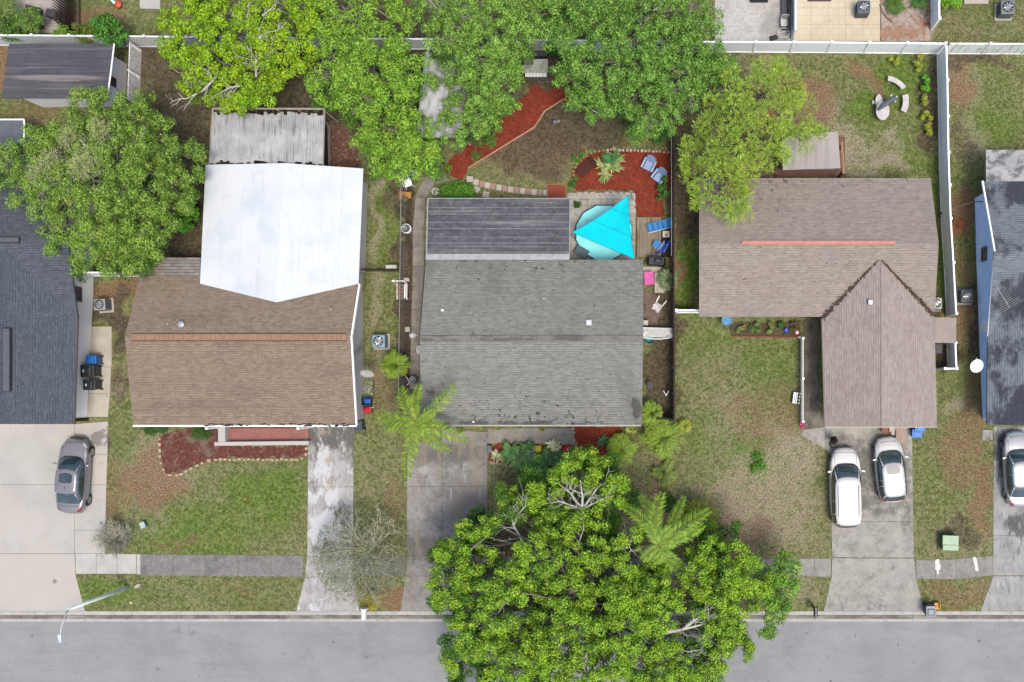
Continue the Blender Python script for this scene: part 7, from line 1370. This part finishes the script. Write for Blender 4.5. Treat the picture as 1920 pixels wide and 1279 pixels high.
m.box((p.x, p.y, .04), (.56, .46, .06)); m.build('body', tm_, t)
smallbox('blue_tub', 'bright blue tub inside the dark teal crate', 'tub', 691, 752, (.36, .32, .3), plain('tub_blue', C(24, 110, 220), .4), z=.08, bevel=.05)
t = thing('toy_wagon', 'red plastic toy wagon just below the dark teal crate', 'toy wagon', W(692, 768)); p = W(692, 768); m = MB(); m.box((p.x, p.y, .28), (.5, .36, .24), R(14)); m.box((p.x, p.y, .38), (.36, .22, .12), R(14)); m.build('body', plain('toy_red', C(206, 30, 50), .4), t, bevel=.05); m = MB(); m.tube([(p.x+.2, p.y+.1, .35), (p.x+.46, p.y+.18, .5)], .015, 5); m.build('handle', whp, t)
for sx in (-.2, .2):
    for sy in (-.16, .16): m = MB(); m.tube([(p.x+sx, p.y+sy-.02, .08), (p.x+sx, p.y+sy+.02, .08)], .08, 10); m.build('wheel', bpy.data.materials['tyre_b'], t)
t = thing('stone_planter', 'low wire-edged planter of white stones along the brown-roofed house wall', 'planter', W(691, 732)); m = MB(); rr = random.Random(9)
for k in range(60): p = W(rr.uniform(683, 698), rr.uniform(716, 744)); m.box((p.x, p.y, .06), (rr.uniform(.08, .2), rr.uniform(.06, .12), .1), rr.uniform(0, 3))
m.build('stones', mk('planter_stones', (C(196, 200, 180), C(150, 160, 130), 5)), t, bevel=.02); m = MB(); m.tube([W(700, 712, .2), W(701, 746, .2)], .03, 4); m.build('wire_edge', plain('edge_green', C(80, 96, 80), .6), t)
bin_('dark blue-grey bin under the front right corner of the brown roof', 679, 797, C(60, 70, 90), R(0), w_=.5, d_=.6, h_=.95)
bin_('blue recycling bin by the right front corner of the pink-grey roof, tucked under the eave', 1719, 800, C(30, 112, 196), R(180), w_=.62, d_=.5, h_=.8); bin_('blue recycling bin fully clear of the pink-grey roof eave', 1715, 812, C(30, 112, 196), R(176), w_=.6, d_=.5, h_=.62)
bin_('dark blue-grey wheelie bin at the kerb beside a small orange toy seat', 1738, 1140, C(58, 68, 88), R(180), w_=.6, d_=.66, h_=1.0, lid=C(84, 98, 120))
t = thing('ride_on_toy', 'small orange-yellow toy seat behind the kerbside wheelie bin', 'toy seat', W(1754, 1134)); p = W(1754, 1134); m = MB(); m.box((p.x, p.y, .22), (.34, .4, .3)); m.box((p.x+.14, p.y, .45), (.06, .36, .24)); m.build('body', plain('toy_orange', C(240, 170, 40), .5), t, bevel=.05); m = MB(); m.box((p.x-.02, p.y, .385), (.14, .2, .03)); m.build('cushion', plain('toy_brown', C(200, 120, 40), .5), t)
smallbox('storage_bin', 'tall black bin under the side awning behind the white nook fence', 'bin', 1752, 655, (.5, .6, .9), plain('black_bin', C(36, 36, 40), .5), z=0)
t = thing('mailbox', 'white post mailbox at the kerb beside the golden bush', 'mailbox', W(692, 1139)); p = W(693, 1138); m = MB(); m.box((p.x, p.y, .5), (.14, .14, 1.0)); m.build('post', whp, t); m = MB(); m.box((p.x, p.y-.18, 1.1), (.26, .62, .18)); m.tube([(p.x, p.y-.49, 1.19), (p.x, p.y+.13, 1.19)], .13, 14); m.build('box', whp, t, bevel=.02); m = MB(); m.box((p.x, p.y+.12, 1.1), (.34, .06, .3)); m.build('collar', whp, t)
t = thing('mailbox', 'black kerbside mailbox between the street tree and the grey driveway', 'mailbox', W(1525, 1134)); p = W(1524, 1136); bk = plain('black_box', C(36, 38, 44), .35); m = MB(); m.box((p.x, p.y, .5), (.12, .12, 1.0)); m.build('post', bk, t); m = MB(); m.box((p.x, p.y-.1, 1.1), (.24, .6, .16)); m.tube([(p.x, p.y-.4, 1.18), (p.x, p.y+.2, 1.18)], .12, 14); m.build('box', bk, t, bevel=.02)
t = thing('utility_box', 'pale green metal transformer box on the right verge lawn', 'utility box', W(1776, 1018)); p = W(1775, 1014); gm = plain('pale_green_metal', C(166, 196, 160), .5); m = MB(); m.box((p.x, p.y, .4), (.92, .92, .8), R(-2)); m.build('cabinet', plain('green_metal', C(70, 120, 76), .5), t, bevel=.02); m = MB(); m.box((p.x, p.y+.17, .83), (.98, .58, .06), R(-2)); m.box((p.x+.01, p.y-.3, .815), (.98, .34, .06), R(-2), rx=R(8)); m.build('lid', gm, t, bevel=.015); m = MB(); m.box((p.x, p.y, .03), (1.2, 1.2, .08)); m.build('pad', plain('util_pad', C(110, 104, 84), .9), t)
t = thing('meter_box', 'small pale box lid set in the grass beside the spiky dead bush', 'meter box', W(272, 984)); p = W(274, 983); m = MB(); m.box((p.x, p.y, .2), (.28, .34, .4), R(25)); m.build('body', plain('meter_green', C(110, 150, 140), .6), t); m = MB(); m.box((p.x, p.y, .42), (.32, .38, .05), R(25)); m.build('lid', plain('meter_lid', C(186, 204, 210), .5), t, bevel=.01)
t = thing('stump', 'grey lumpy stump plug on the verge beside the street lamp foot', 'stump', W(257, 1098)); m = MB(); m.tube([W(254, 1101, .05), W(258, 1098, .12), W(263, 1095, .06)], [.1, .13, .08], 8); m.build('stump', plain('stump_grey', C(200, 194, 184), .9), t)
for i, (x, y, lb) in enumerate([(460, 936, 'small orange-brown leaf litter clump alone on the left front lawn'), (246, 1130, 'cream stone lying on the verge below the street lamp foot')]): m = MB(); m.lathe([(.1, 0), (.09, .06), (.001, .09)], n=7); o = m.build('stone', plain('lawn_stone'+str(i), (C(200, 130, 80), C(216, 206, 160))[i], .9)); o.location = W(x, y); tag(o, lb, 'stone')
# street lamp
t = thing('street_lamp', 'tall concrete street lamp leaning its thin white arm over the road', 'street lamp', W(241, 1101)); b0 = W(241, 1101); top = W(128, 1143, 6.1)
gp = plain('lamp_concrete', (.5, .56, .52), .7); m = MB(); m.tube([(b0.x, b0.y, 0), (b0.x*.5+top.x*.5, b0.y*.5+top.y*.5, 3.0), (top.x, top.y, 6.1)], [.15, .11, .08], 10); m.build('pole', gp, t, smooth=True)
m = MB(); pts = [W(129, 1143, 6.0), W(124, 1150, 6.5), W(119, 1163, 6.8), W(114.5, 1178, 6.95), W(113, 1190, 7.0)]; m.tube(pts, .035, 6); m.build('arm', plain('lamp_arm', C(222, 226, 230), .4), t)
m = MB(); q = W(112, 1195, 7.0); m.box((q.x, q.y, 7.0), (.2, .34, .12), R(5)); m.build('lamp_head', plain('lamp_head', C(216, 234, 240), .3), t, bevel=.03); m = MB(); m.box((q.x, q.y-.24, 6.97), (.18, .16, .08), R(5)); m.build('lens', plain('lamp_lens', C(200, 210, 220), .2), t, bevel=.02)
# brick piles by the garage
t = thing('brick_stack', 'stack of pinkish paving bricks against the pink-grey garage', 'brick stack', W(1687, 812)); bkm = mk('pink_bricks', (C(206, 184, 170), C(184, 158, 144), 4), brick=dict(c1=C(206, 184, 170), c2=C(188, 160, 146), mortar=C(120, 100, 90), w=.22, h=.11, msize=.01), bump=(30, .3)); m = MB(); m.box(W(1687, 814, .25), (.56, .95, .5)); m.box(W(1690, 830, .12), (.4, .3, .2), .4); m.build('bricks', bkm, t)
t = thing('block_stack', 'stack of white blocks and bags just left of the pinkish bricks', 'block stack', W(1672, 806)); m = MB(); m.box(W(1672, 804, .2), (.5, .3, .4), .3); m.box(W(1676, 812, .15), (.4, .3, .3), -.4); m.build('blocks', plain('white_blocks', C(210, 200, 190), .8), t, bevel=.03)
pot('brown terracotta jar between the two cars and the pink-grey garage', 1657, 806, .24, .55, plain('brown_jar', C(150, 104, 78), .8), name='terracotta_jar')
# top strip furniture
t = thing('outdoor_sofa', 'dark bench along the fence of the white paved patio', 'outdoor sofa', W(1473, 24)); m = MB(); m.box(W(1473, 24, .35), (.5, 2.1, .1)); m.build('seat', plain('sofa_dark', C(96, 96, 100), .8), t, bevel=.04); m = MB(); m.box(W(1480, 24, .6), (.14, 2.1, .5)); m.build('backrest', plain('sofa_darker', C(70, 70, 76), .8), t, bevel=.04); m = MB()
for y in (-4, 50): m.box(W(1473, y, .15), (.5, .1, .3))
m.build('base', plain('sofa_base', C(50, 50, 54), .8), t)
def wheel_chair(label, x, y, rz): return put(monobloc(label, plain('patio_white', C(220, 222, 222), .4) if 'patio_white' not in bpy.data.materials else bpy.data.materials['patio_white']), x, y, rz)
wheel_chair('white round-backed chair on the white patio below the dark bench', 1470, 47, R(180))
t = thing('wire_chair', 'thin wire chair with a round frame at the lower end of the white patio', 'wire chair', W(1468, 68)); p = W(1468, 66); m = MB(); m.tube([(p.x+.34*math.cos(2*PI*i/20), p.y+.3*math.sin(2*PI*i/20), .45) for i in range(21)], .015, 4); m.tube([(p.x-.3, p.y, .45), (p.x+.3, p.y+.1, .45)], .012, 4); m.build('seat', whp, t)
for k in range(4): a_ = k*PI/2+.4; m = MB(); m.tube([(p.x+.3*math.cos(a_), p.y+.28*math.sin(a_), .45), (p.x+.36*math.cos(a_), p.y+.34*math.sin(a_), 0)], .014, 4); m.build('leg', plain('wire_dark', C(80, 70, 66), .5) if 'wire_dark' not in bpy.data.materials else bpy.data.materials['wire_dark'], t)
smallbox('black_cushion', 'black cushion on the white patio beside the thin wire chair', 'cushion', 1450, 72, (.5, .3, .16), plain('cushion_black', C(50, 56, 56), .8), rz=R(15), bevel=.06)
smallbox('dark_roof_box', 'dark flat storage chest at the top of the white patio', 'storage chest', 1423, -2, (1.1, .5, .5), plain('chest_dark', C(48, 50, 60), .7))
smallbox('door_mat', 'dark mat at the top edge of the cream patio', 'mat', 1536, -2, (1.5, .36, .04), plain('mat_brown', C(92, 80, 70), .9))
smallbox('terracotta_saucer', 'small brick-red block at the edge of the pink gravel', 'block', 1736, 46, (.36, .24, .1), plain('rust_block', C(160, 84, 60), .8), rz=.2)
m = MB(); m.tube([W(1650, 8, .1), W(1654, 22, .1), W(1662, 32, .1), W(1674, 42, .1)], .03, 5); tag(m.build('garden_hose', plain('hose_brown', C(120, 96, 86), .6), origin=W(1650, 8)), 'thin brown hose curving over the pink gravel', 'hose')
t = thing('garden_lights', 'clump of twiggy dead stalks in the pink gravel by the short white fence', 'dead plant', W(1734, 30)); m = MB(); rr = random.Random(3)
for k in range(14): p = W(1734+rr.gauss(0, 4), 28+rr.gauss(0, 6)); m.tube([p, p+Vector((rr.gauss(0, .2), rr.gauss(0, .2), .5))], .015, 4)
m.build('stalks', plain('stalk_brown', C(110, 92, 80), .8), t)
tag(MB().pxprism([(1808, -30), (1855, -30), (1853, 7), (1808, 7)], 0, .12).build('concrete_step', tan_c), 'pale concrete step at the top of the right lawn', 'step')
tag(MB().pxprism([(262, -40), (300, -40), (300, 17), (262, 16)], 0, .12).build('concrete_step', white_c), 'pale concrete slab behind the leafy ground at the top', 'step')
t = thing('toy_slide', 'orange and white toy slide lying on the leafy ground at the top', 'toy slide', W(218, 8)); p = W(221, 8, .2); m = MB(); m.lathe([(.001, -.12), (.2, -.08), (.26, 0), (.2, .08), (.001, .12)], p, n=14); m.build('seat', plain('toy_tangerine', C(220, 96, 60), .5), t, smooth=True); m = MB(); m.tube([W(207, -2, .3), W(216, 7, .25)], [.06, .1], 8); m.build('handle', whp, t)
for i, (x, y, lb) in enumerate([(61, 22, 'left dark speaker-like box on the pink patio'), (76, 26, 'right dark speaker-like box on the pink patio'), (108, 32, 'dark grill box on the pink patio beside the louvred fence')]): smallbox('patio_box', lb, 'box', x, y, (.32, .5, .5) if i < 2 else (.6, .5, .7), plain('pbox'+str(i), C(70, 66, 72), .6), rz=R(-8))
tag(MB().tube([W(1758, 405), W(1772, 395, .5), W(1800, 386, .9), W(1822, 379, 1.2), W(1843, 378, 1.6)], [.05, .06, .05, .04, .03], 6).build('fallen_branch', BARKB, origin=W(1790, 388)), 'bare fallen branch leaning on the corner of the blue house', 'branch')
shrub('red_bromeliad', 'reddish spiky plant by the white fence opposite the blue wall', 'plant', 1792, 425, 15, .5, (.32, .04), 700, [C(190, 96, 66), C(140, 70, 50), C(120, 110, 60)], 131, spray=True)

# ------------------------------------------------------------------ cars
GL = mk('car_glass', (C(40, 56, 62), C(58, 78, 84), .8), [dict(col=C(104, 130, 138), scale=1.1, lo=.5, hi=.7, amt=.5)], rough=.06, spec=.9, coat=.5)
TY = plain('tyre', C(34, 34, 36), .85); RIM = plain('alloy', C(176, 180, 184), .3, .7); BLKT = plain('black_trim', C(28, 30, 34), .4)
def carpaint(name, c, metal=.2): return mk(name, (tuple(x*.97 for x in c), c, .6), rough=.28, metal=metal, spec=.5, coat=.7)
def car(label, paint, L, Wd, H, belt, hood, trunk, wf, wr, rf, rr_, roofw=.72, sun=None, rails=False, name='parked_car', wagon=False):
    """wf/wr = y of windscreen base / rear glass base, rf/rr_ = y of front and rear roof edges; hood and trunk = deck heights"""
    t = thing(name, label, 'car'); hw = Wd/2; mt = lambda n, *a: bpy.data.materials.get(n) or plain(n, *a)
    NS = 26; ys = [L/2*math.copysign(1-(1-abs(u))**1.7, u) for u in [-1+2*i/NS for i in range(NS+1)]]
    def plan(y): u = min(1, abs(y)/(L/2)); e = 5.0 if y > 0 else 6.0; return hw*(1-.17*u**3)*max(.0, 1-u**(e*1.6))**.3
    def top(y):
        if y > wf-.1: s_ = max(0, (y-wf)/(L/2-wf)); return hood*(1-.2*s_**2.2)
        if y < wr+.1: s_ = max(0, (wr-y)/(L/2+wr)); return trunk*(1-.14*s_**2.5)
        return belt+.03
    def sec(y):
        w_ = max(plan(y), hw*.66); z1 = top(y); zb = min(belt, z1-.07); lo = .25
        u = abs(y)/(L/2); cut = max(0, (u-.93)/.07)**2
        z1 -= .26*cut; zb -= .22*cut; lo += .1*cut
        P = [(w_*.88, lo), (w_*.97, lo+.1), (w_, .52), (w_*.995, .5+(zb-.5)*.55), (w_*.965, zb), (w_*.9, zb+(z1-zb)*.6), (w_*.74, z1-.01), (w_*.4, z1+.01), (0, z1+.02)]
        bw = lambda x: y-math.copysign(1, y)*(.34 if y > 0 else .2)*abs(x/hw)**2.4*max(0, (u-.6)/.4)**1.5
        return [(x, bw(x), z) for x, z in P]+[(-x, bw(x), z) for x, z in P[-2::-1]]
    rows = [sec(y) for y in ys]; m = MB(); n = len(rows[0]); m.v = [p for r_ in rows for p in r_]
    m.f = [(j*n+i, (j+1)*n+i, (j+1)*n+i+1, j*n+i+1) for j in range(len(rows)-1) for i in range(n-1)]
    m.f += [tuple(range(n)), tuple((len(rows)-1)*n+i for i in range(n))[::-1]]
    m.f += [(j*n, j*n+n-1, (j+1)*n+n-1, (j+1)*n) for j in range(len(rows)-1)]
    m.m = [0]*len(m.f); m.build('body', paint, t, smooth=True, sub=1)
    k = 48
    def ring(y0, y1, w_, z, e=4.5, fw=1.0):
        c_, a_ = (y0+y1)/2, (y1-y0)/2; P = []
        for i in range(k):
            an = 2*PI*i/k; cx, sy = math.cos(an), math.sin(an); x = w_*math.copysign(abs(cx)**(2/e), cx); y = c_+a_*math.copysign(abs(sy)**(2/e), sy)
            y += (.10 if y > c_ else -.05)*(1-(x/w_)**2)*abs(sy)**3      # bowed glass
            P.append((x, y, z))
        return P
    zr = H; wb = hw*.93; wt = hw*roofw; R0 = ring(wr, wf, wb, belt-.0); R1 = ring(rr_, rf, wt, zr-.05, 6)
    Rm = [((a_[0]*.5+b_[0]*.5)*1.025, (a_[1]+b_[1])/2, (a_[2]+b_[2])/2+.02) for a_, b_ in zip(R0, R1)]
    m = MB(); m.v = R0+Rm+R1; m.f = [(j*k+i, j*k+(i+1) % k, (j+1)*k+(i+1) % k, (j+1)*k+i) for j in range(2) for i in range(k)]+[tuple(2*k+i for i in range(k))]; m.m = [0]*len(m.f); m.build('windows', GL, t, smooth=True)
    m = MB(); K = 6; Ro = ring(rr_-.03, rf+.03, wt*1.02, zr-.04, 6); c_ = (rr_+rf)/2
    for q in range(K+1): s_ = q/K; m.v += [(x*s_, c_+(y-c_)*s_, zr+.01-.05*s_**4) for x, y, z in Ro]
    m.v += [(x*1.0, y, z-.045) for x, y, z in Ro]
    m.f = [(q*k+i, q*k+(i+1) % k, (q+1)*k+(i+1) % k, (q+1)*k+i) for q in range(K+1) for i in range(k)]; m.m = [0]*len(m.f); m.build('roof', paint, t, smooth=True)
    def rail(i0, r0, zz0=0): a_, b_, c2 = R0[i0 % k], Rm[i0 % k], R1[i0 % k]; return [(a_[0]*1.0, a_[1], a_[2]), (b_[0]*1.01, b_[1], b_[2]), (c2[0]*1.02, c2[1], c2[2]+.005)]
    m = MB()
    for i0 in (7, 17): m.tube(rail(i0, 0), .032, 5)             # A pillars
    for i0 in (-7, -17): m.tube(rail(i0, 0), .05 if wagon else .045, 5)    # rear pillars
    for s_ in (-1, 1):
        ym = (rf+rr_)/2+.05; m.tube([(s_*wb, ym, belt), (s_*(wb+wt)/2*1.005, ym-.02, (belt+zr)/2), (s_*wt*1.02, ym-.04, zr-.05)], .018, 5)
        if wagon: ym = rr_+.62; m.tube([(s_*wb, ym-.05, belt), (s_*(wb+wt)/2*1.0, ym, (belt+zr)/2), (s_*wt*1.02, ym+.03, zr-.05)], .03, 5)
    m.build('pillars', paint, t, smooth=True)
    m = MB(); m.tube([(x*1.005, y, z+.012) for x, y, z in R0]+[R0[0]], .022, 5); m.build('window_trim', mt('trim_dark', C(40, 44, 48), .4), t)
    if sun:
        m = MB(); y0, y1 = sun; m.prism([(x*.62, y) for x, y, z in ring(y0, y1, wt, 0, 9)], zr-.02, zr+.017); m.build('sunroof', GL, t)
    for s_ in (-1, 1):
        if rails: m = MB(); m.tube([(s_*wt*.8, rf-.4, zr-.01), (s_*wt*.81, rf-.5, zr+.05), (s_*wt*.8, rr_+.55, zr+.045), (s_*wt*.79, rr_+.45, zr-.01)], .018, 5); m.build('roof_rail', mt('rail_grey', C(120, 124, 128), .4), t)
        m = MB(); m.box((s_*(hw+.08), wf-.38, belt+.08), (.2, .1, .12), s_*-.25); m.box((s_*(hw-.04), wf-.36, belt+.03), (.12, .05, .04)); m.build('mirror', paint, t, bevel=.03)
        # lamps wrap the corners: strips laid on the body surface
        for nm, y_, mat_, zlo, zhi, cnt in (('headlight', L/2-.22, mt('headlight_glass', C(206, 212, 218), .15), .60, .9, 5), ('tail_light', -L/2+.12, mt('tail_red', C(196, 22, 36), .2), .66, .95, 4)):
            m = MB(); pts = []; sg = 1 if y_ > 0 else -1
            for q in range(cnt):
                yy = y_-sg*(q*.085); S_ = sec(yy); a_, b_ = S_[4], S_[6]; pts.append(((s_*(a_[0]+.012), a_[1], a_[2]-.1), (s_*(a_[0]*1.0+.008), a_[1], a_[2]+.015), (s_*(S_[5][0]+.0), S_[5][1], S_[5][2]+.02), (s_*(b_[0]+.02), b_[1], b_[2]+.018)))
            for q in range(cnt-1):
                for r_ in range(3):
                    if q == cnt-2 and r_ == 2: continue
                    m.add([pts[q][r_], pts[q][r_+1], pts[q+1][r_+1], pts[q+1][r_]], [(0, 1, 2, 3)])
            m.build(nm, mat_, t, smooth=True)
        for yy in (L*.5-.88, -L*.5+.88):
            wp = plan(yy); wh = MB(); wh.tube([(s_*(wp-.25), yy, .33), (s_*(wp+.0), yy, .33)], .33, 24); wo = wh.build('wheel', TY, t)
            r2 = MB(); r2.tube([(s_*(wp-.03), yy, .33), (s_*(wp+.012), yy, .33)], .22, 16); r2.build('rim', RIM, wo, origin=(0, 0, 0))
            ar = MB(); ar.tube([(s_*(wp-.012), yy+.37*math.cos(a_), .34+.37*math.sin(a_)) for a_ in [PI*i/12 for i in range(13)]], .02, 5); ar.build('wheel_arch', BLKT, t)
    m = MB(); z_ = lambda y, f: sec(y)[7][2]
    for s_ in (-1, 1): m.tube([(s_*hw*.7, y, sec(y)[6][2]+.004) for y in (wf+.08, (wf+L/2)/2, L/2-.42)], .009, 4)
    m.tube([(x*hw, L/2-.3-.12*abs(x)**2, sec(L/2-.34)[7][2]+.008) for x in (-.62, -.3, 0, .3, .62)], .009, 4)
    if not wagon: m.tube([(x*hw, wr-.12, trunk+.015) for x in (-.68, 0, .68)], .009, 4)
    m.build('panel_gap', mt('gap_dark', C(70, 72, 76), .6), t)
    m = MB(); m.tube([(-.5, wf+.02, belt+.05), (.05, wf-.02, belt+.09)], .01, 4); m.tube([(.0, wf+.06, belt+.04), (.55, wf-.0, belt+.08)], .01, 4); m.build('wiper', BLKT, t)
    m = MB(); m.box((0, L/2-.03, .5), (Wd*.42, .06, .2)); m.build('grille', BLKT, t, bevel=.02)
    m = MB(); m.box((0, rr_+.3, zr+.03), (.04, .16, .05), taper=.4); m.build('roof_fin', mt('fin_dark', C(90, 94, 98), .4), t)
    return t
put(car('silver-grey sedan with sunroof on the pale driveway at the left edge', carpaint('paint_silver', C(160, 158, 164), .35), 4.75, 1.84, 1.45, .95, .9, .99, 1.12, -1.72, .36, -.98, roofw=.7, sun=(-.35, .15)), 150, 890, R(-3.5))
put(car('white long estate car with roof rails, left of the pair on the grey driveway', carpaint('paint_white', C(240, 240, 240), 0), 5.0, 1.93, 1.72, 1.08, 1.04, .98, 1.42, -2.36, .62, -2.14, roofw=.8, rails=True, wagon=True), 1581, 912, R(1.2))
put(car('small white crossover with sunroof, right of the pair on the grey driveway', carpaint('paint_pearl', C(226, 226, 230), .1), 4.15, 1.82, 1.56, 1.02, .98, 1.0, 1.12, -1.84, .38, -1.52, roofw=.72, sun=(-.15, .25), wagon=True), 1664, 879, R(5.5))
put(car('silver sedan cut off by the right edge on the streaked driveway', carpaint('paint_pale_silver', C(196, 202, 206), .25), 4.75, 1.86, 1.46, .96, .92, 1.0, 1.15, -1.74, .42, -1.0, roofw=.7), 1903, 878, R(3))
